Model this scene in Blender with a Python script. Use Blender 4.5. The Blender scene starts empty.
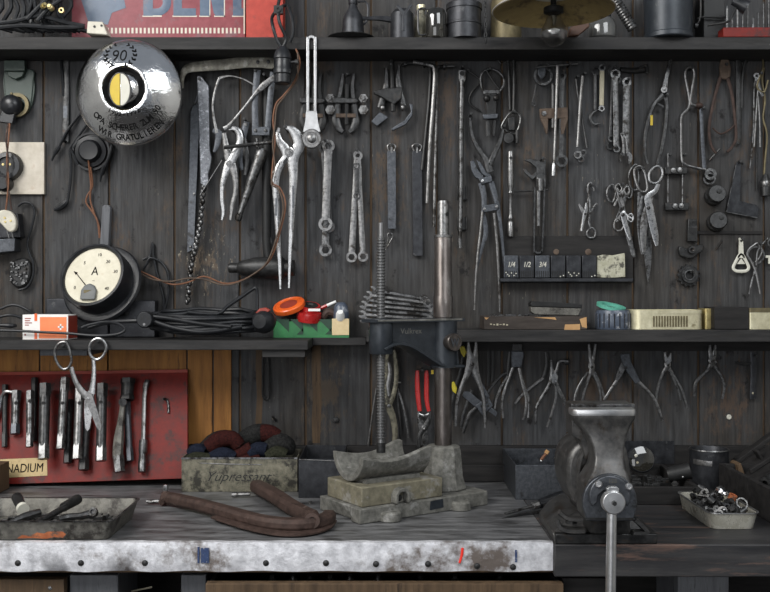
import bpy, bmesh, math, random
from mathutils import Vector, Matrix
random.seed(7)
C = bpy.context.scene.collection
D, F, CX, HY = 2.47, 951.0, 385.0, 296.0
ZB = 0.9
HB = 0.473
ZC = ZB + HB
def sc(d): return (D - d) / F
def W(x, y, d):
    s = sc(d)
    return Vector(((x - CX) * s, -d, ZC + (HY - y) * s))
def bd(y): return D - F * HB / (y - HY)          # depth of the bench surface seen at row y
def bx(x, y): return (x - CX) * sc(bd(y))

# ------------------------------------------------------------------ materials
MATS = {}
def mat(key, c1, c2, metal=0.0, rough=0.5, scale=60, c3=None, t3=0.6, s3=14, stretch=(1, 1, 1), bump=0.15, rv=0.15, spec=0.5, coat=0.0, dist=0.002):
    m = bpy.data.materials.new(key); m.use_nodes = True
    nt = m.node_tree; N = nt.nodes; L = nt.links
    b = N['Principled BSDF']
    tc = N.new('ShaderNodeTexCoord'); mp = N.new('ShaderNodeMapping'); mp.inputs['Scale'].default_value = stretch
    L.new(tc.outputs['Object'], mp.inputs['Vector'])
    n1 = N.new('ShaderNodeTexNoise'); n1.inputs['Scale'].default_value = scale; n1.inputs['Detail'].default_value = 7; n1.inputs['Roughness'].default_value = 0.65
    L.new(mp.outputs[0], n1.inputs['Vector'])
    r = N.new('ShaderNodeValToRGB'); r.color_ramp.elements[0].position = 0.33; r.color_ramp.elements[1].position = 0.68
    r.color_ramp.elements[0].color = (*c1, 1); r.color_ramp.elements[1].color = (*c2, 1)
    L.new(n1.outputs['Fac'], r.inputs['Fac'])
    col = r.outputs['Color']
    if c3:
        n2 = N.new('ShaderNodeTexNoise'); n2.inputs['Scale'].default_value = s3; n2.inputs['Detail'].default_value = 8; n2.inputs['Roughness'].default_value = 0.7
        L.new(mp.outputs[0], n2.inputs['Vector'])
        r2 = N.new('ShaderNodeValToRGB'); r2.color_ramp.elements[0].position = t3 - 0.04; r2.color_ramp.elements[1].position = t3 + 0.06
        L.new(n2.outputs['Fac'], r2.inputs['Fac'])
        mx = N.new('ShaderNodeMix'); mx.data_type = 'RGBA'
        L.new(r2.outputs['Color'], mx.inputs[0]); L.new(col, mx.inputs[6]); mx.inputs[7].default_value = (*c3, 1)
        col = mx.outputs[2]
    L.new(col, b.inputs['Base Color'])
    b.inputs['Metallic'].default_value = metal
    b.inputs['Specular IOR Level'].default_value = spec
    b.inputs['Coat Weight'].default_value = coat
    mr = N.new('ShaderNodeMapRange'); mr.inputs[3].default_value = max(0.03, rough - rv); mr.inputs[4].default_value = min(1, rough + rv)
    L.new(n1.outputs['Fac'], mr.inputs[0]); L.new(mr.outputs[0], b.inputs['Roughness'])
    if bump:
        bp = N.new('ShaderNodeBump'); bp.inputs['Strength'].default_value = bump; bp.inputs['Distance'].default_value = dist
        L.new(n1.outputs['Fac'], bp.inputs['Height']); L.new(bp.outputs[0], b.inputs['Normal'])
    MATS[key] = m
    return m
def g(v, t=0.0): return (v * (1 + t), v, v * (1 - t))

mat('steel', g(.13), g(.29, .02), .9, .36, 120, g(.06, .1), .58, 40)
mat('bright', g(.25), g(.46), .92, .30, 120, g(.15), .60, 50)
mat('worn', g(.08), g(.24), .88, .36, 110, g(.03, .1), .54, 45)
mat('dark', g(.03), g(.10), .75, .38, 90, (.07, .05, .04), .62, 40)
mat('iron', g(.013), g(.045), .45, .42, 90, (.06, .045, .035), .62, 40)
mat('bluesteel', (.055, .060, .068), (.115, .122, .135), .7, .42, 120, g(.04), .6, 50)
mat('black', g(.012), g(.022), 0, .48, 80, bump=.05, spec=0.3)
mat('rubber', (.009, .010, .011), (.018, .019, .022), 0, .42, 60, bump=.04, spec=0.32)
mat('bakelite', (.008, .0085, .010), (.018, .019, .022), 0, .33, 60, bump=.05)
mat('rust', (.075, .050, .036), (.135, .098, .072), .2, .75, 80, (.05, .035, .03), .6, 30, bump=.3)
mat('rustbrown', (.036, .023, .019), (.085, .054, .044), .25, .62, 60, (.14, .10, .085), .64, 25, bump=.25, spec=0.3)
mat('chrome', g(.74), g(.86), 1, .12, 12, rv=.06, bump=.30, dist=.014)
mat('brass', (.42, .33, .13), (.62, .52, .26), .75, .38, 60, (.2, .16, .08), .62, 22)
mat('palebrass', (.55, .5, .32), (.75, .7, .5), .6, .38, 60, (.3, .26, .15), .64, 26)
mat('oldbrass', (.10, .085, .05), (.20, .165, .09), .6, .5, 60)
mat('copper', (.13, .06, .035), (.22, .10, .055), .1, .5, 90, spec=0.3)
mat('cream', (.46, .43, .35), (.6, .57, .48), 0, .4, 50, (.4, .35, .25), .68, 20)
mat('white', (.72, .72, .70), (.82, .82, .8), 0, .4, 50)
mat('marble', (.44, .39, .31), (.58, .53, .45), 0, .5, 30, (.42, .33, .24), .60, 16)
mat('dial', (.50, .46, .34), (.64, .60, .48), 0, .5, 26, (.5, .42, .28), .66, 20, bump=0)
mat('ink', g(.006), g(.012), 0, .9, spec=.05, bump=0)
mat('redpaint', (.12, .010, .007), (.19, .016, .011), 0, .48, 50, (.06, .02, .018), .56, 20, bump=.1, spec=0.25)
mat('redtin', (.33, .028, .014), (.45, .04, .02), 0, .4, 50, (.25, .03, .02), .62, 30, bump=.08)
mat('signred', (.20, .045, .055), (.28, .072, .084), 0, .35, 40, (.20, .10, .11), .58, 18, bump=.05, spec=0.3)
mat('signblue', (.05, .085, .14), (.09, .13, .19), 0, .35, 40, (.16, .13, .15), .6, 18, bump=.05)
mat('signcream', (.55, .5, .42), (.66, .6, .5), 0, .4, 50)
mat('redhandle', (.34, .012, .012), (.45, .022, .02), 0, .3, 60, (.18, .01, .01), .66, 40, coat=.3)
mat('orangeplastic', (.75, .11, .018), (.85, .15, .025), 0, .3, 40, bump=.02)
mat('orangecard', (.85, .20, .07), (.92, .28, .11), 0, .55, 14, (.93, .55, .4), .6, 9, bump=0)
mat('whitecard', (.82, .78, .74), (.88, .85, .82), 0, .55, 30, (.85, .6, .5), .64, 24, bump=0)
mat('darkred', (.25, .035, .02), (.34, .05, .03), 0, .5, 40)
mat('green', (.02, .13, .045), (.03, .2, .06), 0, .5, 40, bump=.02)
mat('deepgreen', (.008, .035, .018), (.012, .05, .025), 0, .5, 40, bump=.02)
mat('beige', (.58, .45, .24), (.68, .55, .32), 0, .5, 60, (.4, .3, .16), .66, 30)
mat('yellow', (.52, .36, .012), (.58, .42, .02), 0, .4, 40, bump=.02)
mat('yellowgrip', (.6, .5, .03), (.7, .58, .05), 0, .45, 60, (.2, .17, .03), .62, 30)
mat('whiteenamel', (.55, .54, .46), (.62, .60, .52), 0, .35, 40, bump=.02)
mat('redmark', (.8, .03, .015), (.85, .04, .02), 0, .4, 30, bump=0)
mat('bluetape', (.015, .03, .09), (.03, .06, .15), 0, .5, 200, g(.35), .62, 150, bump=.1)
mat('greenpaint', (.028, .045, .036), (.055, .075, .062), .1, .45, 50)
mat('castgrey', (.085, .083, .074), (.20, .195, .175), .1, .72, 70, (.27, .265, .25), .6, 24, bump=.35, spec=0.2)
mat('castyellow', (.11, .10, .072), (.23, .21, .15), .1, .75, 45, (.27, .26, .235), .58, 18, bump=.35, spec=0.2)
mat('pressblue', (.021, .026, .032), (.036, .042, .05), .3, .38, 50, (.10, .10, .095), .66, 45, bump=.15)
mat('pole', (.07, .06, .054), (.17, .15, .14), .8, .36, 30, (.26, .25, .24), .6, 30, stretch=(1, 1, .35))
mat('viseiron', (.05, .05, .05), (.125, .12, .115), .6, .40, 60, (.045, .034, .025), .60, 16, bump=.25)
mat('tinold', (.10, .095, .07), (.27, .25, .185), .5, .5, 60, (.045, .042, .034), .53, 26, bump=.25)
mat('tindark', (.020, .021, .024), (.052, .054, .060), .55, .42, 50, g(.13), .66, 30)
mat('tray', (.10, .095, .085), (.24, .23, .20), .55, .5, 45, (.05, .045, .04), .55, 20, bump=.3)
mat('traybright', (.46, .44, .36), (.66, .64, .56), .5, .28, 40, (.2, .16, .1), .64, 26)
mat('galv', (.42, .42, .44), (.84, .84, .87), .3, .40, 38, (.15, .125, .11), .575, 7, bump=.5, dist=.004)
mat('glass', g(.8), g(.8), 0, .05, bump=0)
gm = MATS['glass'].node_tree.nodes['Principled BSDF']; gm.inputs['Transmission Weight'].default_value = 1; gm.inputs['IOR'].default_value = 1.45
mat('orangewood', (.20, .085, .022), (.36, .165, .045), 0, .6, 10, (.09, .045, .02), .62, 9, stretch=(6, 6, .6), bump=.2, spec=0.2)
mat('brownwood', (.06, .04, .025), (.13, .085, .05), 0, .65, 10, (.04, .028, .02), .6, 9, stretch=(6, 6, .6), bump=.2, spec=0.2)
mat('boxwood', (.035, .028, .024), (.07, .058, .05), 0, .6, 12, (.3, .16, .06), .72, 30, stretch=(1, 6, 6), bump=.2, spec=0.2)
mat('rawedge', (.40, .22, .09), (.5, .3, .13), 0, .6, 30)
mat('shelfwood', (.016, .016, .0165), (.048, .046, .045), 0, .6, 9, (.026, .025, .024), .58, 8, stretch=(.7, 6, 6), bump=.35, spec=0.18)
mat('benchwood', (.022, .022, .024), (.055, .053, .053), 0, .5, 9, (.15, .095, .075), .585, 5, stretch=(.7, 6, 6), bump=.35, spec=0.3)
mat('benchtop', (.06, .06, .062), (.245, .245, .248), .3, .42, 11, (.045, .044, .044), .57, 7, stretch=(1, 4, 4), bump=.3)
mat('darkwood', (.013, .0125, .0125), (.032, .030, .029), 0, .65, 9, stretch=(.7, 6, 6), bump=.3, spec=0.18)
mat('lath', (.38, .34, .24), (.5, .46, .34), 0, .6, 60, (.15, .12, .08), .62, 50)
mat('greywood', (.09, .092, .10), (.16, .165, .175), 0, .65, 12, (.05, .05, .052), .6, 12, stretch=(6, 6, .7), bump=.25, spec=0.2)
mat('cloth', (.006, .006, .006), (.030, .030, .029), 0, .95, 200, bump=.5, spec=0.05)
mat('woolred', (.012, .005, .005), (.05, .014, .012), 0, .95, 240, bump=.5, spec=0.05)
mat('woolblue', (.005, .006, .010), (.018, .022, .036), 0, .95, 240, bump=.5, spec=0.05)
mat('woolgreen', (.010, .011, .007), (.036, .037, .025), 0, .95, 240, bump=.5, spec=0.05)
mat('teal', (.10, .38, .28), (.15, .48, .36), 0, .4, 30, bump=.02)
mat('bluewhite', (.045, .058, .085), (.095, .115, .15), 0, .35, 60, (.45, .46, .48), .60, 40)
mat('shade', (.42, .40, .36), (.52, .5, .45), .1, .5, 40, (.25, .2, .13), .6, 14)
mat('shadein', (.30, .22, .09), (.4, .3, .13), 0, .55, 30, (.14, .10, .05), .56, 16)
mat('paperlabel', (.30, .29, .20), (.55, .53, .42), 0, .6, 40, (.07, .065, .05), .54, 55)
mat('boxgrey', (.10, .105, .105), (.15, .155, .15), 0, .6, 40, bump=.05)
mat('brassplate', (.30, .22, .10), (.42, .32, .16), .3, .5, 50, (.15, .11, .06), .62, 40)

# wall paint: painted boards with vertical grain, brown rubbed-through patches and per-board tone
def wallmat():
    m = bpy.data.materials.new('wallpaint'); m.use_nodes = True
    nt = m.node_tree; N = nt.nodes; L = nt.links; b = N['Principled BSDF']
    tc = N.new('ShaderNodeTexCoord')
    def noise(scale, st, detail=7, rough=.65):
        mp = N.new('ShaderNodeMapping'); mp.inputs['Scale'].default_value = st; L.new(tc.outputs['Object'], mp.inputs[0])
        n = N.new('ShaderNodeTexNoise'); n.inputs['Scale'].default_value = scale; n.inputs['Detail'].default_value = detail; n.inputs['Roughness'].default_value = rough
        L.new(mp.outputs[0], n.inputs['Vector']); return n.outputs['Fac']
    def ramp(f, p0, p1, a=(0, 0, 0), c=(1, 1, 1)):
        r = N.new('ShaderNodeValToRGB'); r.color_ramp.elements[0].position = p0; r.color_ramp.elements[1].position = p1
        r.color_ramp.elements[0].color = (*a, 1); r.color_ramp.elements[1].color = (*c, 1); L.new(f, r.inputs['Fac']); return r.outputs['Color']
    def mix(f, a, c, blend='MIX'):
        x = N.new('ShaderNodeMix'); x.data_type = 'RGBA'; x.blend_type = blend
        for s, v in ((0, f), (6, a), (7, c)):
            if isinstance(v, (int, float)): x.inputs[s].default_value = v
            elif isinstance(v, tuple): x.inputs[s].default_value = (*v, 1)
            else: L.new(v, x.inputs[s])
        return x.outputs[2]
    grain = noise(14, (7, 1, .5))
    base = ramp(grain, .3, .7, (.025, .0255, .0265), (.080, .081, .084))
    big = ramp(noise(2.2, (1.5, 1, .8), 4), .42, .66)
    base = mix(big, base, ramp(grain, .3, .7, (.024, .0215, .019), (.056, .050, .044)))
    # rubbed-through brown wear
    wear = ramp(noise(7, (2.2, 1, .7), 9, .75), .53, .64)
    w2 = mix(1.0, wear, ramp(noise(40, (2, 1, .6), 6), .42, .60), 'MULTIPLY')
    base = mix(w2, base, (.088, .062, .044))
    # fine light scratches
    scr = ramp(noise(75, (3, 1, .45), 3), .655, .70)
    sc2 = mix(1.0, scr, ramp(noise(4, (1, 1, 1), 3), .5, .62), 'MULTIPLY')
    base = mix(sc2, base, (.21, .18, .14))
    dk = ramp(noise(22, (1, 1, .8), 5), .60, .68)
    base = mix(dk, base, (.016, .015, .015))
    # rubbed bare spots, each with its own place on the boards
    for cx, cy, rx, ry, c, amt in ((205, 262, 34, 48, (.115, .088, .064), .50), (385, 185, 30, 60, (.085, .064, .048), .48), (447, 90, 14, 60, (.085, .064, .05), .46), (596, 385, 40, 50, (.075, .055, .042), .48), (730, 400, 40, 60, (.078, .056, .043), .48), (325, 395, 26, 60, (.085, .066, .05), .46)):
        p = W(cx, cy, 0); mp = N.new('ShaderNodeMapping'); k = .0026
        mp.inputs['Location'].default_value = (-p.x / (rx * k), 0, -p.z / (ry * k)); mp.inputs['Scale'].default_value = (1 / (rx * k), 0, 1 / (ry * k))
        L.new(tc.outputs['Object'], mp.inputs[0])
        ln = N.new('ShaderNodeVectorMath'); ln.operation = 'LENGTH'; L.new(mp.outputs[0], ln.inputs[0])
        sm = N.new('ShaderNodeMath'); sm.operation = 'MULTIPLY_ADD'; L.new(ln.outputs['Value'], sm.inputs[0]); sm.inputs[1].default_value = -.16; L.new(noise(26, (2.2, 1, .7), 9, .75), sm.inputs[2])
        base = mix(ramp(sm.outputs[0], amt - .06, amt + .03), base, c)
        if cx == 205: base = mix(mix(1.0, ramp(noise(90, (1.5, 1, .7), 4), .60, .64), ramp(sm.outputs[0], .38, .46), 'MULTIPLY'), base, (.30, .27, .21))
    L.new(base, b.inputs['Base Color']); b.inputs['Roughness'].default_value = .6; b.inputs['Specular IOR Level'].default_value = .16
    bp = N.new('ShaderNodeBump'); bp.inputs['Strength'].default_value = .35; bp.inputs['Distance'].default_value = .002
    L.new(grain, bp.inputs['Height']); L.new(bp.outputs[0], b.inputs['Normal'])
    MATS['wall'] = m
wallmat()

# ------------------------------------------------------------------ mesh builder
def catmull(pts, n, closed=False):
    if n <= 1 or len(pts) < 3: return [tuple(p) for p in pts]
    out = []; k = len(pts)
    for i in range(k if closed else k - 1):
        p1, p2 = pts[i], pts[(i + 1) % k]
        p0 = pts[i - 1] if (closed or i > 0) else p1
        p3 = pts[(i + 2) % k] if (closed or i + 2 < k) else p2
        for j in range(n):
            t = j / n
            out.append(tuple(.5 * (2 * b + (c - a) * t + (2 * a - 5 * b + 4 * c - e) * t * t + (3 * b - a - 3 * c + e) * t ** 3) for a, b, c, e in zip(p0, p1, p2, p3)))
    if not closed: out.append(tuple(pts[-1]))
    return out
class MB:
    def __init__(s, t, d0=None):
        s.t = t; s.bm = bmesh.new(); s.metre = t.metre
        s.d0 = t.d if d0 is None else d0
        s.s = 1.0 if t.metre else sc(s.d0)
        s.origin = Vector((0, 0, 0)) if t.metre else t.loc
    def v(s, x, y, d=0.0):
        if s.metre: return Vector((x, -d, -y))
        p = W(x, y, s.d0); p.y -= d
        return p - s.origin
    def faces(s, vs, fs):
        bv = [s.bm.verts.new(p) for p in vs]
        for f in fs:
            try: s.bm.faces.new([bv[i] for i in f])
            except ValueError: pass
    def rings(s, rings, closed=False, cap=True):
        k = len(rings[0]); vs = [p for r in rings for p in r]; fs = []; n = len(rings)
        for i in range(n if closed else n - 1):
            a, b = i * k, ((i + 1) % n) * k
            for j in range(k): fs.append((a + j, a + (j + 1) % k, b + (j + 1) % k, b + j))
        if cap and not closed: fs.append(tuple(range(k))); fs.append(tuple(range((n - 1) * k, n * k)))
        s.faces(vs, fs)
    def P(s, pts, d0, d1, n=1):
        pts = catmull([(float(a), float(b)) for a, b in pts], n, True)
        s.rings([[s.v(x, y, d0) for x, y in pts], [s.v(x, y, d1) for x, y in pts]])
    def B(s, x0, y0, x1, y1, d0, d1): s.P([(x0, y0), (x1, y0), (x1, y1), (x0, y1)], d0, d1)
    def R(s, cx, cy, ro, ri, d0, d1, seg=24, hexi=0):
        rg = []
        for r, d in ((ro, d0), (ro, d1), (ri, d1), (ri, d0)):
            ring = []
            for k in range(seg):
                a = 2 * math.pi * k / seg; q = r
                if hexi and r == ri: q = r * math.cos(math.pi / hexi) / math.cos((a % (2 * math.pi / hexi)) - math.pi / hexi)
                ring.append(s.v(cx + q * math.cos(a), cy + q * math.sin(a), d))
            rg.append(ring)
        s.rings(rg, closed=True)
    def S(s, pts, th=None, closed=False, n=4, seg=8, up='y', ab=False, cap=True):
        pts = [tuple(map(float, p)) + (0.0,) * (4 - len(p)) for p in pts]
        pts = catmull(pts, n, closed)
        if ab:
            pos = [W(x, y, d) - s.origin for x, y, w, d in pts]; rad = [w * sc(d) for x, y, w, d in pts]
        else:
            pos = [s.v(x, y, d) for x, y, w, d in pts]; rad = [w * s.s for x, y, w, d in pts]
        ref = Vector((0, -1, 0)) if up == 'y' else (Vector((0, 0, 1)) if up == 'z' else Vector((1, 0, 0)))
        if th is not None:
            sec = [(1, .45), (.62, 1), (-.62, 1), (-1, .45), (-1, -.45), (-.62, -1), (.62, -1), (1, -.45)]
        else:
            sec = [(math.cos(2 * math.pi * k / seg), math.sin(2 * math.pi * k / seg)) for k in range(seg)]
        rg = []; k = len(pos); last = None
        for i in range(k):
            a = pos[i - 1] if (closed or i) else pos[0]; b = pos[(i + 1) % k] if (closed or i < k - 1) else pos[-1]
            t = (b - a)
            if t.length < 1e-9: t = Vector((0, 0, 1))
            t.normalize()
            if th is None and last is not None: r0 = last
            else: r0 = ref
            q = r0 - t * r0.dot(t)
            if q.length < .05: q = (last or Vector((1, .01, 0))) - t * (last or Vector((1, .01, 0))).dot(t)
            q.normalize(); last = q
            sd = t.cross(q)
            h = rad[i] if th is None else th
            rg.append([pos[i] + sd * (u * rad[i]) + q * (w * h) for u, w in sec])
        s.rings(rg, closed=closed, cap=cap)
    def L(s, cx, cy, d, prof, axis='y', seg=20, ab=None):
        ax = {'y': (0, 0, 1), 'z': (0, 1, 0), 'x': (1, 0, 0)}.get(axis, axis)
        a = Vector((ax[0], -ax[2], ax[1])).normalized()
        r = Vector((0, 0, 1)) if abs(a.z) < .9 else Vector((1, 0, 0))
        u = a.cross(r).normalized(); w = a.cross(u)
        c = s.v(cx, cy, d)
        rg = []; loop = prof[0] == prof[-1]
        if loop: prof = prof[:-1]
        for rr, h in prof:
            rr = max(rr, .02 * (1 if not s.metre else .001)) * s.s
            rg.append([c + a * (h * s.s) + u * (rr * math.cos(2 * math.pi * k / seg)) + w * (rr * math.sin(2 * math.pi * k / seg)) for k in range(seg)])
        s.rings(rg, closed=loop)
    def LR(s, cx, cy, d, prof, axis='y', seg=20):
        # closed ring profile turned about the axis
        n0 = len(s.bm.verts); c = s.v(cx, cy, d)
        rg = [[c + Vector((r * s.s * math.cos(2 * math.pi * k / seg), r * s.s * math.sin(2 * math.pi * k / seg), h * s.s)) for k in range(seg)] for r, h in prof]
        s.rings(rg, closed=True)
    def K(s, cx, cy, d, r, sx=1, sy=1, sd=1):
        p = [(math.sin(math.pi * i / 8) * r, -math.cos(math.pi * i / 8) * r) for i in range(9)]
        b0 = len(s.bm.verts); s.L(cx, cy, d, p, seg=14)
        c = s.v(cx, cy, d); s.bm.verts.ensure_lookup_table()
        for q in s.bm.verts[b0:]:
            o = q.co - c; q.co = c + Vector((o.x * sx, o.y * sd, o.z * sy))
    def OB(s, x0, x1, d0, d1, z0, z1, th=.002, fl=0.0, r=0.0):
        # open box in world metres: d0 = back, d1 = front; fl = flare of the mouth; r = corner radius
        def ring(x0, x1, d0, d1, z, r):
            if r <= 0: pts = [(x0, d0), (x1, d0), (x1, d1), (x0, d1)]
            else:
                pts = []
                for cx, cd, a0 in ((x1 - r, d1 - r, 0), (x0 + r, d1 - r, 90), (x0 + r, d0 + r, 180), (x1 - r, d0 + r, 270)):
                    for k in range(5):
                        a = math.radians(a0 + k * 22.5); pts.append((cx + r * math.cos(a), cd + r * math.sin(a)))
            return [Vector((x, -d, z)) - s.origin for x, d in pts]
        rr = r
        s.rings([ring(x0 + fl, x1 - fl, d0 + fl, d1 - fl, z0, rr), ring(x0, x1, d0, d1, z1, rr), ring(x0 + th, x1 - th, d0 + th, d1 - th, z1, max(rr - th, 0) if r else 0),
                 ring(x0 + fl + th, x1 - fl - th, d0 + fl + th, d1 - fl - th, z0 + th, max(rr - th, 0) if r else 0)])
    def PA(s, pts, th):
        # outline given as (x, y, absolute depth), thickness th going back
        f = [W(x, y, d) - s.origin for x, y, d in pts]
        s.rings([[p + Vector((0, th, 0)) for p in f], f])
    def LOFT(s, secs, dB):
        # horizontal sections (y, xl, xr, front depth) of a casting standing in front of depth dB
        rg = []
        for y, xl, xr, df in secs:
            a, b = W(xl, y, df) - s.origin, W(xr, y, df) - s.origin
            w = (b.x - a.x) * .09; z = a.z; Y = a.y; yb = -dB - s.origin.y
            rg.append([Vector((a.x, yb, z)), Vector((a.x, Y + w, z)), Vector((a.x + w * .35, Y + w * .35, z)), Vector((a.x + w, Y, z)), Vector((b.x - w, Y, z)), Vector((b.x - w * .35, Y + w * .35, z)), Vector((b.x, Y + w, z)), Vector((b.x, yb, z))])
        s.rings(rg)
    def WB(s, x0, x1, d0, d1, z0, z1):
        q = [Vector((x, -d, z)) - s.origin for z in (z0, z1) for x, d in ((x0, d0), (x1, d0), (x1, d1), (x0, d1))]
        s.rings([q[:4], q[4:]])
    def TX(s, txt, x, y, h, d, ex=.0006, off=0.0, xs=1.0, warp=None, arc=None, rot=0, shear=0, al='CENTER'):
        # lettering, h = cap height in frame units; arc=(cx, cy, r, a0, a1): on a circle
        def put(ch, fn):
            cu = bpy.data.curves.new('lettering', 'FONT'); cu.body = ch; cu.size = 1; cu.align_x = 'CENTER' if arc else al; cu.offset = off; cu.resolution_u = 3; cu.shear = shear
            ob = bpy.data.objects.new('lettering', cu)
            me = bpy.data.meshes.new_from_object(ob)
            bpy.data.objects.remove(ob); bpy.data.curves.remove(cu)
            vs = [fn(p.co.x / .69 * h * xs, p.co.y / .69 * h) for p in me.vertices]
            n = len(vs); fs = [tuple(f.vertices) for f in me.polygons]
            def dd(p): return p[2] if len(p) > 2 else d
            back = [s.v(p[0], p[1], dd(p)) for p in vs]; front = [s.v(p[0], p[1], dd(p) + ex) for p in vs]
            s.faces(back + front, [tuple(i + n for i in f) for f in fs] + [tuple(reversed(f)) for f in fs])
            bpy.data.meshes.remove(me)
        if arc:
            cx, cy, r, a0, a1 = arc
            for i, ch in enumerate(txt):
                if ch == ' ': continue
                a = math.radians(a0 + (a1 - a0) * i / max(1, len(txt) - 1))   # measured from straight down, positive to the right
                ux, uy = math.cos(a), -math.sin(a)      # reading direction along the bottom arc
                px, py = cx + r * math.sin(a), cy + r * math.cos(a)
                nx, ny = math.sin(a), math.cos(a)
                def fn(u, w, px=px, py=py):
                    X, Y = px + u * ux - w * nx, py + u * uy - w * ny
                    return (X, Y, warp(X, Y)) if warp else (X, Y)
                put(ch, fn)
        else:
            c, sn = math.cos(rot), math.sin(rot)
            def fn(u, w):
                X, Y = x + u * c + w * sn, y - w * c + u * sn
                return (X, Y, warp(X, Y)) if warp else (X, Y)
            put(txt, fn)
    def end(s, name, key, parent, bev=0.0, label=None, smooth=True, ang=38):
        bmesh.ops.recalc_face_normals(s.bm, faces=s.bm.faces)
        me = bpy.data.meshes.new(name); s.bm.to_mesh(me); s.bm.free()
        if smooth:
            me.polygons.foreach_set('use_smooth', [True] * len(me.polygons))
            me.set_sharp_from_angle(angle=math.radians(ang))
        me.materials.append(MATS[key])
        o = bpy.data.objects.new(name, me); C.objects.link(o); o.parent = parent
        if bev:
            md = o.modifiers.new('edge', 'BEVEL'); md.width = bev * s.s; md.segments = 2; md.limit_method = 'ANGLE'; md.angle_limit = math.radians(40)
        if label: o['label'] = label
        return o
def op(k):
    return lambda *a, **kw: (k, a, kw)
S, P, B, R, L, K, OB, WB, TX, PA, LOFT = [op(k) for k in ('S', 'P', 'B', 'R', 'L', 'K', 'OB', 'WB', 'TX', 'PA', 'LOFT')]
def RG(rings, **k): return ('rings', (rings,), k)
THINGS = []
class Thing: pass
def T(name, label, cat, x, y, d, parts=(), group=None, rz=0, rx=0, metre=False, loc=None, kind=None, nail=None):
    t = Thing(); t.d = d; t.metre = metre
    t.loc = Vector(loc) if loc is not None else W(x, y, d)
    e = bpy.data.objects.new(name, None); C.objects.link(e); e.location = t.loc; e.rotation_euler = (rx, 0, rz); e.empty_display_size = .02
    if kind: e['kind'] = kind
    if label: e['label'] = label
    if cat: e['category'] = cat
    if group: e['group'] = group
    t.e = e; t.name = name; THINGS.append(t)
    for p in parts: part(t, e, p)
    if nail:
        for q in (nail if isinstance(nail, list) else [nail]): NAILS.append((q[0], q[1], (q[2] if len(q) > 2 else d + .012)))
    return t
NAILS = []
def part(t, parent, p, d0=None):
    # p = (name, material, ops, {opts}, [sub-parts])
    name, key, ops = p[:3]; o = {}; subs = []
    for q in p[3:]:
        if isinstance(q, dict): o = q
        else: subs = q
    d0 = o.get('d0', d0)
    m = MB(t, d0)
    for k, a, kw in ops: getattr(m, k)(*a, **kw)
    ob = m.end(name, key, parent, o.get('bev', 0), o.get('label'), ang=o.get('ang', 38))
    for q in subs: part(t, ob, q, d0)
    return ob
def dup(t, loc, label=None, rz=None):
    r = t.e.copy(); C.objects.link(r); r.location = loc
    if rz is not None: r.rotation_euler.z = rz
    if label: r['label'] = label
    for ch in list(t.e.children):
        c = ch.copy(); C.objects.link(c); c.parent = r
        for q in ch.children:
            z = q.copy(); C.objects.link(z); z.parent = c
    n = Thing(); n.e = r; n.name = t.name; THINGS.append(n)
    return n
def finish():
    for t in THINGS:                                    # a thing made of one mesh becomes that mesh
        ch = list(t.e.children)
        if len(ch) == 1 and not ch[0].children:
            c = ch[0]; c.parent = None; c.location = t.e.location; c.rotation_euler = t.e.rotation_euler
            for k in ('label', 'category', 'group', 'kind'):
                if k in t.e: c[k] = t.e[k]
            bpy.data.objects.remove(t.e); c.name = t.name
mat('bottle', (.012, .012, .011), (.03, .028, .022), 0, .06, 20, rv=.03, bump=.02, coat=1)
mat('jarglass', (.06, .06, .058), (.10, .10, .095), 0, .12, 20, rv=.05, bump=.02, coat=.6)
mat('speckle', (.10, .105, .115), (.22, .23, .25), .6, .45, 160, (.42, .43, .46), .57, 120, bump=.25)
mat('mottled', (.08, .075, .06), (.28, .265, .22), .5, .5, 50, (.36, .35, .31), .58, 40, bump=.25)
mat('whitewash', (.42, .41, .39), (.62, .61, .58), 0, .8, 3, (.12, .11, .10), .60, 1.6, bump=.1)
mat('rustorange', (.30, .08, .03), (.5, .16, .06), .1, .7, 60, (.12, .08, .06), .58, 40)
mat('limeleaf', (.4, .42, .02), (.5, .5, .03), 0, .5, 40, bump=0)
mat('palegrey', (.40, .39, .33), (.52, .51, .44), 0, .45, 20, bump=.03)
mat('woodred', (.07, .032, .018), (.11, .05, .028), 0, .6, 30)
mat('threadsteel', g(.20), g(.24), .85, .38, 20, bump=0)
mat('satin', g(.50), g(.62), .92, .34, 60, bump=.04)

# ------------------------------------------------------------------ setting
class Wd: pass
def setmesh(name, key, fn, parent=None, bev=0, kind='structure'):
    t = Thing(); t.metre = False; t.d = 0; t.loc = Vector((0, 0, 0))
    m = MB(t); fn(m); o = m.end(name, key, parent, 0)
    if bev:
        md = o.modifiers.new('edge', 'BEVEL'); md.width = bev; md.segments = 2; md.limit_method = 'ANGLE'; md.angle_limit = math.radians(40)
    if kind and parent is None: o['kind'] = kind
    return o
SEAM = [43.5 + 65.5 * k for k in range(-4, 16)]
def boards(m):
    for a, b in zip(SEAM[:-1], SEAM[1:]):
        m.WB((a - CX + 1.1) * sc(0), (b - CX - 1.1) * sc(0), -.02, 0.0, 0.0, 3.5)
wall = setmesh('wall_back', 'wall', boards, bev=.0012)
setmesh('groove_backing', 'brownwood', lambda m: m.WB(-1.75, 1.8, -.035, -.006, 0, 3.5), wall)
def bare(m):
    for a, b in ((-60, 40), (40.6, 108), (108.6, 187), (187.6, 213), (213.6, 232)):
        m.WB((a - CX + .4) * sc(0), (b - CX - .4) * sc(0), 0.0005, .005, ZC + (HY - 444) * sc(0), ZC + (HY - 338) * sc(0))
setmesh('bare_boards', 'orangewood', bare, wall, bev=.001)
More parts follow.
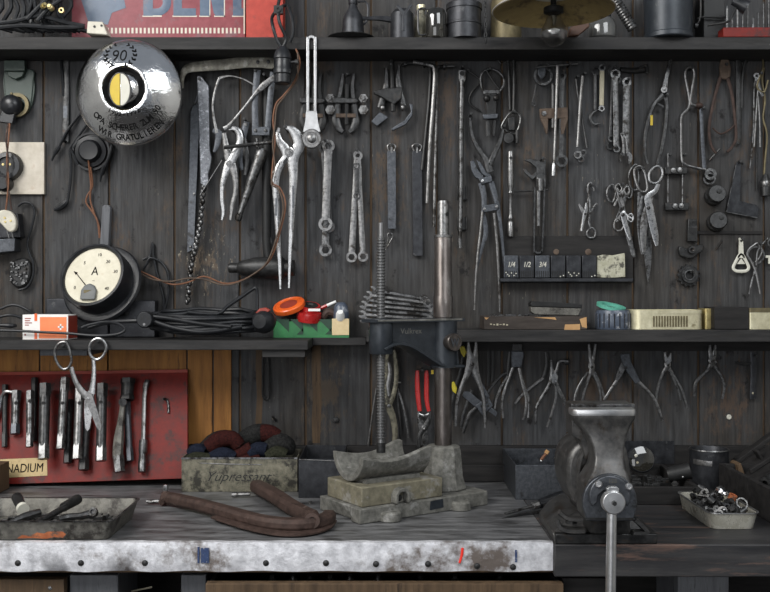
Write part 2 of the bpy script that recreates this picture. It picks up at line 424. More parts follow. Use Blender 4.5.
for a, b, nm in ((256, 262, 'drip_stain'), (312, 321, 'drip_stain')):
    setmesh(nm, 'brownwood', lambda m: m.P([(a, 346), (b, 345), (b - .6, 372), (b + .8, 398), (b - .4, 424), (b - 1, 443), (a + .6, 443), (a - .4, 420), (a + 1, 396), (a - .5, 368)], .0, .0006), wall)
setmesh('floor', 'darkwood', lambda m: m.WB(-2.6, 2.6, -.05, 5.2, -.03, 0))
setmesh('wall_left', 'whitewash', lambda m: m.WB(-2.65, -2.6, -.05, 5.2, 0, 3.5))
setmesh('wall_right', 'whitewash', lambda m: m.WB(2.6, 2.65, -.05, 5.2, 0, 3.5))
setmesh('trim_1', 'darkwood', lambda m: m.WB(-1.7, 1.75, .0008, .02, ZB + .0005, ZC + (HY - 445) * sc(0)), bev=.0015)

# ------------------------------------------------------------------ shelves
zu1, zu0 = ZC + (HY - 37) * sc(.12), ZC + (HY - 49.5) * sc(.12)
T('wall_shelf', 'long dark grey wooden shelf running across the top of the tool wall', 'shelf', 385, 49, .0, [
    ('board', 'shelfwood', [WB(-1.5, 1.5, .001, .12, zu0, zu1)], {'bev': .6}),
])
UP = zu1                                             # height of the upper shelf's top
zl1, zl0 = ZC + (HY - 340.5) * sc(.2), ZC + (HY - 350) * sc(.2)
zr1, zr0 = ZC + (HY - 330) * sc(.15), ZC + (HY - 342) * sc(.15)
xe = (308 - CX) * sc(.2)
T('wall_shelf', 'deeper dark wooden shelf on the left carrying the ammeter and black cable coil', 'shelf', 150, 350, 0, [
    ('board', 'shelfwood', [WB(-1.3, xe, .001, .2, zl0, zl1)], {'bev': .6}),
    ('board_end', 'shelfwood', [WB(xe + .0005, (366 - CX) * sc(.06), .001, .06, zl0 + .004, zl1)], {'bev': .5}),
    ('bracket', 'shelfwood', [WB((262 - CX) * sc(.19), (305 - CX) * sc(.19), .006, .19, zl0 - .018, zl0 - .0003)], {'bev': .5}),
    ('bracket', 'greywood', [WB((40 - CX) * sc(.16), (87 - CX) * sc(.16), .006, .16, zl0 - .016, zl0 - .0003)], {'bev': .5}),
])
T('wall_shelf', 'long narrower dark wooden shelf right of the green box, pliers hanging beneath it', 'shelf', 540, 343, 0, [
    ('board', 'shelfwood', [WB((367 - CX) * sc(.06), 1.35, .001, .15, zr0, zr1)], {'bev': .6}),
    ('hook_rail', 'darkwood', [WB(.12, 1.35, .001, .012, zr0 - .03, zr0 - .0003)]),
])
ZL, ZR = zl1, zr1
def ydl(d): return HY - (ZL - ZC) / sc(d)            # row of the left shelf's top at depth d
def ydr(d): return HY - (ZR - ZC) / sc(d)
def ydu(d): return HY - (UP - ZC) / sc(d)

# ------------------------------------------------------------------ workbench
xs = (553 - CX) * sc(.65)
scr = lambda x, y: ('screw', 'iron', [L(x, y, .0005, [(2.6, 0), (2.5, .5), (1.5, 1.1), (.1, 1.2)], seg=12), R(x, y, 3.1, 2.5, 0, .0012)], {'d0': .652})
wb = T('workbench', 'heavy workbench with worn grey top and hammered metal edge strip', 'workbench', 385, 570, .6, [
    ('bench_top', 'benchtop', [WB(-1.6, xs, .0005, .648, ZB - .04, ZB)], {'bev': .5}),
    ('edge_strip', 'galv', [S([(-120, 544, 0, 0)], n=1)] if 0 else [
        ('rings', ([[Vector((x, -d, z)) - W(385, 570, .6) for x, d, z in
            [(xx, .640 + .0012 * math.sin(xx * 41), ZB + .0025 + .0006 * math.sin(xx * 90)), (xx, .6505 + .0008 * math.sin(xx * 61), ZB + .0012 + .0009 * math.sin(xx * 73)),
             (xx, .6525 + .0012 * math.sin(xx * 77), ZB - .022), (xx, .651 + .0012 * math.sin(xx * 52), ZB - .0535 + .0013 * math.sin(xx * 47)), (xx, .648, ZB - .0535), (xx, .6478, ZB - .0005), (xx, .640, ZB - .0005)]]
            for xx in [-1.6 + (xs + 1.6) * k / 90 for k in range(91)]],), {})], {'ang': 60},
        [scr(x, y) for x, y in ((18, 563), (81, 563), (145, 563), (266, 563), (326, 563), (376, 564), (428, 564), (477, 566), (513, 567))] +
        [('ink_mark', 'redmark', [S([(462.5, 548, 1.2), (461.8, 555, 1.3), (459.5, 563, 1)], .0012)], {'d0': .653}),
         ('tape', 'bluetape', [B(201, 548, 209, 563, -.001, .0012)], {'d0': .653}),
         ('tape', 'bluetape', [B(197.5, 547, 199.5, 563, -.001, .0012)], {'d0': .653}),
         ('tape', 'bluetape', [B(515, 550, 517, 562, -.001, .0012)], {'d0': .653})]),
    ('lower_board', 'brownwood', [WB(-1.6, xs, .55, .644, ZB - .058, ZB - .0405)], {'bev': .5}),
    ('beam', 'benchwood', [WB(xs + .001, 1.6, .0005, .66, ZB - .062, ZB)], {'bev': 1.2}),
    ('leg', 'darkwood', [WB(.345, .43, .5, .62, 0, ZB - .076)], {'bev': 1}),
    ('leg', 'greywood', [WB((69.5 - CX) * sc(.6), (118 - CX) * sc(.6), .45, .60, 0, ZB - .076)], {'bev': 1}),
    ('leg', 'greywood', [WB((678 - CX) * sc(.6), (729 - CX) * sc(.6), .45, .60, 0, ZB - .0625)], {'bev': 1}),
    ('leg', 'greywood', [WB((181 - CX) * sc(.6), (206 - CX) * sc(.6), .5, .60, 0, ZB - .076)], {'bev': 1}),
    ('back_panel', 'darkwood', [WB(-1.6, 1.6, .02, .04, 0, ZB - .065)]),
])
# drawer under the bench, standing open a little
dz1 = ZC + (HY - 583) * sc(.66)
dr = T('drawer', 'long wooden drawer below the metal edge, slightly open with small bits inside', 'drawer', 385, 590, .66, [
    ('front', 'brownwood', [WB((206 - CX) * sc(.66), (563 - CX) * sc(.66), .645, .665, dz1 - .12, dz1)], {'bev': .6}),
    ('box', 'darkwood', [OB((207 - CX) * sc(.66), (562 - CX) * sc(.66), .24, .645, dz1 - .115, dz1 - .004, .008)]),
])
for i, (x, q) in enumerate(((272, 0), (293, 1), (330, 0), (378, 1), (420, 2), (455, 0), (500, 2), (310, 2), (350, 1))):
    r = 4.2
    T('pipe_fitting', ['small steel hex fitting', 'short bright threaded fitting', 'dark ring fitting'][q] + ' in the open drawer, under ' +
      ('the rusty arm', 'the rusty arm end', 'the press base corner', 'the press base front', 'the press base right side', 'the red ink mark', 'the bench screw right of the red mark', 'the space before the press', 'the press base left corner')[i],
      'fitting', x, 579, .55, [('body', ['steel', 'bright', 'iron'][q], [L(x, 584, 0, [(r, 0), (r, 5), (r * .6, 5.2), (r * .6, 9)], 'z', seg=[6, 12, 16][q]), R(x, 582, r * .9, r * .5, .004, .012)])], group='fittings in the open drawer')
T('wooden_crate', 'worn wooden crate board with a nail head under the bench at far left', 'crate', 20, 590, .62, [
    ('front', 'brownwood', [WB(-1.2, (64 - CX) * sc(.62), .60, .62, 0, ZC + (HY - 579.5) * sc(.62))], {'bev': .6}),
    ('side', 'darkwood', [WB((62 - CX) * sc(.62), (64.5 - CX) * sc(.62), .2, .60, 0, ZC + (HY - 579.5) * sc(.62))]),
    ('nail_head', 'bright', [L(50, 588, 0, [(2, 0), (1.8, .8), (.1, 1)], seg=12)]),
])
T('wooden_stick', 'thin pale wooden stick lying under the bench between the posts', 'stick', 140, 588, .5, [('s', 'lath', [S([(128, 592, .9, 0), (152, 587, .9, 0)], None, n=1)])])

# ------------------------------------------------------------------ camera, light
cam = bpy.data.cameras.new('camera'); co = bpy.data.objects.new('camera', cam); C.objects.link(co)
co.location = (0, -D, ZC); co.rotation_euler = (math.pi / 2, 0, 0)
cam.sensor_fit = 'HORIZONTAL'; cam.sensor_width = 36; cam.lens = F / 770 * 36; cam.clip_start = .05
bpy.context.scene.camera = co
w = bpy.data.worlds.new('world'); bpy.context.scene.world = w; w.use_nodes = True
w.node_tree.nodes['Background'].inputs[0].default_value = (.80, .88, 1, 1); w.node_tree.nodes['Background'].inputs[1].default_value = .27
def area(name, loc, tgt, sx, sy, e, col):
    l = bpy.data.lights.new(name, 'AREA'); l.shape = 'RECTANGLE'; l.size = sx; l.size_y = sy; l.energy = e; l.color = col
    o = bpy.data.objects.new(name, l); C.objects.link(o); o.location = loc
    o.rotation_euler = (Vector(tgt) - Vector(loc)).to_track_quat('-Z', 'Y').to_euler()
area('skylight_left', (-2.3, -2.1, 3.25), (-.2, 0, 1.0), 2.4, 1.5, 150, (1, .985, .96))
area('skylight_right', (1.3, -2.6, 3.3), (0, 0, 1.0), 1.6, 1.3, 44, (.95, .98, 1))
area('doorway_light', (-1.6, -4.8, 1.4), (0, 0, .9), 3.4, 2.2, 62, (.97, .98, 1))
vs = bpy.context.scene.view_settings
vs.view_transform = 'Standard'; vs.look = 'None'; vs.gamma = 1; vs.use_curve_mapping = False; vs.exposure = 0.0

# ------------------------------------------------------------------ things on the upper shelf
yu = lambda d: ydu(d)
# bundle of black cables at far left
ops = []
rr = random.Random(3)
for k in range(19):
    x = 0 + k * 3.8 + rr.uniform(-2, 2)
    ops.append(S([(x + rr.uniform(-6, 6), -40, 2.1, rr.uniform(-.02, .02)), (x, -12, 2.1, rr.uniform(0, .02)), (x + rr.uniform(-5, 9), 8, 2.1, rr.uniform(0, .02)), (x + rr.uniform(-9, 9), 24, 2.1, rr.uniform(0, .02)), (x + rr.uniform(10, 24), 31.5, 2.1, .0)], None))
ops += [S([(0, 27, 2.3, .03), (22, 25, 2.3, .035), (44, 20, 2.3, .035), (70, 26, 2.3, .03), (88, 29.5, 2.2, .03)], None), S([(-10, 33, 2.5, .03), (25, 29, 2.5, .03), (60, 31, 2.5, .03), (88, 30, 2.2, .028)], None),
        S([(33, 24, 2.2, .04), (47, 10, 2.2, .04), (62, -6, 2.2, .03)], None), S([(44, 26, 2.1, .045), (55, 14, 2.1, .045), (70, 2, 2.1, .04), (76, -8, 2.1, .03)], None)]
T('cable_bundle', 'bundle of black cables with small brass fittings piled on the upper shelf far left', 'cable', 35, yu(.08), .08, [
    ('cable', 'rubber', ops),
    ('fitting', 'brass', [L(50, 13, .05, [(2.6, 0), (2.6, 3), (1.6, 3), (1.6, 6)], (.6, .3, .7)), L(59, 15, .05, [(2.8, 0), (2.8, 4), (1.8, 5), (1.8, 6)], (-.2, .3, .9))]),
    ('fitting', 'brass', [R(69, 17, 2.6, 1.4, .05, .058)])])
T('socket', 'cream rectangular plug socket on the upper shelf edge beside the red enamel sign', 'socket', 97, yu(.12), .12, [
    ('body', 'cream', [P([(88, 34.5), (89, 22.5), (104, 23), (109, 36)], -.03, .012)], {'bev': .8}),
    ('pin_hole', 'black', [L(96, 28, .0122, [(1.3, -.5), (1.3, .3)], seg=10), L(103, 27, .0122, [(1.2, -.5), (1.2, .3)], seg=10)])])
# enamel sign
sd = .022
T('enamel_sign', 'large faded pinkish red enamel sign with blue letters leaning on the upper shelf', 'sign', 160, yu(sd), sd, [
    ('plate', 'signred', [B(72, -46, 245, yu(sd) - .2, -.002, .001)]),
    ('star', 'signblue', [P([(88, 21), (84, 8), (78, -10), (90, -30), (112, -20), (130, -22), (124, -2), (126, 8), (112, 13), (108, 25)], .001, .0016)]),
    ('lettering', 'signblue', [B(143.5, -40, 153, 16, .0012, .0018), S([(150, 12.3, 3.6, .0011), (161, 11.5, 3.8, .0011), (167, 4, 4.2, .0011), (164, -8, 4, .0011), (156, -12, 3.4, .0011), (150, -12, 3.4, .0011)], .0006, n=5), S([(150, -12, 3.4, .0011), (160, -15, 3.6, .0011), (164, -24, 4, .0011), (158, -34, 3.6, .0011), (150, -36, 3.4, .0011)], .0006, n=5),
        B(173.5, -40, 182, 16, .0012, .0018), B(182, 8.5, 196, 16, .0012, .0018), B(182, -16, 194, -9, .0012, .0018), B(182, -40, 196, -33, .0012, .0018),
        B(200, -40, 209.5, 16, .0012, .0018), B(215, -40, 224, 16, .0012, .0018), P([(203, -40), (211, -40), (222, 14), (214, 14)], .0012, .0017), B(233, -40, 241.5, 8.4, .0012, .0018), B(233, 8.5, 243.4, 16, .0012, .0018)]),
    ('letter_outline', 'signcream', [B(142.6, 15.6, 162, 17, .0011, .0015), B(172.6, 15.6, 197, 17, .0011, .0015), B(199.2, 15.6, 210.4, 17, .0011, .0015), B(214.2, 15.6, 225, 17, .0011, .0015), B(232.2, 15.6, 244.6, 17, .0011, .0015),
        B(224, -40, 225, 17, .0011, .0015), B(209.5, -40, 210.4, 17, .0011, .0015)]),
    ('border', 'signcream', [B(107 + k * 4.1, 28, 109 + k * 4.1, 33.5, .0011, .0014) for k in range(33)] + [B(243.6, -46, 245, 34, .0011, .0016)])])
T('tin_box', 'bright red tin box beside the enamel sign on the upper shelf', 'box', 265, yu(.05), .05, [
    ('body', 'redtin', [B(247, -40, 284, yu(.05) - .1, -.03, .02)], {'bev': .7}), ('rim', 'beige', [B(246.5, yu(.05) - 1.6, 284.5, yu(.05) - .05, .0201, .021)])])
# hanging lamp holder over the shelf edge
T('lamp_holder', 'old black lamp holder hanging by its cable over the upper shelf edge', 'lamp holder', 282, 50, .14, [
    ('body', 'bakelite', [L(282.5, 84, 0, [(.1, 0), (7, 0), (8.2, 1), (8.2, 9), (9.2, 10), (9.2, 14), (8.6, 15), (8.6, 24), (9.4, 25), (8, 31), (5, 36), (4, 37), (.1, 37)], 'z')]),
    ('cable', 'rubber', [S([(281, 47, 1.6), (277, 40, 1.6), (273, 27, 1.7), (271, 15, 1.7, -.02), (276, 4, 1.7, -.03), (280, -16, 1.7, -.03)], None), S([(283, 47, 1.6), (286, 38, 1.6), (280, 24, 1.7, .01), (279, 10, 1.7, .0), (286, 3, 1.7, -.02), (292, 18, 1.7, .0), (293, 34, 1.7, .004), (290, 42, 1.6)], None)]),
    ('clamp', 'iron', [B(274, 6, 283, 14, -.01, .006), R(278.5, 10, 3, 1.4, .006, .009)]),
    ('knob', 'dark', [L(291, 62, 0, [(1.6, 0), (1.6, 4), (2.8, 4), (2.8, 7), (.1, 7.5)], 'x', seg=12)])])
# oil can on plate
T('tin_plate', 'flat dark round tin plate under the conical oil can on the upper shelf', 'plate', 351, yu(.09), .09, [('p', 'iron', [L(351, yu(.09), 0, [(.1, 0), (19, 0), (23, 1.8), (23.3, 2.4), (22, 2.2), (18.5, .9), (.1, .9)], 'z', seg=32)])])
T('oil_can', 'dark conical oil can with curved spout standing on a round plate', 'oil can', 352, yu(.09) - 1, .09, [
    ('body', 'tindark', [L(353, yu(.09) - 1, 0, [(.1, 0), (11.5, 0), (11.5, 2), (10.5, 16), (9, 24), (5, 30), (4, 34), (4.6, 35), (4.6, 39), (.1, 39.5)], 'z')]),
    ('handle', 'tindark', [S([(361, 26, 1), (366, 22, 1), (368, 12, 1), (366, 2, 1), (358, 2, 1)], None)]),
    ('spout', 'tindark', [S([(350, 0, 2), (346, -10, 1.4), (336, -22, .9)], None)])])
T('spout_can', 'dark can with a sideways funnel spout and strap handle on the upper shelf', 'oil can', 402, yu(.09), .09, [
    ('body', 'tindark', [L(402, yu(.09), 0, [(.1, 0), (12, 0), (12, 1), (11.5, 26), (8, 30), (.1, 30.5)], 'z')]),
    ('spout', 'tindark', [S([(394, 20, 3.6), (380, 18.5, 2.6), (368, 18.5, 2), (362, 18.5, 2.3)], None)]),
    ('handle', 'tindark', [S([(397, 9, 1.4, .03), (403, 18, 1.4, .032), (403, 34, 1.4, .03)], .001), S([(411, 8, 1.4, .03), (404, 18, 1.4, .032)], .001, n=1)])])
T('flask', 'shiny dark glass flask with a metal neck and bright vertical highlight on the upper shelf', 'bottle', 434, yu(.1), .1, [
    ('body', 'bottle', [L(436, yu(.1), 0, [(.1, 0), (9.8, 0), (10.6, 1.5), (10.6, 23), (8.5, 29), (3, 32), (.1, 32)], 'z', seg=32)]),
    ('handle', 'dark', [S([(428, 9, 1), (419, 9, 1), (418, 20, 1), (419, 34, 1), (427, 34, 1)], None)]),
    ])
T('tin_jar', 'small pale capped jar neck behind the flask on the upper shelf', 'jar', 421, yu(.05), .05, [
    ('body', 'tinold', [L(421, yu(.05), 0, [(.1, 0), (7, 0), (7, 26), (3.6, 31), (3.6, 34), (.1, 34)], 'z')]), ('cap', 'palebrass', [L(421, yu(.05) - 34, 0, [(.1, 0), (4.4, 0), (4.4, 5), (.1, 5.3)], 'z')])])
T('round_tin', 'broad dark grey round tin with two raised bands on the upper shelf', 'tin', 464, yu(.09), .09, [
    ('body', 'tindark', [L(464, yu(.09), 0, [(.1, 0), (17, 0), (17, 14), (17.7, 14.6), (17.7, 16), (17, 16.6), (17, 30), (.1, 30)], 'z', seg=32)]),
    ('lid', 'tindark', [L(464, yu(.09) - 30, 0, [(.1, 0), (18, 0), (18, 5), (17, 6), (.1, 6)], 'z', seg=32)])])
ch = []
for k in range(12):
    ch.append(S([(485.5 - (1.3 if k % 2 else .5), 40 - k * 5, .7), (485.5, 37 - k * 5, .7), (485.5 + (1.3 if k % 2 else .5), 40 - k * 5, .7), (485.5, 43 - k * 5, .7)], None, closed=True, seg=6))
T('chain', 'black chain hanging down to the upper shelf left of the lamp shade', 'chain', 485, 38, .12, [('c', 'iron', ch)])
T('storage_jar', 'tall dull olive jar behind the left rim of the lamp shade', 'jar', 506, yu(.06), .06, [
    ('body', 'oldbrass', [L(506, yu(.06), 0, [(.1, 0), (15, 0), (15.5, 2), (15, 40), (13, 48), (.1, 48)], 'z', seg=28)]), ('lid', 'dark', [L(506, yu(.06) - 48, 0, [(.1, 0), (14, 0), (14, 6), (.1, 7)], 'z', seg=28)])])
# pendant lamp hanging in front of the shelf
ld = .27
def RGL(cx, cy, prof): return ('LR', (cx, cy, 0, prof, 'z'), {'seg': 56})
T('pendant_lamp', 'hanging lamp with wide pale shade and clear glass bulb before the upper shelf', 'lamp', 554, -60, ld, [
    ('lamp_shade', 'shade', [L(553.5, 11, 0, [(60.3, -.1), (61, 0), (61.4, .6), (58, 3.5), (40, 12), (16, 22), (11, 26), (10.5, 25), (15.5, 21), (39.5, 11), (57.5, 2.6), (60.3, -.1)], 'z', seg=56)], [
        ('inner_coating', 'shadein', [L(553.5, 11, 0, [(60.2, .2), (57.4, 2.5), (44.4, 8.6), (44, 8.0), (57, 1.9), (59.8, -.2)], 'z', seg=56)])] if 0 else [
        ('inner_coating', 'shadein', [RGL(553.5, 11, [(60.2, .1), (57.4, 2.3), (39.4, 10.6), (24, 17.2), (23.8, 16.4), (39, 9.8), (57, 1.5), (59.8, -.4)])]), ('inner_pale_zone', 'palegrey', [RGL(553.5, 11, [(23.9, 17.3), (15.4, 20.7), (3, 22), (3, 21.4), (15.0, 20.1), (23.6, 16.6)])])]),  # inside of the shade split into a brown outer and a pale inner zone
    ('socket', 'black', [L(553.5, 13.5, 0, [(.1, 0), (8.5, 0), (10, 1), (10, 5.5), (8, 6.5), (3, 7), (3, 24), (.1, 24)], 'z')]),
    ('bulb', 'glass', [L(554, 46.5, 0, [(.1, 0), (5, .8), (9.5, 3.5), (12.7, 8.5), (13.2, 13.5), (11.5, 19.5), (8.6, 25), (7.5, 29), (7.3, 33), (7.0, 33), (7.2, 29), (8.3, 24.8), (11.2, 19.4), (12.9, 13.5), (12.4, 8.6), (9.3, 3.8), (5, 1.1), (.1, .3)], 'z', seg=36)], [
        ('window_reflection', 'white', [K(554, 31, 0, 3.2, 1.9, .9)]), ('filament_stem', 'tinold', [L(554, 16, 0, [(3, 0), (2.2, -6), (1, -10), (.2, -10.3)], 'z', seg=12), S([(551, 31, .3), (552.5, 29, .3), (554, 31, .3), (555.5, 29, .3), (557, 31, .3)], None, seg=5), S([(551, 31, .3), (553.5, 22, .3)], None, n=1, seg=5), S([(557, 31, .3), (554.5, 22, .3)], None, n=1, seg=5)])]),  # white blob inside the bulb stands in for its bright window reflection
    ('cable', 'rubber', [S([(553.5, -8, 2), (553.5, -60, 2), (553.5, -300, 2)], None, n=1)])])
T('wood_scrap', 'reddish brown scrap of wood lying behind the bulb on the upper shelf', 'wood', 590, yu(.12), .12, [('w', 'woodred', [P([(568, 37), (570, 28), (588, 22.5), (589, 27), (578, 36)], -.01, .01)], {'bev': .7})])
T('glass_jar', 'rounded grey jar with a bright glint under the right rim of the lamp shade', 'jar', 603, yu(.08), .08, [
    ('body', 'jarglass', [L(602, yu(.08), 0, [(.1, 0), (11, 0), (14, 3), (14.5, 14), (12, 21), (8, 24), (.1, 24)], 'z', seg=28)]), ('lid', 'dark', [L(602, yu(.08) - 24, 0, [(.1, 0), (9, 0), (9, 4), (.1, 4.3)], 'z')])])
T('mesh_sleeve', 'grey ribbed metal sleeve leaning diagonally behind the lamp shade', 'sleeve', 622, yu(.1), .1, [('s', 'worn', [L(634, 28, -.01, [(.1, 0)] + [(5 + (.7 if k % 2 else 0), k * 1.5) for k in range(30)] + [(.1, 45)], (-.52, .85, 0)), ])])
T('bucket', 'dark blue-black bucket with lower rim band on the upper shelf right of the lamp', 'bucket', 668, yu(.085), .085, [
    ('body', 'pressblue', [L(668, yu(.085), 0, [(.1, 0), (23, 0), (24, 1), (24, 5), (23, 6), (24.3, 56), (.1, 56)], 'z', seg=36)]),
    ('ear', 'iron', [L(693, 27, .01, [(.1, 0), (3, 0), (3, 3), (.1, 3)], 'x')]), ('handle', 'iron', [S([(694, 27, .9, .01), (698, 18, .9, .02), (697, -20, .9, .02)], None)])])
T('black_case', 'plain black case between the bucket and the drill bit rack on the upper shelf', 'case', 712, yu(.05), .05, [('case', 'black', [B(701, -30, 722.5, yu(.05) - .1, -.045, .02)], {'bev': .8}), ('handle', 'iron', [S([(694, 22, 1, .028), (700, 20.5, 1, .03), (716, 21, 1, .03), (722, 20, 1, .026)], None)])])
bits = []
for k in range(12):
    x = 727 + k * 5.2; h = [22, 14, 26, 20, 30, 12, 18, 28, 34, 24, 30, 22][k]
    bits.append(x)
T('bit_holder', 'red wooden drill bit rack at the right end of the upper shelf', 'rack', 752, yu(.1), .1, [('r', 'redpaint', [B(720.5, 29.5, 795, yu(.1) - .1, -.02, .02)], {'bev': .6})])
wh = ['at the left end of', 'second from the left in', 'third from the left in', 'left of the spotlight in', 'below the spotlight in', 'under the spotlight head in', 'right of the spotlight in', 'near the middle right of', 'ninth from the left in', 'tenth from the left in', 'eleventh from the left in', 'at the right end of']
for k, x in enumerate(bits):
    h = [24, 14, 28, 20, 30, 12, 18, 28, 34, 24, 30, 22][k]
    T('drill_bit', ('bright' if k in (0, 2, 5, 9) else 'dark') + ' drill bit standing ' + wh[k] + ' the red rack', 'drill bit', x, 30, .1 + (.007 if k % 2 else -.007), [('b', 'bright' if k in (0, 2, 5, 9) else 'worn', [L(x, 29.4, 0, [(.1, 0), (1.1, 0), (1.1, h * .35)] + [(1.25 if j % 2 else .9, h * .35 + j * h * .07) for j in range(1, 9)] + [(.1, h)], 'z', seg=8)])], group='drill bits in the red rack')
T('spotlight', 'small black clamp spotlight tilted in front of the drill bits', 'spotlight', 740, 12, .135, [
    ('head', 'bakelite', [L(733, 1, 0, [(.1, 0), (4, 0), (4.6, 6), (7, 12), (7, 15), (6, 15), (5.4, 12), (.1, 11.5)], (.86, -.5, .15))]),
    ('arm', 'iron', [S([(738, 4, 1.3), (732, 16, 1.3), (727, 22, 1.2), (712, 22, 1.1, -.03)], None)])])

# ------------------------------------------------------------------ tool wall, left of centre
T('switch_bracket', 'grey-green switch bracket with brass ring and black plug on the upper left wall', 'switch', 20, 92, .006, [
    ('plate', 'greenpaint', [P([(7, 70), (33, 70), (34, 82), (31, 108), (24, 114), (12, 114), (8, 106), (5, 84)], -.005, .006, n=3)], {'bev': .8}),
    ('clamp', 'greenpaint', [B(7, 62, 28, 73, .006, .022), P([(9, 73), (27, 73), (25, 78), (18, 81), (11, 78)], .006, .018)], {'bev': .8}),
    ('ring', 'oldbrass', [R(19, 106, 12, 8.5, .007, .016), L(14, 95, .016, [(1.4, 0), (1.2, 1), (.1, 1.4)], seg=10)]),
    ('plug', 'bakelite', [L(15, 107, .012, [(.1, 0), (10.5, 0), (10.5, 6), (8, 10), (3, 12), (.1, 12)], (-.1, -.05, 1)), P([(6, 112), (20, 112), (17, 126), (3, 124)], .014, .03)], {'bev': .8}),
    ('side_strap', 'greenpaint', [S([(7, 66, 1.3), (4.5, 82, 1.3), (7, 102, 1.3)], .003)]), ('side_strap', 'greenpaint', [S([(33, 76, 1.3), (34, 90, 1.3), (31, 106, 1.3)], .003)])])
T('wire_pair', 'twisted red and brown wire falling from the switch bracket past the cream panel', 'wire', 8, 126, .045, [
    ('red_wire', 'copper', [S([(8, 122, .9, -.012), (8.5, 140, .9), (7, 160, .9), (8.5, 180, .9), (7.5, 195, .9), (5, 212, .9, -.004)], None)], {'label': 'reddish wire'}),
    ('brown_wire', 'rustbrown', [S([(6.5, 122, .9, -.012), (6.5, 140, .9, .003), (8.8, 160, .9, .003), (6.5, 180, .9), (9.5, 196, .9), (11, 210, .9, -.004)], None)])])
T('mounting_panel', 'cream stone-like panel fixed to the left wall under the switch bracket', 'panel', 15, 168, .004, [('p', 'marble', [B(-25, 142.5, 45, 194.5, -.004, .006)], {'bev': .5})])
T('wall_socket', 'round black wall socket mounted on the cream panel', 'socket', 9, 166, .0105, [
    ('body', 'bakelite', [L(9, 166.5, 0, [(.1, 0), (14.5, 0), (14.5, 4), (13, 7), (9, 7.5), (8.6, 5), (.1, 5)])]),
    ('contact', 'brass', [L(5, 165, .012, [(.1, 0), (1.4, 0), (1.2, .8), (.1, .8)], seg=10), L(12, 165, .012, [(.1, 0), (1.4, 0), (1.2, .8), (.1, .8)], seg=10)]),
    ('lower_plug', 'bakelite', [L(6, 184, .0, [(.1, 0), (8, 0), (8, 7), (6, 10), (.1, 10)]), L(1, 186, .0, [(.1, 0), (5, 0), (4, 9), (.1, 9)])])])
T('mains_plug', 'cream two-pin plug hanging upside down over the black junction box at left', 'plug', 8, 221, .052, [
    ('body', 'cream', [P([(-2, 213), (5, 210), (13, 213), (17, 221), (16, 230), (10, 232), (4, 226), (-2, 219)], -.008, .008, n=3)], {'bev': 1.2}),
    ('pin', 'steel', [S([(7, 230, 1.1), (9, 238, 1)], None, n=1)]), ('pin', 'steel', [S([(11.5, 231, 1.1), (13, 238, 1)], None, n=1)]),
    ('screw', 'brass', [L(6, 218, .008, [(1.2, 0), (1.1, .6), (.1, .6)], seg=10), L(12, 221, .008, [(1.2, 0), (1.1, .6), (.1, .6)], seg=10), L(6.5, 222, .008, [(1.2, 0), (1.1, .6), (.1, .6)], seg=10)])])
T('junction_box', 'black metal junction box on the left wall behind the cream plug', 'box', 8, 236, .002, [
    ('body', 'tindark', [P([(-20, 214), (22, 214), (25, 238), (-20, 240)], -.002, .03)], {'bev': .8}),
    ('cover', 'bluesteel', [P([(-20, 241), (20.5, 239), (20.5, 252), (-20, 256)], -.002, .038)], {'bev': .8})])
T('cable', 'thin black cable looping from the cream plug to the scrap bag', 'cable', 30, 230, .012, [('c', 'rubber', [S([(18, 206, 1.2), (24, 202.5, 1.2), (31, 204, 1.2), (34.5, 212, 1.2), (32, 226, 1.2), (27.5, 243, 1.2), (30, 255, 1.2), (33, 262, 1.2), (33, 276, 1.2), (27, 287, 1.2), (19, 290, 1.2)], None)])])
rr = random.Random(5)
bag = []
pts = [(13, 262), (24, 258), (31, 262), (32, 274), (28, 285), (19, 288), (12, 283), (10, 272)]
T('scrap_bag', 'crumpled dark bag of small metal scraps hanging on the left wall', 'bag', 21, 273, .003, [
    ('bag', 'iron', [P(pts, -.003, .01, n=3)], {'bev': 2}),
    ('scrap', 'worn', [B(x, y, x + rr.uniform(1.4, 3.2), y + rr.uniform(1.2, 2.8), .010, .013 + rr.uniform(0, .004)) for x, y in [(rr.uniform(12, 28), rr.uniform(261, 283)) for _ in range(34)]], {'bev': .3})])
T('perforated_strap', 'narrow black steel strap with holes and pale tip hanging beside the hub cap', 'strap', 65, 90, .006, [
    ('strap', 'dark', [S([(65.5, 46, 3), (66, 90, 3), (65.6, 138, 3.3), (65.6, 141, 2.4)], .002, n=2)]), ('wear_patch', 'bluesteel', [B(63.6, 106, 67.6, 118, .0021, .0024)], {'label': 'bare blue-grey patch'}),
    ('hole', 'black', [L(65.7, 53, .0021, [(1.1, 0), (1.1, .12), (.1, .12)], seg=10)]), ('hole', 'black', [L(65.7, 137, .0021, [(1.1, 0), (1.1, .12), (.1, .12)], seg=10)])], nail=(65.6, 50))
T('cable', 'black cable draped down behind the perforated strap from the upper shelf', 'cable', 60, 60, .009, [('c', 'rubber', [S([(56, 46, 1.6), (60, 58, 1.6), (62.5, 76, 1.6), (63, 96, 1.5, -.003)], None)])])
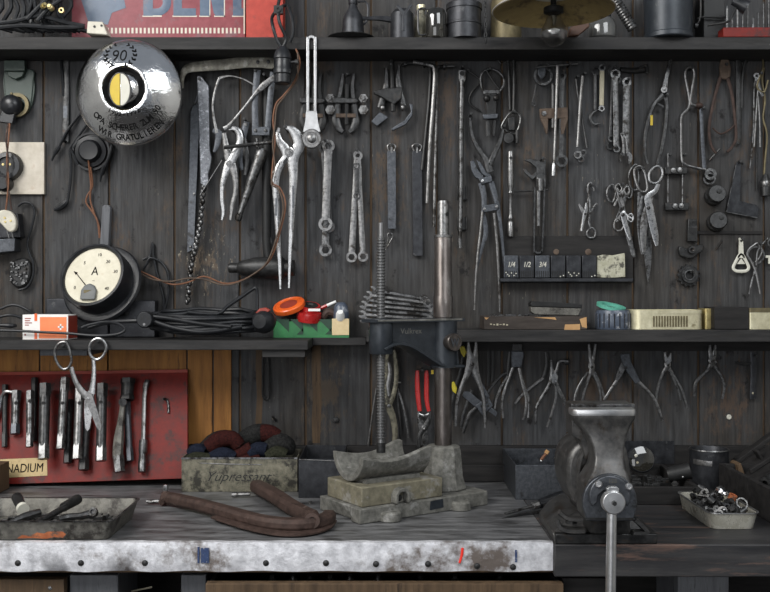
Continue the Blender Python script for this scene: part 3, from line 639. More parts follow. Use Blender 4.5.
# test lead spool
T('lead_reel', 'black rubber reel with test leads and red-brown wire hung below the hub cap', 'cable reel', 92, 152, .004, [
    ('reel', 'rubber', [L(92, 152, 0, [(.1, 0), (15, 0), (15.5, 2), (15.5, 5), (11.5, 6), (11, 9), (9, 11.5), (5, 11), (.1, 11)], seg=28), R(92, 152, 19, 17.2, .004, .01, seg=28)]),
    ('lead', 'rubber', [S([(86, 108, 1.5, .004), (76, 120, 1.5, .004), (67, 134, 1.5, .01), (60.5, 147, 1.5, .01)], None), S([(60.5, 147, 2.4, .01), (57, 153, 2.3, .01), (55.5, 155.5, 1.3, .01), (52.8, 161, 1.0, .008)], None, n=1)], {'label': 'test lead with a tapered probe'}),
    ('lead', 'rubber', [S([(88, 124, 1.5, .005), (76, 141, 1.5, .007), (71, 150, 1.5, .008), (72, 162, 1.5, .008), (71.5, 180, 1.5, .008), (69, 198, 1.6, .008), (66, 204, 3, .008), (60, 208, 2.6, .006), (55, 210, 1.6, .004)], None)], {'label': 'test lead with an alligator clip'}),
    ('lead', 'rubber', [S([(113, 146, 1.7, .008), (111, 156, 1.7, .012), (106, 167, 1.9, .012)], None), S([(106, 166, 2.7, .012), (103.5, 174, 2.4, .011), (102.5, 176, 1.2, .01), (101, 182, 1.1, .01)], None, n=1)]),
    ('loop', 'rubber', [S([(72, 152, 1.5, .006), (80, 142, 1.5, .008), (94, 137, 1.5, .01), (108, 141, 1.5, .008), (113, 147, 1.5, .008)], None), S([(72, 150, 1.5, .01), (76, 158, 1.5, .01), (79, 165, 1.5, .008)], None)]),
    ('wire', 'copper', [S([(91.5, 160, 1, .026), (91.5, 176, 1, .012), (92, 186, 1, .008), (91, 200, .95, .006), (95, 214, .95, .005), (99, 224, .95, .004), (101, 238, .95, .003)], None), S([(93, 168, .9, .02), (93.5, 186, .9, .008), (88, 196, .9, .006), (87, 203, .9, .006), (93, 212, .9, .005), (98, 221, .9, .005), (100, 238, .95, .003)], None)])])
# hub cap with engraving
hx, hy = 129.5, 93.0
HP = [(53.2, 0), (53.4, 1.5), (52, 3.4), (48, 7.6), (42, 12.0), (36, 15.7), (30, 18.9), (25, 21.3), (22, 22.4), (20.6, 21.6), (19.4, 17.5), (18, 15.6), (16.8, 17), (15.3, 21.0), (12.5, 24), (7, 26.6), (.1, 27.8)]
def hdepth(x, y):
    s = sc(.126); r = math.hypot(x - hx, y - hy)
    for (r1, h1), (r0, h0) in zip(HP[:-1], HP[1:]):
        if r0 <= r <= r1: return (h0 + (h1 - h0) * (r - r0) / max(1e-6, r1 - r0)) * s + .0002
    return HP[-1][1] * s + .0002
leaves = []
def leaf(x, y, a, l):
    ca, sa = math.cos(a), math.sin(a)
    pts = [(x + u * l * ca - w * l * sa, y + u * l * sa + w * l * ca) for u, w in ((0, 0), (.35, .24), (.75, .2), (1.05, 0), (.75, -.2), (.35, -.24))]
    leaves.append(P(pts, hdepth(x, y) - .002, hdepth(x, y) + .0008))
lx, ly = 124.5, 59.5
for sgn in (-1, 1):
    for k in range(7):
        a = math.radians(24 + k * 21); r = 14.2
        px, py = lx + sgn * r * math.sin(a) * 1.05, ly + r * math.cos(a) * .92
        ta = math.atan2(-math.sin(a), sgn * math.cos(a))
        leaf(px, py, ta - sgn * .75 if sgn > 0 else ta + .75, 3.5)
        leaf(px, py, ta + sgn * .65 if sgn > 0 else ta - .65, 3.0)
T('hub_cap', 'large polished chrome hub cap engraved with 90 in a laurel wreath', 'hub cap', hx, hy, .126, [
    ('dome', 'chrome', [L(hx, hy, 0, [(.1, -3), (50, -3), (52.6, -1)] + HP, seg=96)], {'ang': 60}),
    ('groove_reflection', 'dark', [L(hx, hy, 0, [(20.5, 21.9), (19.2, 18.1), (18, 16.2), (16.9, 17.6), (15.4, 21.5), (15.4, 21.1), (16.7, 17.1), (18, 15.7), (19.4, 17.6), (20.5, 21.5), (20.5, 21.9)], seg=64)]),  # dark reflection in the chrome groove, painted on as a dark ring
    ('emblem', 'yellow', [P([(127.5 - 10 * math.sin(a) * (1 if math.sin(a) > 0 else 0), 95.5 - 15.5 * math.cos(a)) for a in [math.pi * k / 12 for k in range(13)]], hdepth(hx, hy) - .002, hdepth(hx, hy) + .0012)], {'label': 'yellow half'}),
    ('emblem', 'whiteenamel', [P([(128.4 + 9 * math.sin(a), 95.5 - 15.5 * math.cos(a)) for a in [math.pi * k / 12 for k in range(13)]], hdepth(hx, hy) - .002, hdepth(hx, hy) + .0012)], {'label': 'white half'}),
    ('emblem_rim', 'dark', [S([(128 + 10.4 * math.sin(a), 95.5 - 16.2 * math.cos(a), .7, hdepth(hx, hy) + .0005) for a in [2 * math.pi * k / 20 for k in range(20)]], None, closed=True, n=2, seg=6)]),
    ('engraved_number', 'ink', [TX('90', lx - .3, ly + 6.2, 12.5, .03, warp=hdepth, xs=.88, off=-.008)]),
    ('engraved_line', 'ink', [TX('1902-1992', 0, 0, 4.6, 0, arc=(hx, hy, 27.5, -33, 33), warp=hdepth, off=.012)]), ('engraved_line', 'ink', [TX('OPA SCHERER ZUM 90', 0, 0, 5.4, 0, arc=(hx - 1, hy, 40.0, -48, 62), warp=hdepth, off=.014)]),
    ('engraved_line', 'ink', [TX('WIR GRATULIEREN', 0, 0, 5.2, 0, arc=(hx, hy, 48.6, -33, 46), warp=hdepth, off=.014)]),
    ('wreath', 'ink', [S([(115, 73, .6, hdepth(118, 73)), (121, 71, .6, hdepth(121, 71)), (127, 73, .6, hdepth(127, 73)), (133, 73.5, .6, hdepth(133, 73.5))], None), S([(134, 71, .6, hdepth(134, 71)), (128, 71.5, .6, hdepth(128, 71.5)), (121, 74, .6, hdepth(121, 74))], None)] + leaves)])
T('wooden_batten', 'short upright dark grey wooden batten behind the ammeter', 'batten', 106, 230, .002, [('b', 'greywood', [P([(101, 252), (104, 207), (106, 205.5), (110.5, 205.5), (112, 208), (110, 252)], -.002, .016)], {'bev': .7})])
# ammeter
zb = ydl(.10)
AX = (-.20, .42, 1)
ac = Vector(AX).normalized()
def adial(x, y, o=0):
    q = sc(.06)
    h = 19.6 + o
    X0, Y0, D0 = 102.6 + ac.x * h, 283.4 - ac.y * h, .005 + ac.z * h * q
    return D0 - (ac.x * (x - X0) * q + ac.y * (Y0 - y) * q) / ac.z
aw = lambda x, y: adial(x, y, .15)
K5 = sc(.105) / sc(.06)
ax_ = lambda x: CX + (x - CX) * K5
ay_ = lambda y: HY + (y - HY) * K5
aq = [(ax_(x), ay_(y)) for x, y in [(84, 299.5), (84, 290), (87, 285.5), (92, 283.5), (97, 285.5), (100, 290), (100, 299.5)]]
T('ammeter', 'large round black ammeter with cream dial marked A, standing on the left shelf', 'ammeter', 100, zb, .06, [
    ('mount_box', 'tindark', [WB((48 - CX) * sc(.03), (110 - CX) * sc(.03), .002, .045, ZL + .0005, ZL + .10)], {'bev': 1}),
    ('mount_box', 'tindark', [WB((110.3 - CX) * sc(.03), (156 - CX) * sc(.03), .002, .04, ZL + .0005, ZL + .095)], {'bev': 1}),
    ('flange', 'bakelite', [L(102.5, 285, -.004, [(.1, 0), (41, 0), (41.5, 2), (40, 4), (36, 5), (.1, 5)], AX, seg=48)], [
        ('bolt', 'worn', [L(102.5 + 37.5 * math.cos(a), 286 + 35.5 * math.sin(a), .012 - .03 * math.sin(a), [(2, 0), (1.8, 1.2), (.1, 1.6)], AX, seg=12)]) for a in (.9, 1.65, 2.6)]),
    ('case', 'bakelite', [L(102.6, 283.4, .005, [(.1, 0), (33.5, 0), (34, 19.5), (33, 22.5), (31.2, 23), (29.6, 21.5), (29.2, 19), (.1, 19)], AX, seg=56)]),
    ('dial', 'dial', [L(102.6, 283.4, .005, [(.1, 18.5), (29.2, 18.5), (29.2, 19.6), (.1, 19.6)], AX, seg=56)], [
        ('marking', 'ink', [TX('A', ax_(95.2), ay_(275), 8.2, 0, xs=.9, warp=aw)]), *[('scale_mark', 'ink', [TX(tx, ax_(x), ay_(y), 3.0, 0, warp=aw)]) for tx, x, y in (('0', 76, 289), ('5', 83, 264), ('10', 98, 256), ('20', 108, 263), ('30', 117, 273), ('40', 110, 290), ('~', 95, 282))],
        ('needle', 'ink', [S([(ax_(90), ay_(288), .55, adial(ax_(90), ay_(288), .6)), (ax_(75), ay_(272.5), .3, adial(ax_(75), ay_(272.5), .6))], None, n=1, seg=6), P([(ax_(73), ay_(271)), (ax_(77), ay_(272.5)), (ax_(75.2), ay_(275))], adial(ax_(75), ay_(273), .3), adial(ax_(75), ay_(273), .8))])]),
    ('pivot_cover', 'boxgrey', [('rings', ([[W(x, y, .06) + Vector((0, -adial(x, y, o), 0)) - W(100, zb, .06) for x, y in aq] for o in (0, 3.4)],), {})], {'bev': 1}, [('plate', 'oldbrass', [B(ax_(87.5), ay_(290), ax_(97), ay_(293), adial(ax_(92), ay_(291), 3.3), adial(ax_(92), ay_(291), 3.7))])])])
T('cable', 'black cable loop standing behind the ammeter at its right side', 'cable', 160, 280, .008, [('c', 'rubber', [S([(143, 260, 1.3, .004), (147, 258, 1.3, .002), (150, 256, 1.3), (152.5, 243, 1.6), (153.5, 256, 1.4), (157, 274, 1.3), (163, 296, 1.3), (164, 314, 1.3)], None), S([(144, 269, 1.2, .003), (147, 264, 1.2, .004), (151, 258, 1.2, .004), (162, 263, 1.3, .002), (168.5, 276, 1.3, .002), (168, 298, 1.3, .002), (162, 318, 1.3, .002)], None)])])
T('wire_pair', 'long brown twin wire sweeping from the lamp holder down to the ammeter', 'wire', 260, 240, .092, [
    ('brown_wire', 'copper', [S([(297, 52, 0.9, 0.03), (301, 66, 0.9, 0.03), (295, 82, 0.9, 0.01), (283, 96, 0.9, 0), (276, 104, 0.9, 0), (273, 120, 0.9, 0.0), (275, 140, 0.9, 0), (273, 162, 0.9, 0), (272, 182, 0.9, 0), (280, 188, 0.9, 0), (285.5, 204, 0.9, 0), (281, 228, 0.9, 0), (271, 258, 0.9, 0), (256, 272, 0.9, -0.012), (238, 281, 0.9, -0.03), (220, 283, 0.9, -0.05), (200, 276, 0.9, -0.052), (184, 282, 0.9, -0.052), (165, 284, 0.9, -0.07), (146, 276, 0.9, -0.062), (136, 271, 0.9, -0.05)], None)]),
    ('rust_wire', 'rust', [S([(299, 56, 0.8, 0.034), (299, 72, 0.8, 0.034), (297, 82, 0.8, 0.014), (283, 99, 0.8, 0.004), (277, 108, 0.8, 0.004), (275, 126, 0.8, 0.004), (273, 144, 0.8, 0.004), (275, 167, 0.8, 0.004), (271.5, 184, 0.8, 0.004), (279, 190, 0.8, 0.004), (283.5, 208, 0.8, 0.004), (279, 230, 0.8, 0.004), (268, 261, 0.8, 0.004), (253, 274, 0.8, -0.008), (236, 282.5, 0.8, -0.026), (219, 284.6, 0.8, -0.046), (200, 279, 0.8, -0.048), (184, 278, 0.8, -0.048), (165, 281, 0.8, -0.066), (147, 279, 0.8, -0.058), (136, 273, 0.8, -0.046)], None)])])
# chain wrench
lk = []
cp = catmull([(204, 187), (202, 205), (200, 226), (196, 245), (192, 262), (189.5, 280), (188, 302)], 6)
for k, (x, y) in enumerate(cp): lk += [K(x + (.9 if k % 2 else -.9), y, .004 if k % 2 else 0, 2.7, .85, 1.15, .8)] if 1 else []
T('chain_wrench', 'chain pipe wrench with speckled grey handle and its chain hanging down', 'chain wrench', 204, 130, .024, [
    ('handle', 'speckle', [P([(197, 76), (201, 76), (209, 86), (210, 150), (212, 158), (210.5, 168), (208.5, 174), (209, 184), (205, 187), (200.5, 183), (199, 130)], -.004, .004)], {'bev': .8}),
    ('chain', 'worn', lk)], nail=(202, 82))
T('steel_bar', 'long dark steel bar with rivets hanging behind the chain wrench', 'bar', 193, 170, .010, [
    ('bar', 'bluesteel', [P([(190.5, 112), (199, 90), (200, 120), (196.5, 196), (194.5, 249), (187, 253), (188.5, 196)], -.003, .003)], {'bev': .5}),
    ('rivet', 'worn', [L(194.5, 194, .003, [(1.5, 0), (1.2, .8), (.1, 1.1)], seg=10)]), ('rivet', 'worn', [L(191, 247, .003, [(1.5, 0), (1.2, .8), (.1, 1.1)], seg=10)])], nail=(196, 105))
# big saw frame / scythe-like band
T('saw_frame', 'curved rusty flat steel saw frame hanging horizontally under the upper shelf', 'saw frame', 230, 65, .040, [
    ('frame', 'mottled', [S([(182, 88, 1.5), (182.5, 76, 2.5), (187, 69, 4.2), (200, 66.5, 5.0), (225, 64.5, 5.4), (250, 62, 5.6), (272, 63.5, 5.4), (276, 66, 4)], .003)]),
    ('rivet', 'iron', [L(258, 62.5, .003, [(2, 0), (1.8, 1), (.1, 1.3)], seg=12)]), ('rivet', 'iron', [L(268.5, 62, .003, [(2, 0), (1.8, 1), (.1, 1.3)], seg=12)])], nail=[(223, 60, .04)])
T('valve_tool', 'hinged blue-grey spring lever tool with thin rods beside the small pliers', 'lever tool', 250, 110, .034, [
    ('lever', 'bluesteel', [S([(257.5, 70, 3.3), (255, 100, 3.2), (255.5, 130, 3.2)], .0025, n=2)]), ('lever', 'bluesteel', [S([(273, 72, 3), (270, 100, 3), (267.5, 130, 3)], .0025, n=2)]),
    ('cross_plate', 'bluesteel', [B(252, 127, 270, 136, .0026, .006)], {'bev': .8}, [('rivet', 'dark', [L(x, 131, .006, [(1.8, 0), (1.5, 1), (.1, 1.3)], seg=12) for x in (256, 266)])]),
    ('rod', 'worn', [S([(275, 77, 2.4, .006), (264, 86, 3, .006), (255, 95, 1.6, .006), (243, 110, 1.2, .006), (230, 125, 1.6, .005), (224, 129, 2.2, .004)], .0015)]),
    ('spring', 'steel', [S([(219.5, 78, 1.3, .002), (216, 88, 1.1, .002), (213, 102, 1.1, .002), (213.5, 116, 1.1, .002), (217, 133, 1.6, .002)], .001), S([(219.5, 78, 1.6, .002), (230, 76, .8, .002), (243, 79, .8, .002), (254, 85, .8, .002)], .001)]),
    ('arm', 'bluesteel', [S([(213, 130, 2.2), (219, 134, 3.6), (217, 145, 2.8), (214, 152, 1.5)], .002)]), ('thin_wire', 'steel', [S([(222, 160, .5), (200, 195, .5)], None, n=1, seg=6)])], nail=(257.5, 74, .04))
T('tap_bar', 'slim black tap wrench bar with bright collars lying across the hammer handle', 'tap wrench', 258, 144, .070, [
    ('bar', 'black', [S([(224, 147.5, 1.9), (254, 144, 1.9)], None, n=1)]), ('collar', 'worn', [L(254, 144, 0, [(.1, 0), (2.6, 0), (2.6, 4), (1.8, 4.5), (1.8, 13), (2.4, 13.5), (2.4, 20), (.1, 20.5)], (.985, .11, 0), seg=14), L(257, 143, 0, [(1.6, -4), (1.6, 4.5)], 'z', seg=12)])])
PG = 'pliers and nippers under the right shelf'
T('combination_pliers', 'small bright chrome gripping pliers hanging closed left of the long water pump pliers', 'pliers', 230, 170, .050, [
    ('handle', 'bright', [S([(229, 129, 2), (235, 128.5, 2.6), (239, 133, 3.2), (240, 142, 3.4), (236, 152, 3.9), (230, 163, 4.6), (226, 172, 3.6), (222.3, 185, 2.5), (222, 200, 2.2), (223.4, 212, 1.9), (222, 220, 1.2)], .0035)]),
    ('handle', 'steel', [S([(224, 133, 2.2), (226, 146, 3), (229, 158, 4.2), (232, 166, 4), (235, 178, 2.8), (235.5, 192, 2.4), (232, 206, 2.2), (230.5, 220, 1.3)], .003)]),
    ('rivet', 'worn', [R(229.5, 164, 3.4, 2.4, .003, .0048), L(229.5, 164, .003, [(2.2, 0), (2, .7), (.1, .9)], seg=14), B(227.6, 163.5, 231.4, 164.5, .0045, .0051)])], nail=(233, 131, .055))
T('combination_pliers', 'dull dark pliers hanging behind the bright chrome pliers', 'pliers', 245, 150, .018, [
    ('handle', 'bluesteel', [S([(247, 122, 3), (244, 132, 3.6), (241.5, 146, 3), (240, 160, 2.8), (242, 170, 2)], .003)]), ('handle', 'dark', [S([(241, 128, 2), (244, 142, 3), (247, 160, 2.8), (245, 175, 2)], .003)]), ('rivet', 'worn', [L(246, 124.5, .003, [(2.1, 0), (1.8, .9), (.1, 1.1)], seg=12)])], nail=(246, 121))
T('hammer', 'ball-ended steel bar hammer with tapered tube handle leaning diagonally', 'hammer', 250, 185, .046, [
    ('handle', 'worn', [L(238, 219, 0, [(.1, -2), (3, -2), (3.6, 0), (3.6, 4), (2.8, 5), (3.0, 10), (4.3, 28), (5.2, 50), (6.2, 70), (5.5, 74), (.1, 75)], (.33, .94, 0), seg=16)])])
T('sledge_hammer', 'black long-handled hammer with dark round head hanging upside down on wall', 'hammer', 266, 210, .030, [
    ('handle', 'black', [S([(265.5, 84, 4.6, -.016), (266, 150, 4.8, -.014), (266.5, 240, 4.6), (268, 258, 4.6)], None, n=1, seg=12)]),
    ('head', 'iron', [L(229, 268, .004, [(.1, 0), (4.4, 0), (5, 2), (5, 9), (7, 11), (9, 20), (10.5, 26), (11.5, 42), (11.5, 54), (8, 57), (8, 66), (.1, 66.5)], (.985, -.0, .05), seg=20)], {'bev': .3}), ('collar', 'iron', [R(266.6, 241, 5.4, 4.4, -.004, .004)])], nail=(266, 78))
T('water_pump_pliers', 'large bright chrome water pump pliers with very long straight handles', 'pliers', 287, 210, .072, [
    ('handle', 'bright', [S([(285, 128, 1.5), (291, 129, 3.6), (297.5, 137, 5.4), (299, 146, 5.6), (294.5, 153, 6), (293, 162, 5.2), (293.5, 176, 4.2), (292.5, 195, 3.6), (291.5, 220, 2.9), (290, 255, 2.0), (289, 288, 1.2)], .0035)]),
    ('handle', 'bright', [S([(279, 128, 1.5), (278, 135, 2.5), (280, 142, 3.6), (285, 149, 4.6), (286, 157, 4), (280, 166, 3.4), (275.5, 177, 4.2), (275.5, 188, 3.4), (276.5, 205, 2.9), (278, 235, 2.4), (279.5, 262, 2.0), (280.5, 289, 1.2)], .003)]),
    ('rivet', 'worn', [R(289, 152.5, 4.4, 3, .004, .0062), L(289, 152.5, .003, [(2.8, 0), (2.6, 1.2), (.1, 1.5)], seg=16)]),
    ('jaw_slot', 'black', [P([(283, 131), (287, 136), (292, 144), (295, 151), (290, 146), (285, 140)], .0036, .0042), P([(283, 162), (287, 157), (288, 160), (284, 166)], .0036, .0042)]),
    ('grip_mark', 'bluesteel', [B(292.4, 186, 294, 208, .0036, .0041), B(275.4, 198, 276.9, 216, .0031, .0036)])], nail=(288, 132, .078))
# slotted ratchet brace
T('ratchet_lever', 'bright steel slotted ratchet lever with round pivot head hanging under upper shelf', 'ratchet', 312, 95, .126, [
    ('lever', 'satin', [S([(307.8, 112, 1.6), (307.8, 44, 1.6), (308.5, 38.6, 1.6), (311.5, 36.6, 1.6), (314.5, 38.6, 1.6), (315.2, 44, 1.6), (315.2, 112, 1.6)], .0025, n=2), P([(306.2, 111), (316.8, 111), (318, 121), (320.5, 132), (303, 132), (305.4, 121)], -.0025, .0025)], {'bev': .3}),
    ('head', 'steel', [L(311.8, 139, -.004, [(.1, 0), (9.6, 0), (9.8, 1), (9.8, 4), (9, 4.8), (6.4, 4.8), (6, 4.2), (4.4, 4.2), (4, 6), (2.5, 6.8), (.1, 7)], seg=32)], [('square', 'bright', [P([(309, 139), (311.8, 136.2), (314.6, 139), (311.8, 141.8)], .009, .0125)], {'bev': .4})])])
# bearing pullers
def puller(x, y, d, lab, key, spread=1):
    X = lambda u: x + u; Y = lambda v: y + v
    T('bearing_puller', lab, 'puller', x, y, d, [
        ('jaw', key, [S([(X(-3), Y(-33), 1.5), (X(-4.5), Y(-22), 2.6), (X(-7), Y(-8), 2.6), (X(-9), Y(2), 3.6), (X(-10), Y(12), 4), (X(-8), Y(20), 4), (X(-3), Y(25), 2.5)], .005)]),
        ('jaw', key, [S([(X(8), Y(-33), 1.6), (X(6.5), Y(-20), 2.4), (X(7.5), Y(-8), 2.6), (X(9), Y(2), 3.4), (X(10), Y(12), 3.6), (X(8), Y(20), 3.8), (X(3), Y(25), 2.5)], .005)]),
        ('cross_bar', 'dark', [P([(X(-13), Y(-9)), (X(10), Y(-8)), (X(13), Y(-5)), (X(10), Y(-3)), (X(-13), Y(-3))], .004, .012)], {'bev': .8}),
        ('spindle', 'black', [S([(X(1), Y(-22), 2.4, .002), (X(.5), Y(18), 2.4, .002)], None, n=1)]),
        ('band', 'rust', [P([(X(-10), Y(7)), (X(10), Y(7)), (X(10), Y(11)), (X(-10), Y(11))], .005, .0075)], {'bev': .4}),
        ('nut', 'worn', [L(X(18), Y(-8), .004, [(.1, 0), (4.6, 0), (4.6, 4), (2, 4), (2, 7), (.1, 7)], (-.15, -.1, 1), seg=6), L(X(18), Y(4), .004, [(.1, 0), (5, 0), (5, 5), (2.2, 5), (.1, 5.2)], (-.1, 0, 1), seg=6)])], group='bearing pullers', nail=(x + 2, y - 31))
puller(346, 107, .016, 'dark bearing puller with rust band, middle of three, right of the ratchet lever', 'dark')
puller(313, 107, .010, 'black bearing puller half hidden behind the slotted ratchet lever', 'iron')
T('bearing_puller', 'black two-arm bearing puller with spread blue-grey claws', 'puller', 393, 100, .014, [
    ('arm', 'dark', [S([(386, 68, 1.6), (386.5, 80, 2.4), (385, 92, 3.4), (380, 108, 3)], .004)]), ('arm', 'dark', [S([(399, 66, 1.6), (398, 80, 3), (400, 92, 3.4), (404, 106, 3)], .004)]),
    ('yoke', 'iron', [P([(373, 92), (386, 89), (403, 88), (401, 100), (394, 106), (381, 98), (374, 95)], .003, .014)], {'bev': 1}),
    ('claw', 'bluesteel', [P([(371, 122), (380, 112), (388.5, 118), (377, 127)], 0, .008)], {'bev': .7}), ('claw', 'bluesteel', [P([(391, 129), (404, 121), (411, 112), (409, 104), (413, 105), (412.5, 116), (406, 125), (392.5, 131.5)], 0, .008)], {'bev': .7}),
    ('bolt', 'steel', [K(382.5, 109, .012, 3, .9, 1.2)]), ('bolt', 'steel', [K(402.5, 108.5, .012, 3, .9, 1.2)]), ('spindle', 'black', [S([(391.5, 60, 2, .006), (393, 112, 2.4, .008)], None, n=1)])], nail=(391, 66), group='bearing pullers')
# wrenches
def ringwrench(lab, x1, y1, r1, x2, y2, r2, w, d, key, nail=None, group=None, th=.003, off=0):
    dx, dy = x2 - x1, y2 - y1; l = math.hypot(dx, dy); ux, uy = dx / l, dy / l
    a = (x1 + ux * r1 * .85, y1 + uy * r1 * .85); b = (x2 - ux * r2 * .85, y2 - uy * r2 * .85)
    return T('ring_wrench', lab, 'wrench', (x1 + x2) / 2, (y1 + y2) / 2, d, [('w', key, [R(x1, y1, r1, r1 * .62, -th - off, th + off, hexi=6), R(x2, y2, r2, r2 * .64, -th, th, hexi=6), S([(a[0], a[1], w * 1.15), ((a[0] * 2 + b[0]) / 3, (a[1] * 2 + b[1]) / 3, w), (b[0], b[1], w * 1.1)], th * .75, n=3)])], group=group, nail=nail)
WG = 'ring wrenches hanging between the ratchet lever and the files'
ringwrench('dark ring wrench hanging lowest in the bundle right of the ratchet lever', 326.5, 146, 6.5, 325.5, 250, 6.4, 3.4, .018, 'worn', (326, 143, .05))
ringwrench('black ring wrench in the bundle with its bright lower ring in front', 328.5, 146, 6.2, 325.5, 224, 7, 3.6, .032, 'steel')
ringwrench('dark short ring wrench overlapping at the back of the ring wrench bundle', 324, 148, 5.5, 329, 226.5, 6, 3, .025, 'dark')
ringwrench('left one of two slim ring wrenches joined at the top', 357.5, 155, 4.2, 351.5, 257, 5.4, 3, .016, 'steel', (357, 152, .04))
ringwrench('right one of two slim ring wrenches joined at the top', 358, 156, 4.6, 363, 256.5, 5.2, 2.6, .026, 'steel')
ringwrench('short dark ring wrench lying over the joined wrench pair', 356.5, 166, 3.4, 357, 196, 3.6, 2.2, .034, 'dark', th=.002)
# files
def rasp(lab, x, y0, y1, w, key, d, dxb=0):
    T('file', lab, 'file', x, (y0 + y1) / 2, d, [
        ('blade', key, [P([(x - w, y0 + 6), (x + w, y0 + 6), (x + w + dxb, y1), (x - w + dxb, y1)], -.0025, .0025)], {'bev': .4}),
        ('hook_end', 'steel', [S([(x - w * .6, y0 + 6, .9), (x - w * .9, y0 + 1, .9), (x, y0 - 1, .9), (x + w * .9, y0 + 1.5, .9), (x + w * .6, y0 + 6, .9)], None), B(x - 1, y0, x + 1, y0 + 8, -.001, .003)])], nail=(x, y0 + 1.5), group='files hanging on the wall')
rasp('short grey flat file with a wire hook hanging left of the press column', 391.5, 145, 229, 4.3, 'bluesteel', .012, .5)
rasp('longer black flat file just above the arm of the press', 417, 145, 256, 5, 'tindark', .010, 1)
# offset rods
T('angled_rod', 'bright steel rod with bent hockey-stick top hanging left of the breaker bar', 'rod', 435, 130, .026, [('r', 'steel', [S([(413, 62, 2.2), (420, 63, 2), (430, 65, 2), (434, 68, 2.3), (434.5, 80, 2.2), (432.5, 110, 2.1), (429.5, 150, 2), (427, 203, 1.7)], None)])], nail=(424, 67, .03))
T('angled_rod', 'thin dark rod with short bent top hanging just right of the bright bent rod', 'rod', 438, 140, .018, [('r', 'worn', [S([(455, 66, 1.5), (446, 66, 1.5), (438.5, 67, 1.5), (436.5, 72, 1.6), (436.5, 110, 1.6), (435, 170, 1.6), (434, 227, 2)], None, n=2)])], nail=(444, 69))
T('angled_rod', 'black rod bent at top, hanging leftmost behind the bright bent rod', 'rod', 428, 120, .012, [('r', 'iron', [S([(402, 66, 1.8), (408, 63, 1.8), (424, 64, 1.8), (430, 68, 1.8), (429, 100, 1.8), (422, 170, 1.8)], None)])], nail=(405, 66))
T('breaker_bar', 'long steel breaker bar with square holed head hanging vertically', 'breaker bar', 461, 160, .022, [
    ('bar', 'worn', [S([(462, 80, 3), (461, 130, 2.8), (461, 185, 2.4), (460, 236, 2), (460, 240, 2.3), (460, 248, 2.3)], None, n=1, seg=10)]), ('head', 'steel', [P([(458, 70), (466, 70), (465.5, 80), (463.5, 84), (459.5, 84), (458.5, 80)], -.006, .006)], {'bev': .7}), ('hole', 'black', [L(462, 74, .006, [(2.5, 0), (2.5, .2), (.1, .2)], seg=14)]),
    ('side_rail', 'iron', [B(457, 72, 458.6, 109, -.004, .002)])], nail=(462, 69))
T('bracket_pair', 'pair of dark clips holding the breaker bar to the wall', 'bracket', 461, 200, .003, [('clip', 'iron', [B(457, 186, 467, 200, -.003, .004), B(457, 186, 458.2, 200, .004, .012), B(465.8, 186, 467, 200, .004, .012)], {'bev': .4}), ('clip', 'iron', [B(457, 217, 466.5, 230, -.003, .004), B(457, 217, 458.2, 230, .004, .012), B(465.4, 217, 466.6, 230, .004, .012)], {'bev': .4})])

# ------------------------------------------------------------------ tool wall, right of centre
def loopwire(lab, pts, w, d, key, nail=None): T('wire_loop', lab, 'wire', pts[0][0], pts[0][1], d, [('w', key, [S([(x, y, w) for x, y in pts], None)])], nail=nail)
T('spring_clamp', 'dark stirrup-shaped clamp with a wire bail hanging at upper centre right', 'clamp', 491, 100, .018, [
    ('bail', 'worn', [S([(483, 92, 1.5), (480.5, 80, 1.5), (483, 72, 1.5), (489.5, 69, 1.5), (497, 71, 1.5), (503, 77, 1.5), (504, 84, 1.5), (500, 91, 1.5)], None), B(483, 90, 500, 94, -.002, .003)], {'bev': .5}),
    ('inner_wire', 'iron', [S([(486, 70, .9, .003), (492, 80, .9, .003), (499, 89, .9, .003)], None)]),
    ('bolt', 'iron', [K(486.5, 99, .006, 3.6), K(495.5, 98.5, .006, 3)]), ('body', 'iron', [P([(485, 94), (497, 93), (496, 120), (487, 120)], -.004, .004)], {'bev': .8}),
    ('foot', 'bluesteel', [P([(482, 115), (498, 114), (497, 119.5), (483, 120)], .004, .012)], {'bev': .8}), ('tail', 'iron', [S([(488, 120, 2), (488.5, 136, 2.4)], .003, n=1), S([(495, 120, 1.6), (494, 136, 1.6)], .003, n=1)])], nail=(489, 71))
loopwire('black bent wire hook hanging behind the stirrup clamp', [(468, 71), (476, 76), (480, 82), (472, 92), (469, 100), (472, 106), (480, 111)], 1.1, .006, 'iron', (468, 71))
loopwire('upper short black wire spike sticking sideways under the upper shelf', [(474, 58.5), (486, 58), (497, 60), (501, 64)], .9, .008, 'iron')
loopwire('left one of two straight black hanging rods right of the stirrup clamp', [(508, 58), (509, 80), (510, 110)], 1.5, .008, 'iron', (508, 60))
loopwire('right one of two straight black hanging rods right of the stirrup clamp', [(513.5, 56), (514, 84), (513.5, 112)], 1.7, .01, 'iron', (513.5, 58))
T('hose_clamp', 'small dark square wire clamp with knob hanging below the two black rods', 'clamp', 512, 125, .014, [
    ('wire_frame', 'worn', [S([(510, 113, 1), (517, 113, 1), (520.5, 118, 1), (518, 129, 1), (514, 134, 1), (506, 130.5, 1), (501.5, 126, 1)], None, closed=True)]),
    ('body', 'iron', [P([(507, 118), (515, 116), (515, 131), (508, 131)], -.003, .006)], {'bev': 1}), ('knob', 'iron', [L(508.5, 138.5, .002, [(.1, 0), (5, 0), (5.4, 1.5), (5, 4), (.1, 4.4)], (-.1, -.1, 1), seg=18)]), ('stem', 'iron', [S([(517, 130, 2), (517, 143, 2)], None, n=1)])], nail=(513, 113))
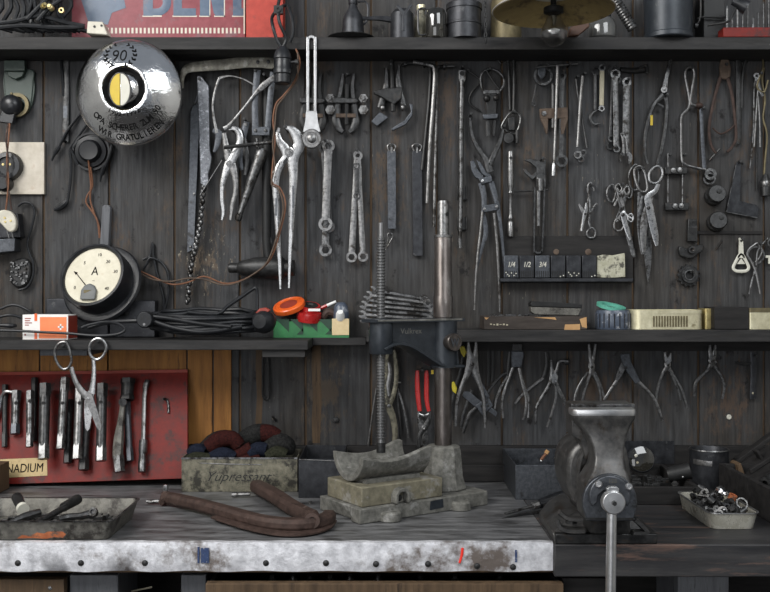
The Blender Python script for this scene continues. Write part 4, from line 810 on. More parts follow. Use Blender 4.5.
# bolt cutter / long nippers
T('bolt_cutter', 'long grey bolt cutter with open handles hanging in the centre right', 'bolt cutter', 487, 200, .020, [
    ('jaw', 'dark', [S([(470, 118, 1.6), (472, 135, 2.2), (478, 148, 2.6), (486, 160, 3), (490, 172, 4)], .004)]), ('jaw', 'dark', [S([(503, 130, 1.6), (500, 142, 2.2), (494, 155, 2.6), (490, 165, 3)], .004)]),
    ('claw', 'bluesteel', [P([(470, 161), (474, 160), (478, 170), (484, 176), (481, 181), (474, 177), (471, 170)], -.004, .004), ], {'bev': .8}), ('claw', 'bluesteel', [P([(476, 160), (481, 163), (486, 172), (491, 175), (489, 179), (481, 174)], .0, .007)], {'bev': .8}),
    ('link_plate', 'bluesteel', [P([(478, 179), (491, 175.5), (492.5, 182), (481, 185)], .007, .011)], {'bev': .8}, [('pivot', 'bright', [L(482, 181.5, .011, [(1.7, 0), (1.5, .8), (.1, 1.1)], seg=12)])]),
    ('link_plate', 'bluesteel', [P([(481, 206), (497, 203.5), (499, 208.5), (496, 211), (483, 213)], .007, .011)], {'bev': .8}, [('pivot', 'steel', [L(484, 209.5, .011, [(1.6, 0), (1.4, .8), (.1, 1.1)], seg=12)]), ('pivot', 'steel', [L(496, 207, .011, [(1.6, 0), (1.4, .8), (.1, 1.1)], seg=12)])]),
    ('lever', 'bluesteel', [S([(481, 183, 3.2, .002), (484, 197, 2.8, .002), (484, 212, 2.6, .002)], .003)]), ('lever', 'bluesteel', [S([(491, 182, 3, .002), (496, 200, 2.6, .002), (500, 222, 2, .002), (503, 250, 1.6, .002), (504.5, 270, 1, .002)], .003)]),
    ('handle', 'steel', [S([(482.5, 211, 1.6), (480, 235, 1.5), (477, 262, 1.4), (475.5, 285, 1.3), (474.5, 310, 1.3)], None)]), ('handle', 'steel', [S([(494, 213, 1.7), (497, 245, 1.6), (499, 285, 1.4), (500, 312, 1.3)], None)]),
    ('spring_leaf', 'bluesteel', [S([(483, 212, 2.2, -.004), (486, 232, 2.4, -.004), (482, 248, 1.8, -.004), (476, 272, 1.2, -.004)], .0015)])], nail=[(470, 116), (503, 128)])
T('socket_extension', 'bright and dark socket extension bar hanging left of the pipe wrench', 'socket bar', 510.5, 195, .016, [('bar', 'steel', [L(510.5, 237, 0, [(.1, 0), (3, .5), (3.2, 2), (3.2, 14), (2, 16), (3, 18.5), (2, 21), (1.8, 22), (1.8, 42), (2.8, 44), (2, 47), (3, 50), (3.4, 54), (3.4, 84), (3, 85.5), (.1, 86)], 'z', seg=18)]), ('hole', 'black', [L(510.5, 158.5, .0078, [(1.6, 0), (1.6, .5), (.1, .5)], seg=12)])], nail=(510.5, 153, .02))
T('pipe_wrench', 'old dark adjustable pipe wrench with slim looped handle hanging jaws up', 'pipe wrench', 540, 205, .018, [
    ('jaw', 'dark', [P([(523.5, 160), (530, 159), (543, 162), (546, 158.5), (545.5, 172), (546, 188), (536, 188), (536, 168), (530, 163)], -.004, .005)], {'bev': .6}),
    ('hook_jaw', 'dark', [P([(523, 169), (525.5, 169), (531, 175), (536, 172), (537, 176), (532, 180), (524, 173)], -.002, .004)], {'bev': .5}),
    ('nut', 'worn', [L(540, 185, .004, [(.1, -6), (3.4, -6), (3.4, 6), (.1, 6)], 'z', seg=14)]), ('handle', 'dark', [S([(534.6, 188, 1.3), (533.8, 246, 1.3), (535, 251.5, 1.4), (538, 253, 1.4), (541, 251.5, 1.4), (542.2, 246, 1.3), (544.4, 188, 1.3)], .004, n=2)]),
    ('shank', 'steel', [S([(538.5, 178, 2, .004), (538.3, 226, 1.5, .004)], .0025, n=1)]), ('cross_pin', 'iron', [S([(514, 191.5, .9), (548, 190, .9)], None, n=1)])], nail=(541, 160))
# sliding T bar and gear puller behind
T('sliding_t_bar', 'long bright sliding T-handle socket bar hanging from its crossbar', 'T-bar', 555, 120, .030, [
    ('crossbar', 'steel', [S([(536, 67, 1.3), (578, 63.5, 1.3)], None, n=1)]), ('shaft', 'steel', [S([(557.5, 66, 1.9), (556, 110, 1.5), (554, 163, 1.5)], None, n=1)]), ('socket', 'bright', [L(553.3, 176, 0, [(.1, 0), (2.3, 0), (2.3, 11), (1.6, 13), (.1, 13)], (.03, 1, 0), seg=14)])], nail=[(546, 68, .036), (568, 66.5, .036)])
T('gear_puller', 'rusty brown two-jaw gear puller hanging behind the sliding T-bar', 'puller', 554, 120, .012, [
    ('yoke', 'rust', [P([(539, 109), (567.5, 107.5), (568, 119), (540, 119)], -.004, .006)], {'bev': 1}), ('jaw', 'rust', [P([(540, 119), (548, 118.5), (547.5, 133), (546, 134), (543.5, 126)], -.004, .006)], {'bev': .6}), ('jaw', 'rust', [P([(561, 118.5), (568, 118.5), (563.5, 134), (561, 135), (560, 126)], -.004, .006)], {'bev': .6}),
    ('bolt', 'worn', [L(543.5, 114, .006, [(2.8, 0), (2.6, 1.3), (.1, 1.7)], seg=6)]), ('screw', 'dark', [S([(553, 84, 2.2), (553, 128, 2.2)], None, n=1)])], nail=(553, 86, .016))
ringwrench('dark combination ring wrench hanging behind the T-bar on the right', 562, 76, 4.2, 561.5, 161, 6.3, 2.6, .014, 'dark', (562, 73))
T('clamp_ring', 'bluish ring clamp with a key hanging at the left end of the T-bar', 'clamp', 542, 80, .014, [
    ('ring', 'worn', [R(543, 76, 9.5, 7.2, -.003, .003)]), ('claw', 'bluesteel', [P([(537, 66), (541, 64.5), (546, 67), (545, 76), (541, 81), (537, 75)], .003, .010)], {'bev': 1}),
    ('key', 'iron', [S([(536.5, 85, 1.4, .003), (535, 95, 1.3, .003), (533, 104, 1.8, .003)], .0012, n=2), R(533.5, 104, 2.6, 1, .002, .0045)])], nail=(541, 68))
def openwrench(lab, x1, y1, x2, y2, r, w, d, key, nail=None, ring=None, group=None):
    dx, dy = x2 - x1, y2 - y1; l = math.hypot(dx, dy); ux, uy = dx / l, dy / l; a0 = math.atan2(dy, dx) + .25
    def fork(cx, cy, a):
        pts = []
        for k in range(11):
            t = a + math.radians(42) + math.radians(276) * k / 10; pts.append((cx + r * math.cos(t), cy + r * math.sin(t)))
        q = r * .42; ca, sa = math.cos(a), math.sin(a)
        for u, v_ in ((r * .55, -q), (-r * .2, -q), (-r * .45, 0), (-r * .2, q), (r * .55, q)): pts.append((cx + u * ca - v_ * sa, cy + u * sa + v_ * ca))
        return P(pts, -.003, .003)
    ops = [fork(x2, y2, a0), S([(x1, y1, w), ((x1 + x2) / 2, (y1 + y2) / 2, w * .9), (x2 - ux * r * .8, y2 - uy * r * .8, w)], .0022, n=2)]
    if ring: ops.append(R(x1 - ux * ring * .8, y1 - uy * ring * .8, ring, ring * .6, -.003, .003, hexi=6))
    else: ops.append(fork(x1 - ux * r * .7, y1 - uy * r * .7, a0 + math.pi))
    return T('wrench', lab, 'wrench', x1, y1, d, [('w', key, ops)], nail=nail, group=group)
# clusters of slim wrenches
T('box_spanner', 'slim bright box spanner rod ending in a ring, right of the T-bar', 'wrench', 578, 115, .022, [('w', 'steel', [S([(582.5, 76, 1.8), (580, 105, 1.7), (577.3, 147, 1.6)], None), R(577.5, 155, 3.8, 2.2, -.004, .004)])], nail=(583, 75, .026))
T('box_spanner', 'dark slim spanner rod crossing behind the bright box spanner', 'wrench', 583, 120, .012, [('w', 'dark', [S([(576, 79, 1.5), (578, 95, 1.5), (584, 130, 1.4), (587, 148, 1.4)], None), R(583, 153, 3.5, 2, -.003, .003), R(580.5, 159, 3.6, 2, -.003, .003)])], nail=(576, 78))
T('ring_wrench', 'dark hook-ended wrench hanging behind the cream-handled ring wrench', 'wrench', 595, 100, .010, [('w', 'dark', [R(595.5, 71, 4.4, 2.8, -.002, .002), S([(595.5, 75, 1.8), (595.5, 110, 1.6)], .002, n=1), S([(597.5, 110, 1.6), (592, 114, 1.4), (590.5, 119, 1.3), (594, 124, 1.3), (600, 123, 1.2)], .0018)])], nail=(595.5, 69))
T('ring_wrench', 'small ring wrench with cream worn shank hanging right of the T-bar', 'wrench', 601.5, 90, .020, [('w', 'steel', [R(602, 68, 3.6, 2, -.0025, .0025), R(601.5, 108.5, 3, 1.7, -.0025, .0025)]), ('shank', 'lath', [S([(602, 71, 2.3), (601.5, 105.5, 2.1)], .0028, n=1)], {'label': 'cream worn shank'})], nail=(602, 66.5, .024))
ringwrench('long dark double ring wrench in the right wrench bundle, foremost', 615, 74, 5, 616.5, 149, 3.5, 2.6, .026, 'worn', (615, 71, .03))
ringwrench('long black double ring wrench in the right wrench bundle, behind', 613.5, 72, 5.4, 611, 138.5, 3.6, 2, .014, 'dark', (613, 69))
ringwrench('short black ring wrench whose ring peeks out lowest left of the bundle', 617, 80, 4, 610, 146, 4, 1.8, .008, 'iron')
T('tool_hook_bar', 'short black hook bar fixed to the wall above the thick open-end wrench', 'hook bar', 636, 72, .004, [('bar', 'iron', [S([(620, 70, 2.6, .004), (634, 71, 3, .004), (646, 69, 3.4, .004)], None)]), ('hook', 'iron', [S([(638, 69, 1.4, .01), (645, 67, 1.6, .014), (645, 75, 1.2, .016)], None)])])
openwrench('thick grey open-end wrench with its bright jaw pointing down', 626.5, 86, 625.5, 158, 6.8, 3.6, .024, 'worn', (626.5, 81, .03), ring=4.6)
T('wrench', 'pair of thin bright prongs of a small wrench in front of the open-end wrench', 'wrench', 624, 140, .034, [('w', 'steel', [S([(621.5, 133, 1.4), (623, 139, 1.2), (624, 153, 1)], .0015, n=2), S([(621, 134, 1.4), (626, 139, 1), (627, 153, .9)], .0015, n=2)])])
# tin snips
T('tin_snips', 'long dark tin snips with a yellow mark on the handle, blades up', 'tin snips', 658, 110, .018, [
    ('blade', 'worn', [P([(671.5, 55), (672, 61), (668, 80), (667, 94), (663, 96), (661, 90), (664, 78), (668, 62)], -.002, .003)], {'bev': .4}),
    ('handle', 'dark', [S([(666, 92, 3), (659, 99, 2.4), (653, 106, 2), (648, 122, 1.9), (645, 140, 1.8), (645.5, 156, 1.6), (647.5, 164, 1.4)], .003)]), ('handle', 'dark', [S([(662, 93, 2.6, -.004), (667, 100, 2.2, -.004), (666.5, 122, 1.9, -.004), (663, 145, 1.8, -.004), (659, 160, 1.5, -.004), (657, 166, 1.3, -.004)], .003)]),
    ('pivot', 'steel', [R(663.5, 90, 3.2, 1.6, .003, .006), L(663.5, 90, .003, [(1.5, 0), (1.3, 1.2), (.1, 1.4)], seg=12)]), ('catch', 'iron', [S([(657, 104, 1.5, .003), (663.5, 107.5, 1.5, .003)], .0015, n=1)]), ('paint_mark', 'yellow', [B(650, 115.5, 652.5, 125.5, .0028, .0034)], {'label': 'yellow paint mark'})], nail=(664, 97))
# crank rod and bar with socket
T('crank_rod', 'bright bent wire crank with a closed loop top hanging at right', 'crank', 690, 115, .020, [('r', 'steel', [S([(697, 106, 1.4), (691.5, 104, 1.4), (690.5, 98, 1.4), (694, 76, 1.4), (693, 69, 1.4), (689.5, 67, 1.4), (686, 69, 1.4), (685, 76, 1.4), (688, 92, 1.4), (689.5, 104, 1.4), (686, 111, 1.4), (681.5, 116, 1.4), (681, 128, 1.4), (681.5, 158, 1.4), (684.5, 164, 1.4), (692, 167, 1.4), (706, 170, 1.4)], None)])], nail=(689.5, 70))
T('socket_wrench', 'grey-blue socket wrench bar ending in a round socket beside the wire crank', 'socket wrench', 705, 140, .014, [('bar', 'bluesteel', [S([(701, 108, 1.8), (702.5, 140, 1.8), (704.5, 170, 2)], .002, n=2)]), ('socket', 'worn', [R(709.5, 174.5, 6, 3, -.006, .009), R(709, 178.5, 6.4, 4.6, -.006, .004)]), ('knob', 'rustbrown', [K(698.5, 106, .004, 4, 1, .8)])], nail=(701, 110))
T('tongs', 'rusty brown long-handled tongs hanging point up under the upper shelf', 'tongs', 724, 100, .014, [
    ('jaw', 'rust', [P([(721, 57), (727, 56), (731, 68), (730, 77), (725, 80), (720, 78), (719, 68)], -.004, .004)], {'bev': 1}),
    ('handle', 'rustbrown', [S([(721, 76, 1.8), (716, 92, 1.5), (711, 114, 1.4), (709, 130, 1.4), (711, 145, 1.3), (716, 153, 1.3)], .002)]), ('handle', 'rustbrown', [S([(727, 76, 1.8), (732, 95, 1.5), (735, 120, 1.4), (736, 138, 1.4), (732, 147, 1.3), (727, 152, 1.3)], .002)]), ('tie', 'rustbrown', [S([(712, 128, .9, .003), (720, 134, .9, .003), (729, 130, .9, .003), (734, 125, .9, .003)], None)])], nail=(724, 66, .02))
T('pry_bar', 'flat black pry bar hanging just right of the rusty tongs', 'pry bar', 740, 100, .010, [('bar', 'iron', [S([(738, 56, 2.5), (738.5, 78, 2.6), (739, 110, 3), (738, 138, 3.3), (737.5, 144, 2.6)], .0025)]), ('hook', 'iron', [S([(749, 54, 1.6), (745, 62, 1.6), (742.5, 78, 1.6), (742, 108, 1.4)], None)])], nail=(738, 60))
T('steel_pin', 'short dark pin sticking diagonally from the wall below the tongs', 'pin', 715, 155, .008, [('p', 'dark', [S([(719, 149, 1.2, .008), (710, 160, 1.1, -.004)], None, n=1)])])
# wire bundle
for i, (lab, pts, w, key, d) in enumerate([
    ('outer left grey wire rod in the bundle of hanging rods at far right', [(756, 74), (754, 90), (753.5, 130), (750, 168)], 1.0, 'worn', .010),
    ('bright straight rod left of centre in the far right hanging bundle', [(759, 82), (757, 100), (754, 147)], 1.0, 'steel', .024),
    ('bright straight rod right of centre in the far right hanging bundle', [(758, 96), (759.5, 120), (760, 147)], 1.0, 'steel', .022),
    ('olive twisted wire hanging outermost right in the far right bundle', [(764, 68), (762, 80), (765, 100), (763, 118), (767, 135), (765, 160), (764, 176)], 1.1, 'oldbrass', .014),
    ('thin dark wire hanging longest in the far right bundle', [(757, 88), (757, 130), (756.5, 190)], .7, 'iron', .006)]):
    T('wire_rod', lab, 'rod', pts[0][0], pts[0][1], d, [('w', key, [S([(x, y, w) for x, y in pts], None)])], group='rods in the far right hanging bundle')
T('ring_hook', 'grey hook plate with a round eye holding the far right rod bundle', 'hook', 757, 80, .028, [('plate', 'worn', [R(756.5, 76, 3.2, 1.4, -.002, .002), S([(757, 79, 2.4), (759, 88, 2), (763, 96, 1.4)], .0018)]), ('wire', 'oldbrass', [S([(764, 56, 1, -.012), (763, 68, 1), (757, 86, 1.1), (764, 92, 1.1), (768, 80, 1)], None)])], nail=(756.5, 76, .033))
T('small_socket', 'small dark socket with bright band hanging at far right edge', 'socket', 765.5, 185, .014, [('body', 'iron', [L(765.5, 196, 0, [(.1, 0), (5, 0), (5, 14), (3.6, 18), (2, 22), (.1, 22)], 'z', seg=18)]), ('band', 'steel', [L(765.5, 187, 0, [(5.0, 0), (5.3, .4), (5.3, 5.4), (5.0, 5.8)], 'z', seg=18)])])
T('set_square', 'black L-shaped steel set square hung at an angle on the right wall', 'set square', 740, 195, .008, [('blade', 'tindark', [P([(736.5, 162), (741, 163), (740, 201), (756, 205), (759, 208), (757.5, 218), (725.5, 212)], -.002, .002)], {'bev': .4}), ('edge', 'worn', [S([(735.5, 165, .6, .002), (726, 212, .7, .002), (757, 218, .7, .002)], None, n=1, seg=6)]), ('hook_tip', 'iron', [S([(738, 161, 1.1), (743, 164, 1)], None, n=1)])], nail=(738, 163))
def knob(x, y, lab, tilt):
    T('grooved_pulley', lab, 'pulley', x, y, .002, [('disc', 'iron', [L(x, y, 0, [(.1, 0), (9.2, 0), (9.4, 1), (9.4, 6), (8.6, 7), (6.6, 7.4), (6.6, 10), (9, 10.6), (9, 14), (8, 15.5), (.1, 15.5)], tilt, seg=26)]), ('stem', 'black', [L(x + 1, y - 4, .036, [(.1, 0), (2.5, 0), (2.3, 2.4), (.1, 2.8)], tilt, seg=14)])], group='black pulleys on the right wall')
knob(713, 197, 'upper black grooved pulley left of the set square', (-.05, .14, 1)); knob(715.5, 223, 'lower black grooved pulley left of the set square foot', (-.14, .12, 1))
T('parallel_clamp', 'two-bar parallel clamp with twin rods and bright screws, right of the big shears', 'clamp', 675.5, 188, .012, [
    ('bar', 'iron', [B(664, 167.5, 686.5, 174.5, -.006, .008)], {'bev': .7}), ('bar', 'iron', [B(664.5, 203, 688, 210.5, -.006, .008)], {'bev': .7}),
    ('rod', 'worn', [S([(668, 153, .9), (668, 204, 1)], None, n=1)]), ('rod', 'worn', [S([(682.5, 153, .9), (682.5, 204, 1)], None, n=1)])] +
    [('screw', 'steel', [L(x, y, .008, [(2.7, 0), (2.5, 1.5), (.1, 2)], seg=14)]) for x, y in ((672, 171), (678.5, 170.5), (674, 206.5), (680, 206.3))], nail=[(668, 156), (682.5, 156)])
T('threaded_block', 'dark rectangular block with a round hole hanging under the parallel clamp', 'block', 691, 230, .008, [('block', 'iron', [P([(687.5, 219), (696.5, 219.5), (697, 242), (686.5, 241.5)], -.007, .007)], {'bev': .7}), ('hole', 'black', [L(691.5, 230.5, .007, [(2.9, 0), (2.9, .3), (.1, .3)], seg=16)]), ('raised_edge', 'dark', [B(688, 226.5, 696.6, 228, .007, .0085)])], nail=(691.5, 222, .014))
T('wing_nut', 'dark winged nut hanging between the block and the sprocket', 'nut', 690.5, 251, .010, [('wings', 'iron', [P([(678.5, 246), (686, 249), (690, 246.5), (695, 246), (702.5, 244.5), (702, 251), (697, 254), (693, 258), (687, 258.5), (683, 257), (679, 255)], -.007, .007, n=2)], {'bev': 1}), ('hub', 'dark', [L(690.5, 250, .007, [(4, 0), (3.6, 3), (2, 3), (.1, 1)], seg=16)])], nail=(690.5, 249, .018))
gp = []
for k in range(56):
    a = 2 * math.pi * k / 56; r = 11.4 if k % 4 in (0, 1) else 9.8; gp.append((688.5 + r * math.cos(a), 275.5 + r * math.sin(a)))
T('sprocket', 'small dark toothed sprocket hanging lowest in the column of parts at right', 'sprocket', 688.5, 275.5, .008, [('teeth', 'iron', [P(gp, -.005, .003)]), ('hub', 'dark', [R(688.5, 275, 8, 4.6, .003, .012)]), ('rim', 'worn', [R(688, 275, 5.2, 4.2, .012, .0145)])], nail=(689, 272, .018))
# scissors
def scis(name, lab, piv, halves, d, key, group=None, nail=None, rp=2, th=.0022):
    ps = []
    for i, (pts, ring) in enumerate(halves):
        dd = .0024 * (1 if i else -1)
        ps.append(('blade', key if i else ('steel' if key == 'bright' else key), [S([(x, y, w, dd) for x, y, w in pts], th * .55, n=4)] + ([S([(x, y, w, dd) for x, y, w in ring], None, closed=True, n=4)] if ring else [])))
    ps.append(('pivot', 'worn', [L(piv[0], piv[1], .0036, [(rp, 0), (rp * .9, rp * .5), (.1, rp * .6)], seg=14)]))
    T(name, lab, 'scissors', piv[0], piv[1], d, ps, group=group, nail=nail)
scis('shears', 'big bright tailor shears hanging in front among the scissors, blades down', (648, 208), [
    ([(651, 197, 2.6), (648, 208, 3.6), (644.5, 222, 3.8), (643.5, 236, 3.2), (644, 252, 1.6)], [(634.8, 168.5, 1.4), (640.5, 166.5, 1.4), (644.8, 173, 1.4), (647.5, 188, 1.4), (644, 192, 1.4), (639, 189, 1.4), (635, 178, 1.4)]),
    ([(658, 184, 2), (655, 191, 2.3), (647.6, 197, 3), (649, 206, 3.8), (652, 222, 3.8), (655, 236, 3.2), (656.5, 246, 1.4)], [(656, 166.5, 1.4), (661, 169, 1.4), (662, 175, 1.4), (658, 182, 1.4), (653, 183.5, 1.4), (649, 180, 1.4), (649.5, 172, 1.4)])], .034, 'bright', nail=(640, 170, .036))
scis('shears', 'dull long shears hanging behind the big bright tailor shears', (641, 215), [
    ([(640, 192, 2), (641, 215, 3.6), (642, 240, 3.4), (643, 254, 1.6)], [(632, 168, 1.3), (637, 165, 1.3), (639, 178, 1.3), (637, 190, 1.3), (631, 187, 1.3), (629, 176, 1.3)]), ([(643, 196, 2), (640, 218, 3.2), (641, 238, 3), (644, 254, 1.4)], None)], .018, 'worn', nail=(634, 170))
T('paper_knife', 'narrow dark steel knife blade pointing straight down below the big shears', 'knife', 648, 265, .008, [('blade', 'worn', [P([(644.5, 225), (651, 225), (652, 256), (650.5, 272), (648, 285), (646, 272), (644, 256)], -.0015, .0015)], {'bev': .4})])
scis('scissors', 'medium nickel scissors hanging upside of the shears bundle, dark rings up', (622, 208), [
    ([(615, 192, 1.6), (620, 200, 2), (623, 210, 2.6), (628, 232, 2.6), (633, 252, 2.2), (635, 257, 1)], [(609, 187, 1.2), (613, 185, 1.2), (616, 192, 1.2), (613, 202, 1.2), (609, 200, 1.2), (607, 193, 1.2)]),
    ([(629, 192, 1.5), (624, 200, 2), (620, 212, 2), (617, 218, 1.6)], [(630, 186, 1.2), (632, 192, 1.2), (630, 198, 1.2), (626, 197, 1.2), (624, 191, 1.2), (626, 186, 1.2)])], .012, 'worn', nail=(619, 188))
scis('scissors', 'small bright scissors with short rings down and left of the shears', (622.5, 215), [
    ([(625, 211, 2), (621, 217, 2.2), (617, 222, 1.4)], [(617, 219, 1.2), (622, 221, 1.2), (624, 226, 1.2), (620, 231, 1.2), (615, 229, 1.2), (614.5, 223, 1.2)]),
    ([(632, 219, 1.1), (626, 216, 1.7), (622.5, 213, 2.4), (625, 224, 2.4), (628, 234, 1.9), (630, 240, 1)], [(631, 214, 1), (633, 218, 1), (631, 222, 1), (628, 220, 1), (628, 216, 1)])], .024, 'bright')
scis('scissors', 'dark small scissors knot topmost in the middle scissors bundle', (620, 195), [
    ([(617, 188, 1.4), (620, 196, 1.7), (624, 206, 1.2)], [(616, 186, 1), (619, 184, 1), (622, 188, 1), (620, 192, 1), (617, 190, 1)]), ([(624, 190, 1.4), (620, 196, 1.6), (614, 206, 1)], [(624, 189, 1), (628, 187, 1), (629, 192, 1), (626, 195, 1)])], .036, 'steel', nail=(619, 186, .04))
scis('scissors', 'tiny bright nail scissors hanging leftmost with open blades', (585, 214), [
    ([(579, 204, .8), (582.5, 210, 1.7), (585, 214, 2), (582.5, 223, 1.3), (581, 231, .9)], None), ([(586, 203, .8), (586, 209, 1.6), (584.5, 215, 1.8), (583, 222, 1.3), (581.5, 231, .9)], None)], .022, 'bright', rp=1.4)
scis('scissors', 'tiny dark scissors with one round ring hanging behind the nail scissors', (590, 213), [
    ([(597, 203, .8), (591, 212, 1.3), (587, 220, 1.2)], None), ([(587, 188, .9), (589.5, 200, 1), (590, 213, 1.3), (589, 222, 1.2), (590.5, 228, 1)], [(591, 228, .9), (595, 231, .9), (594, 237, .9), (588.5, 237.5, .9), (586.5, 232.5, .9)])], .012, 'worn', rp=1.2)
T('s_hook', 'small dark S-hook holding the tiny scissors on the wall', 'hook', 590, 190, .014, [('hook', 'worn', [S([(587, 205, 1), (588.5, 195, 1), (588, 186, 1.3), (590.5, 183, 1.3), (593, 187, 1.3), (594, 191, 1)], None)])], nail=(591, 186, .02))
T('bottle_opener', 'white painted bottle opener with triangular loop hanging at far right', 'bottle opener', 741, 258, .012, [('loop', 'whiteenamel', [S([(741, 254, 1.6), (735, 263, 1.5), (733.2, 268, 1.5), (736, 270.8, 1.5), (741, 271.3, 1.6), (746, 270.8, 1.5), (748.6, 268, 1.5), (747, 263, 1.5)], .002, closed=True), S([(739.2, 238, .9), (741, 241.5, 1.5), (742.6, 239, .9)], .002), P([(739, 240), (742.8, 240), (743.4, 254), (745, 258), (737, 258), (738.6, 254)], -.002, .002)], {'bev': .3}), ('lip', 'whiteenamel', [P([(737, 264), (741, 258.5), (745, 264)], -.001, .002)])], nail=(741, 239.5, .014))
T('surgical_scissors', 'slim crossed wire-like scissors hanging right of the bottle opener', 'scissors', 755, 262, .014, [
    ('blade', 'steel', [S([(757, 243, 1), (750, 248, 1), (747, 254, 1), (751, 261, 1.1), (755, 270, 1.6), (758, 283, 1.3), (760, 294, .8)], None), S([(757, 243, .8), (762, 250, .8), (759, 258, .8), (755, 262, .8)], None)]), ('blade', 'worn', [S([(768, 238, .9), (760, 247, 1), (757, 254, 1), (756, 266, 1.5), (752, 280, 1.3), (749, 294, .8)], None)]), ('ring', 'worn', [R(756, 255, 9, 7.4, -.002, .001)]), ('pivot', 'dark', [L(755, 266, .003, [(1.5, 0), (1.2, 1), (.1, 1.2)], seg=10)])], nail=(757, 244))
T('hook_plate', 'small white enamel hook at the far right edge of the wall', 'hook', 769, 257, .008, [('plate', 'whiteenamel', [B(765, 255.5, 776, 258, -.001, .004), B(768, 258, 771, 264, -.001, .004)], {'bev': .4})])
T('ring', 'dark steel ring at the far right edge above the white hook', 'ring', 772, 244, .012, [('r', 'worn', [R(773, 243, 6, 4.4, -.002, .002)])], nail=(772, 239))
T('steel_pin', 'short dark peg in the wall left of the bottle opener', 'pin', 719, 244, .008, [('p', 'iron', [S([(721, 241, 1.2, .008), (717, 249, 1.1, -.004)], None, n=1)])])
# number punch rack
rack = [('back_board', 'darkwood', [B(500, 236, 633, 283, -.004, .004)], {'bev': .6}), ('ledge', 'tindark', [B(499, 278.5, 630.5, 282, .004, .03)], {'bev': .5}), ('rusty_screw', 'rust', [L(556, 252, .004, [(3, 0), (2.5, .6), (.1, .8)], seg=12)]), ('rusty_screw', 'rust', [L(588, 252, .004, [(3.2, 0), (2.5, .6), (.1, .8)], seg=12)])]
T('tool_rack', 'black wall rack with a ledge holding six numbered punch blocks and a speckled label', 'rack', 565, 265, .006, rack)
nm = ['1/4', '1/2', '3/4', '', '', '']
pl = ['carrying a scratched 1/4, first from the left', 'carrying a scratched 1/2, second from the left', 'carrying a scratched 3/4, third from the left', 'with a brown rust fleck, fourth from the left', 'with white dots in its lower holes, fifth', 'with dark slots, last before the speckled label']
for k in range(6):
    x = 503.5 + k * 15.6; kids = []
    if nm[k]: kids.append(('number', 'whiteenamel', [TX(nm[k], x + 7.2, 267, 5, .0083, shear=.2, off=.01, xs=.8)]))
    kids.append(('teeth', 'black', [B(x + 1.2 + j * 2.2, 271, x + 2.3 + j * 2.2, 277.5, .008, .0086) for j in range(6)]))
    if k in (0, 4, 3, 5): kids.append(('dots', 'whiteenamel', [B(x + u, v, x + u + 1.1, v + 1.1, .0087, .0091) for u, v in ([(1.5, 272), (4.6, 275.5), (7, 272.5), (9.5, 275), (11.6, 273), (3.2, 274)] if k in (0, 4) else [(9, 276), (12, 275)])]))
    T('punch_block', 'small blue-black punch block ' + pl[k], 'block', x + 7, 265, .022, [('block', 'bluesteel' if k in (0, 2) else 'tindark', [B(x, 255.5, x + 14.6, 278, -.008, .008)], {'bev': .6}), *[(n, m_, o_) for n, m_, o_ in kids]], group='punch blocks in the wall rack')
T('paper_label', 'speckled torn paper label at the right end of the punch rack', 'label', 611, 266, .022, [('paper', 'paperlabel', [P([(597, 256), (604, 254.5), (612, 255.5), (624.5, 253), (625, 277), (610, 278), (596.5, 277.5)], -.008, .004)], {'bev': .4})])
T('wall_batten', 'thin horizontal dark batten nailed on the wall below the set square', 'batten', 725, 232, .001, [('b', 'darkwood', [B(690, 231, 762, 234, 0, .004)])])

# ------------------------------------------------------------------ middle shelf
yl = lambda d: ydl(d)
X0 = (22.5 - CX) * sc(.17); X1 = (68 - CX) * sc(.17)
def fx(x): return x
T('carton', 'small orange and white carton lying on the left shelf in front of the ammeter', 'box', 45, yl(.17), .17, [
    ('body', 'whitecard', [WB(X0, X1, .10, .17, ZL + .0005, ZL + .061)], {'bev': .25}),
    ('orange_panel', 'orangecard', [B(40, 317, 66.5, 338, .0003, .0008), B(39, 333, 66.5, 338.4, .0008, .0010)]), ('orange_stripe', 'orangeplastic', [B(34.5, 313.5, 37.2, 321, .0003, .0008), B(34.5, 332, 37.2, 339, .0003, .0008)]),
    ('side_panel', 'darkred', [WB(X1 + .0002, X1 + .0007, .102, .169, ZL + .003, ZL + .058)]), ('mark', 'white', [B(58, 326.2, 63.5, 327.8, .0009, .0012), B(60, 324, 61.5, 330, .0009, .0012)]),
    ('print', 'darkred', [TX('INJECT', 30, 336.8, 2.0, .0004, al='CENTER', xs=.8), TX('SPARE', 27.5, 320.5, 2.0, .0004, al='CENTER', xs=.75)] if 0 else [B(25, 318 + k * 2.2, 25 + [6, 5, 7, 4][k], 318.9 + k * 2.2, .0003, .0006) for k in range(4)] + [B(24.5, 334, 26, 335.5, .0003, .0006)])])
T('cable', 'black cable running across the front of the orange carton and looping back', 'cable', 60, 331, .182, [('c', 'rubber', [S([(-20, 330, 1.3), (8, 330.5, 1.3), (25, 331.2, 1.3), (45, 332.3, 1.3), (70, 333.5, 1.4), (95, 335.5, 1.5, .008), (116, 334.5, 1.5, .006), (125, 330, 1.5, 0), (118, 324.5, 1.5, -.012), (105, 322, 1.5, -.012), (88, 325, 1.5, -.012), (80, 328, 1.4, -.01)], None)])])
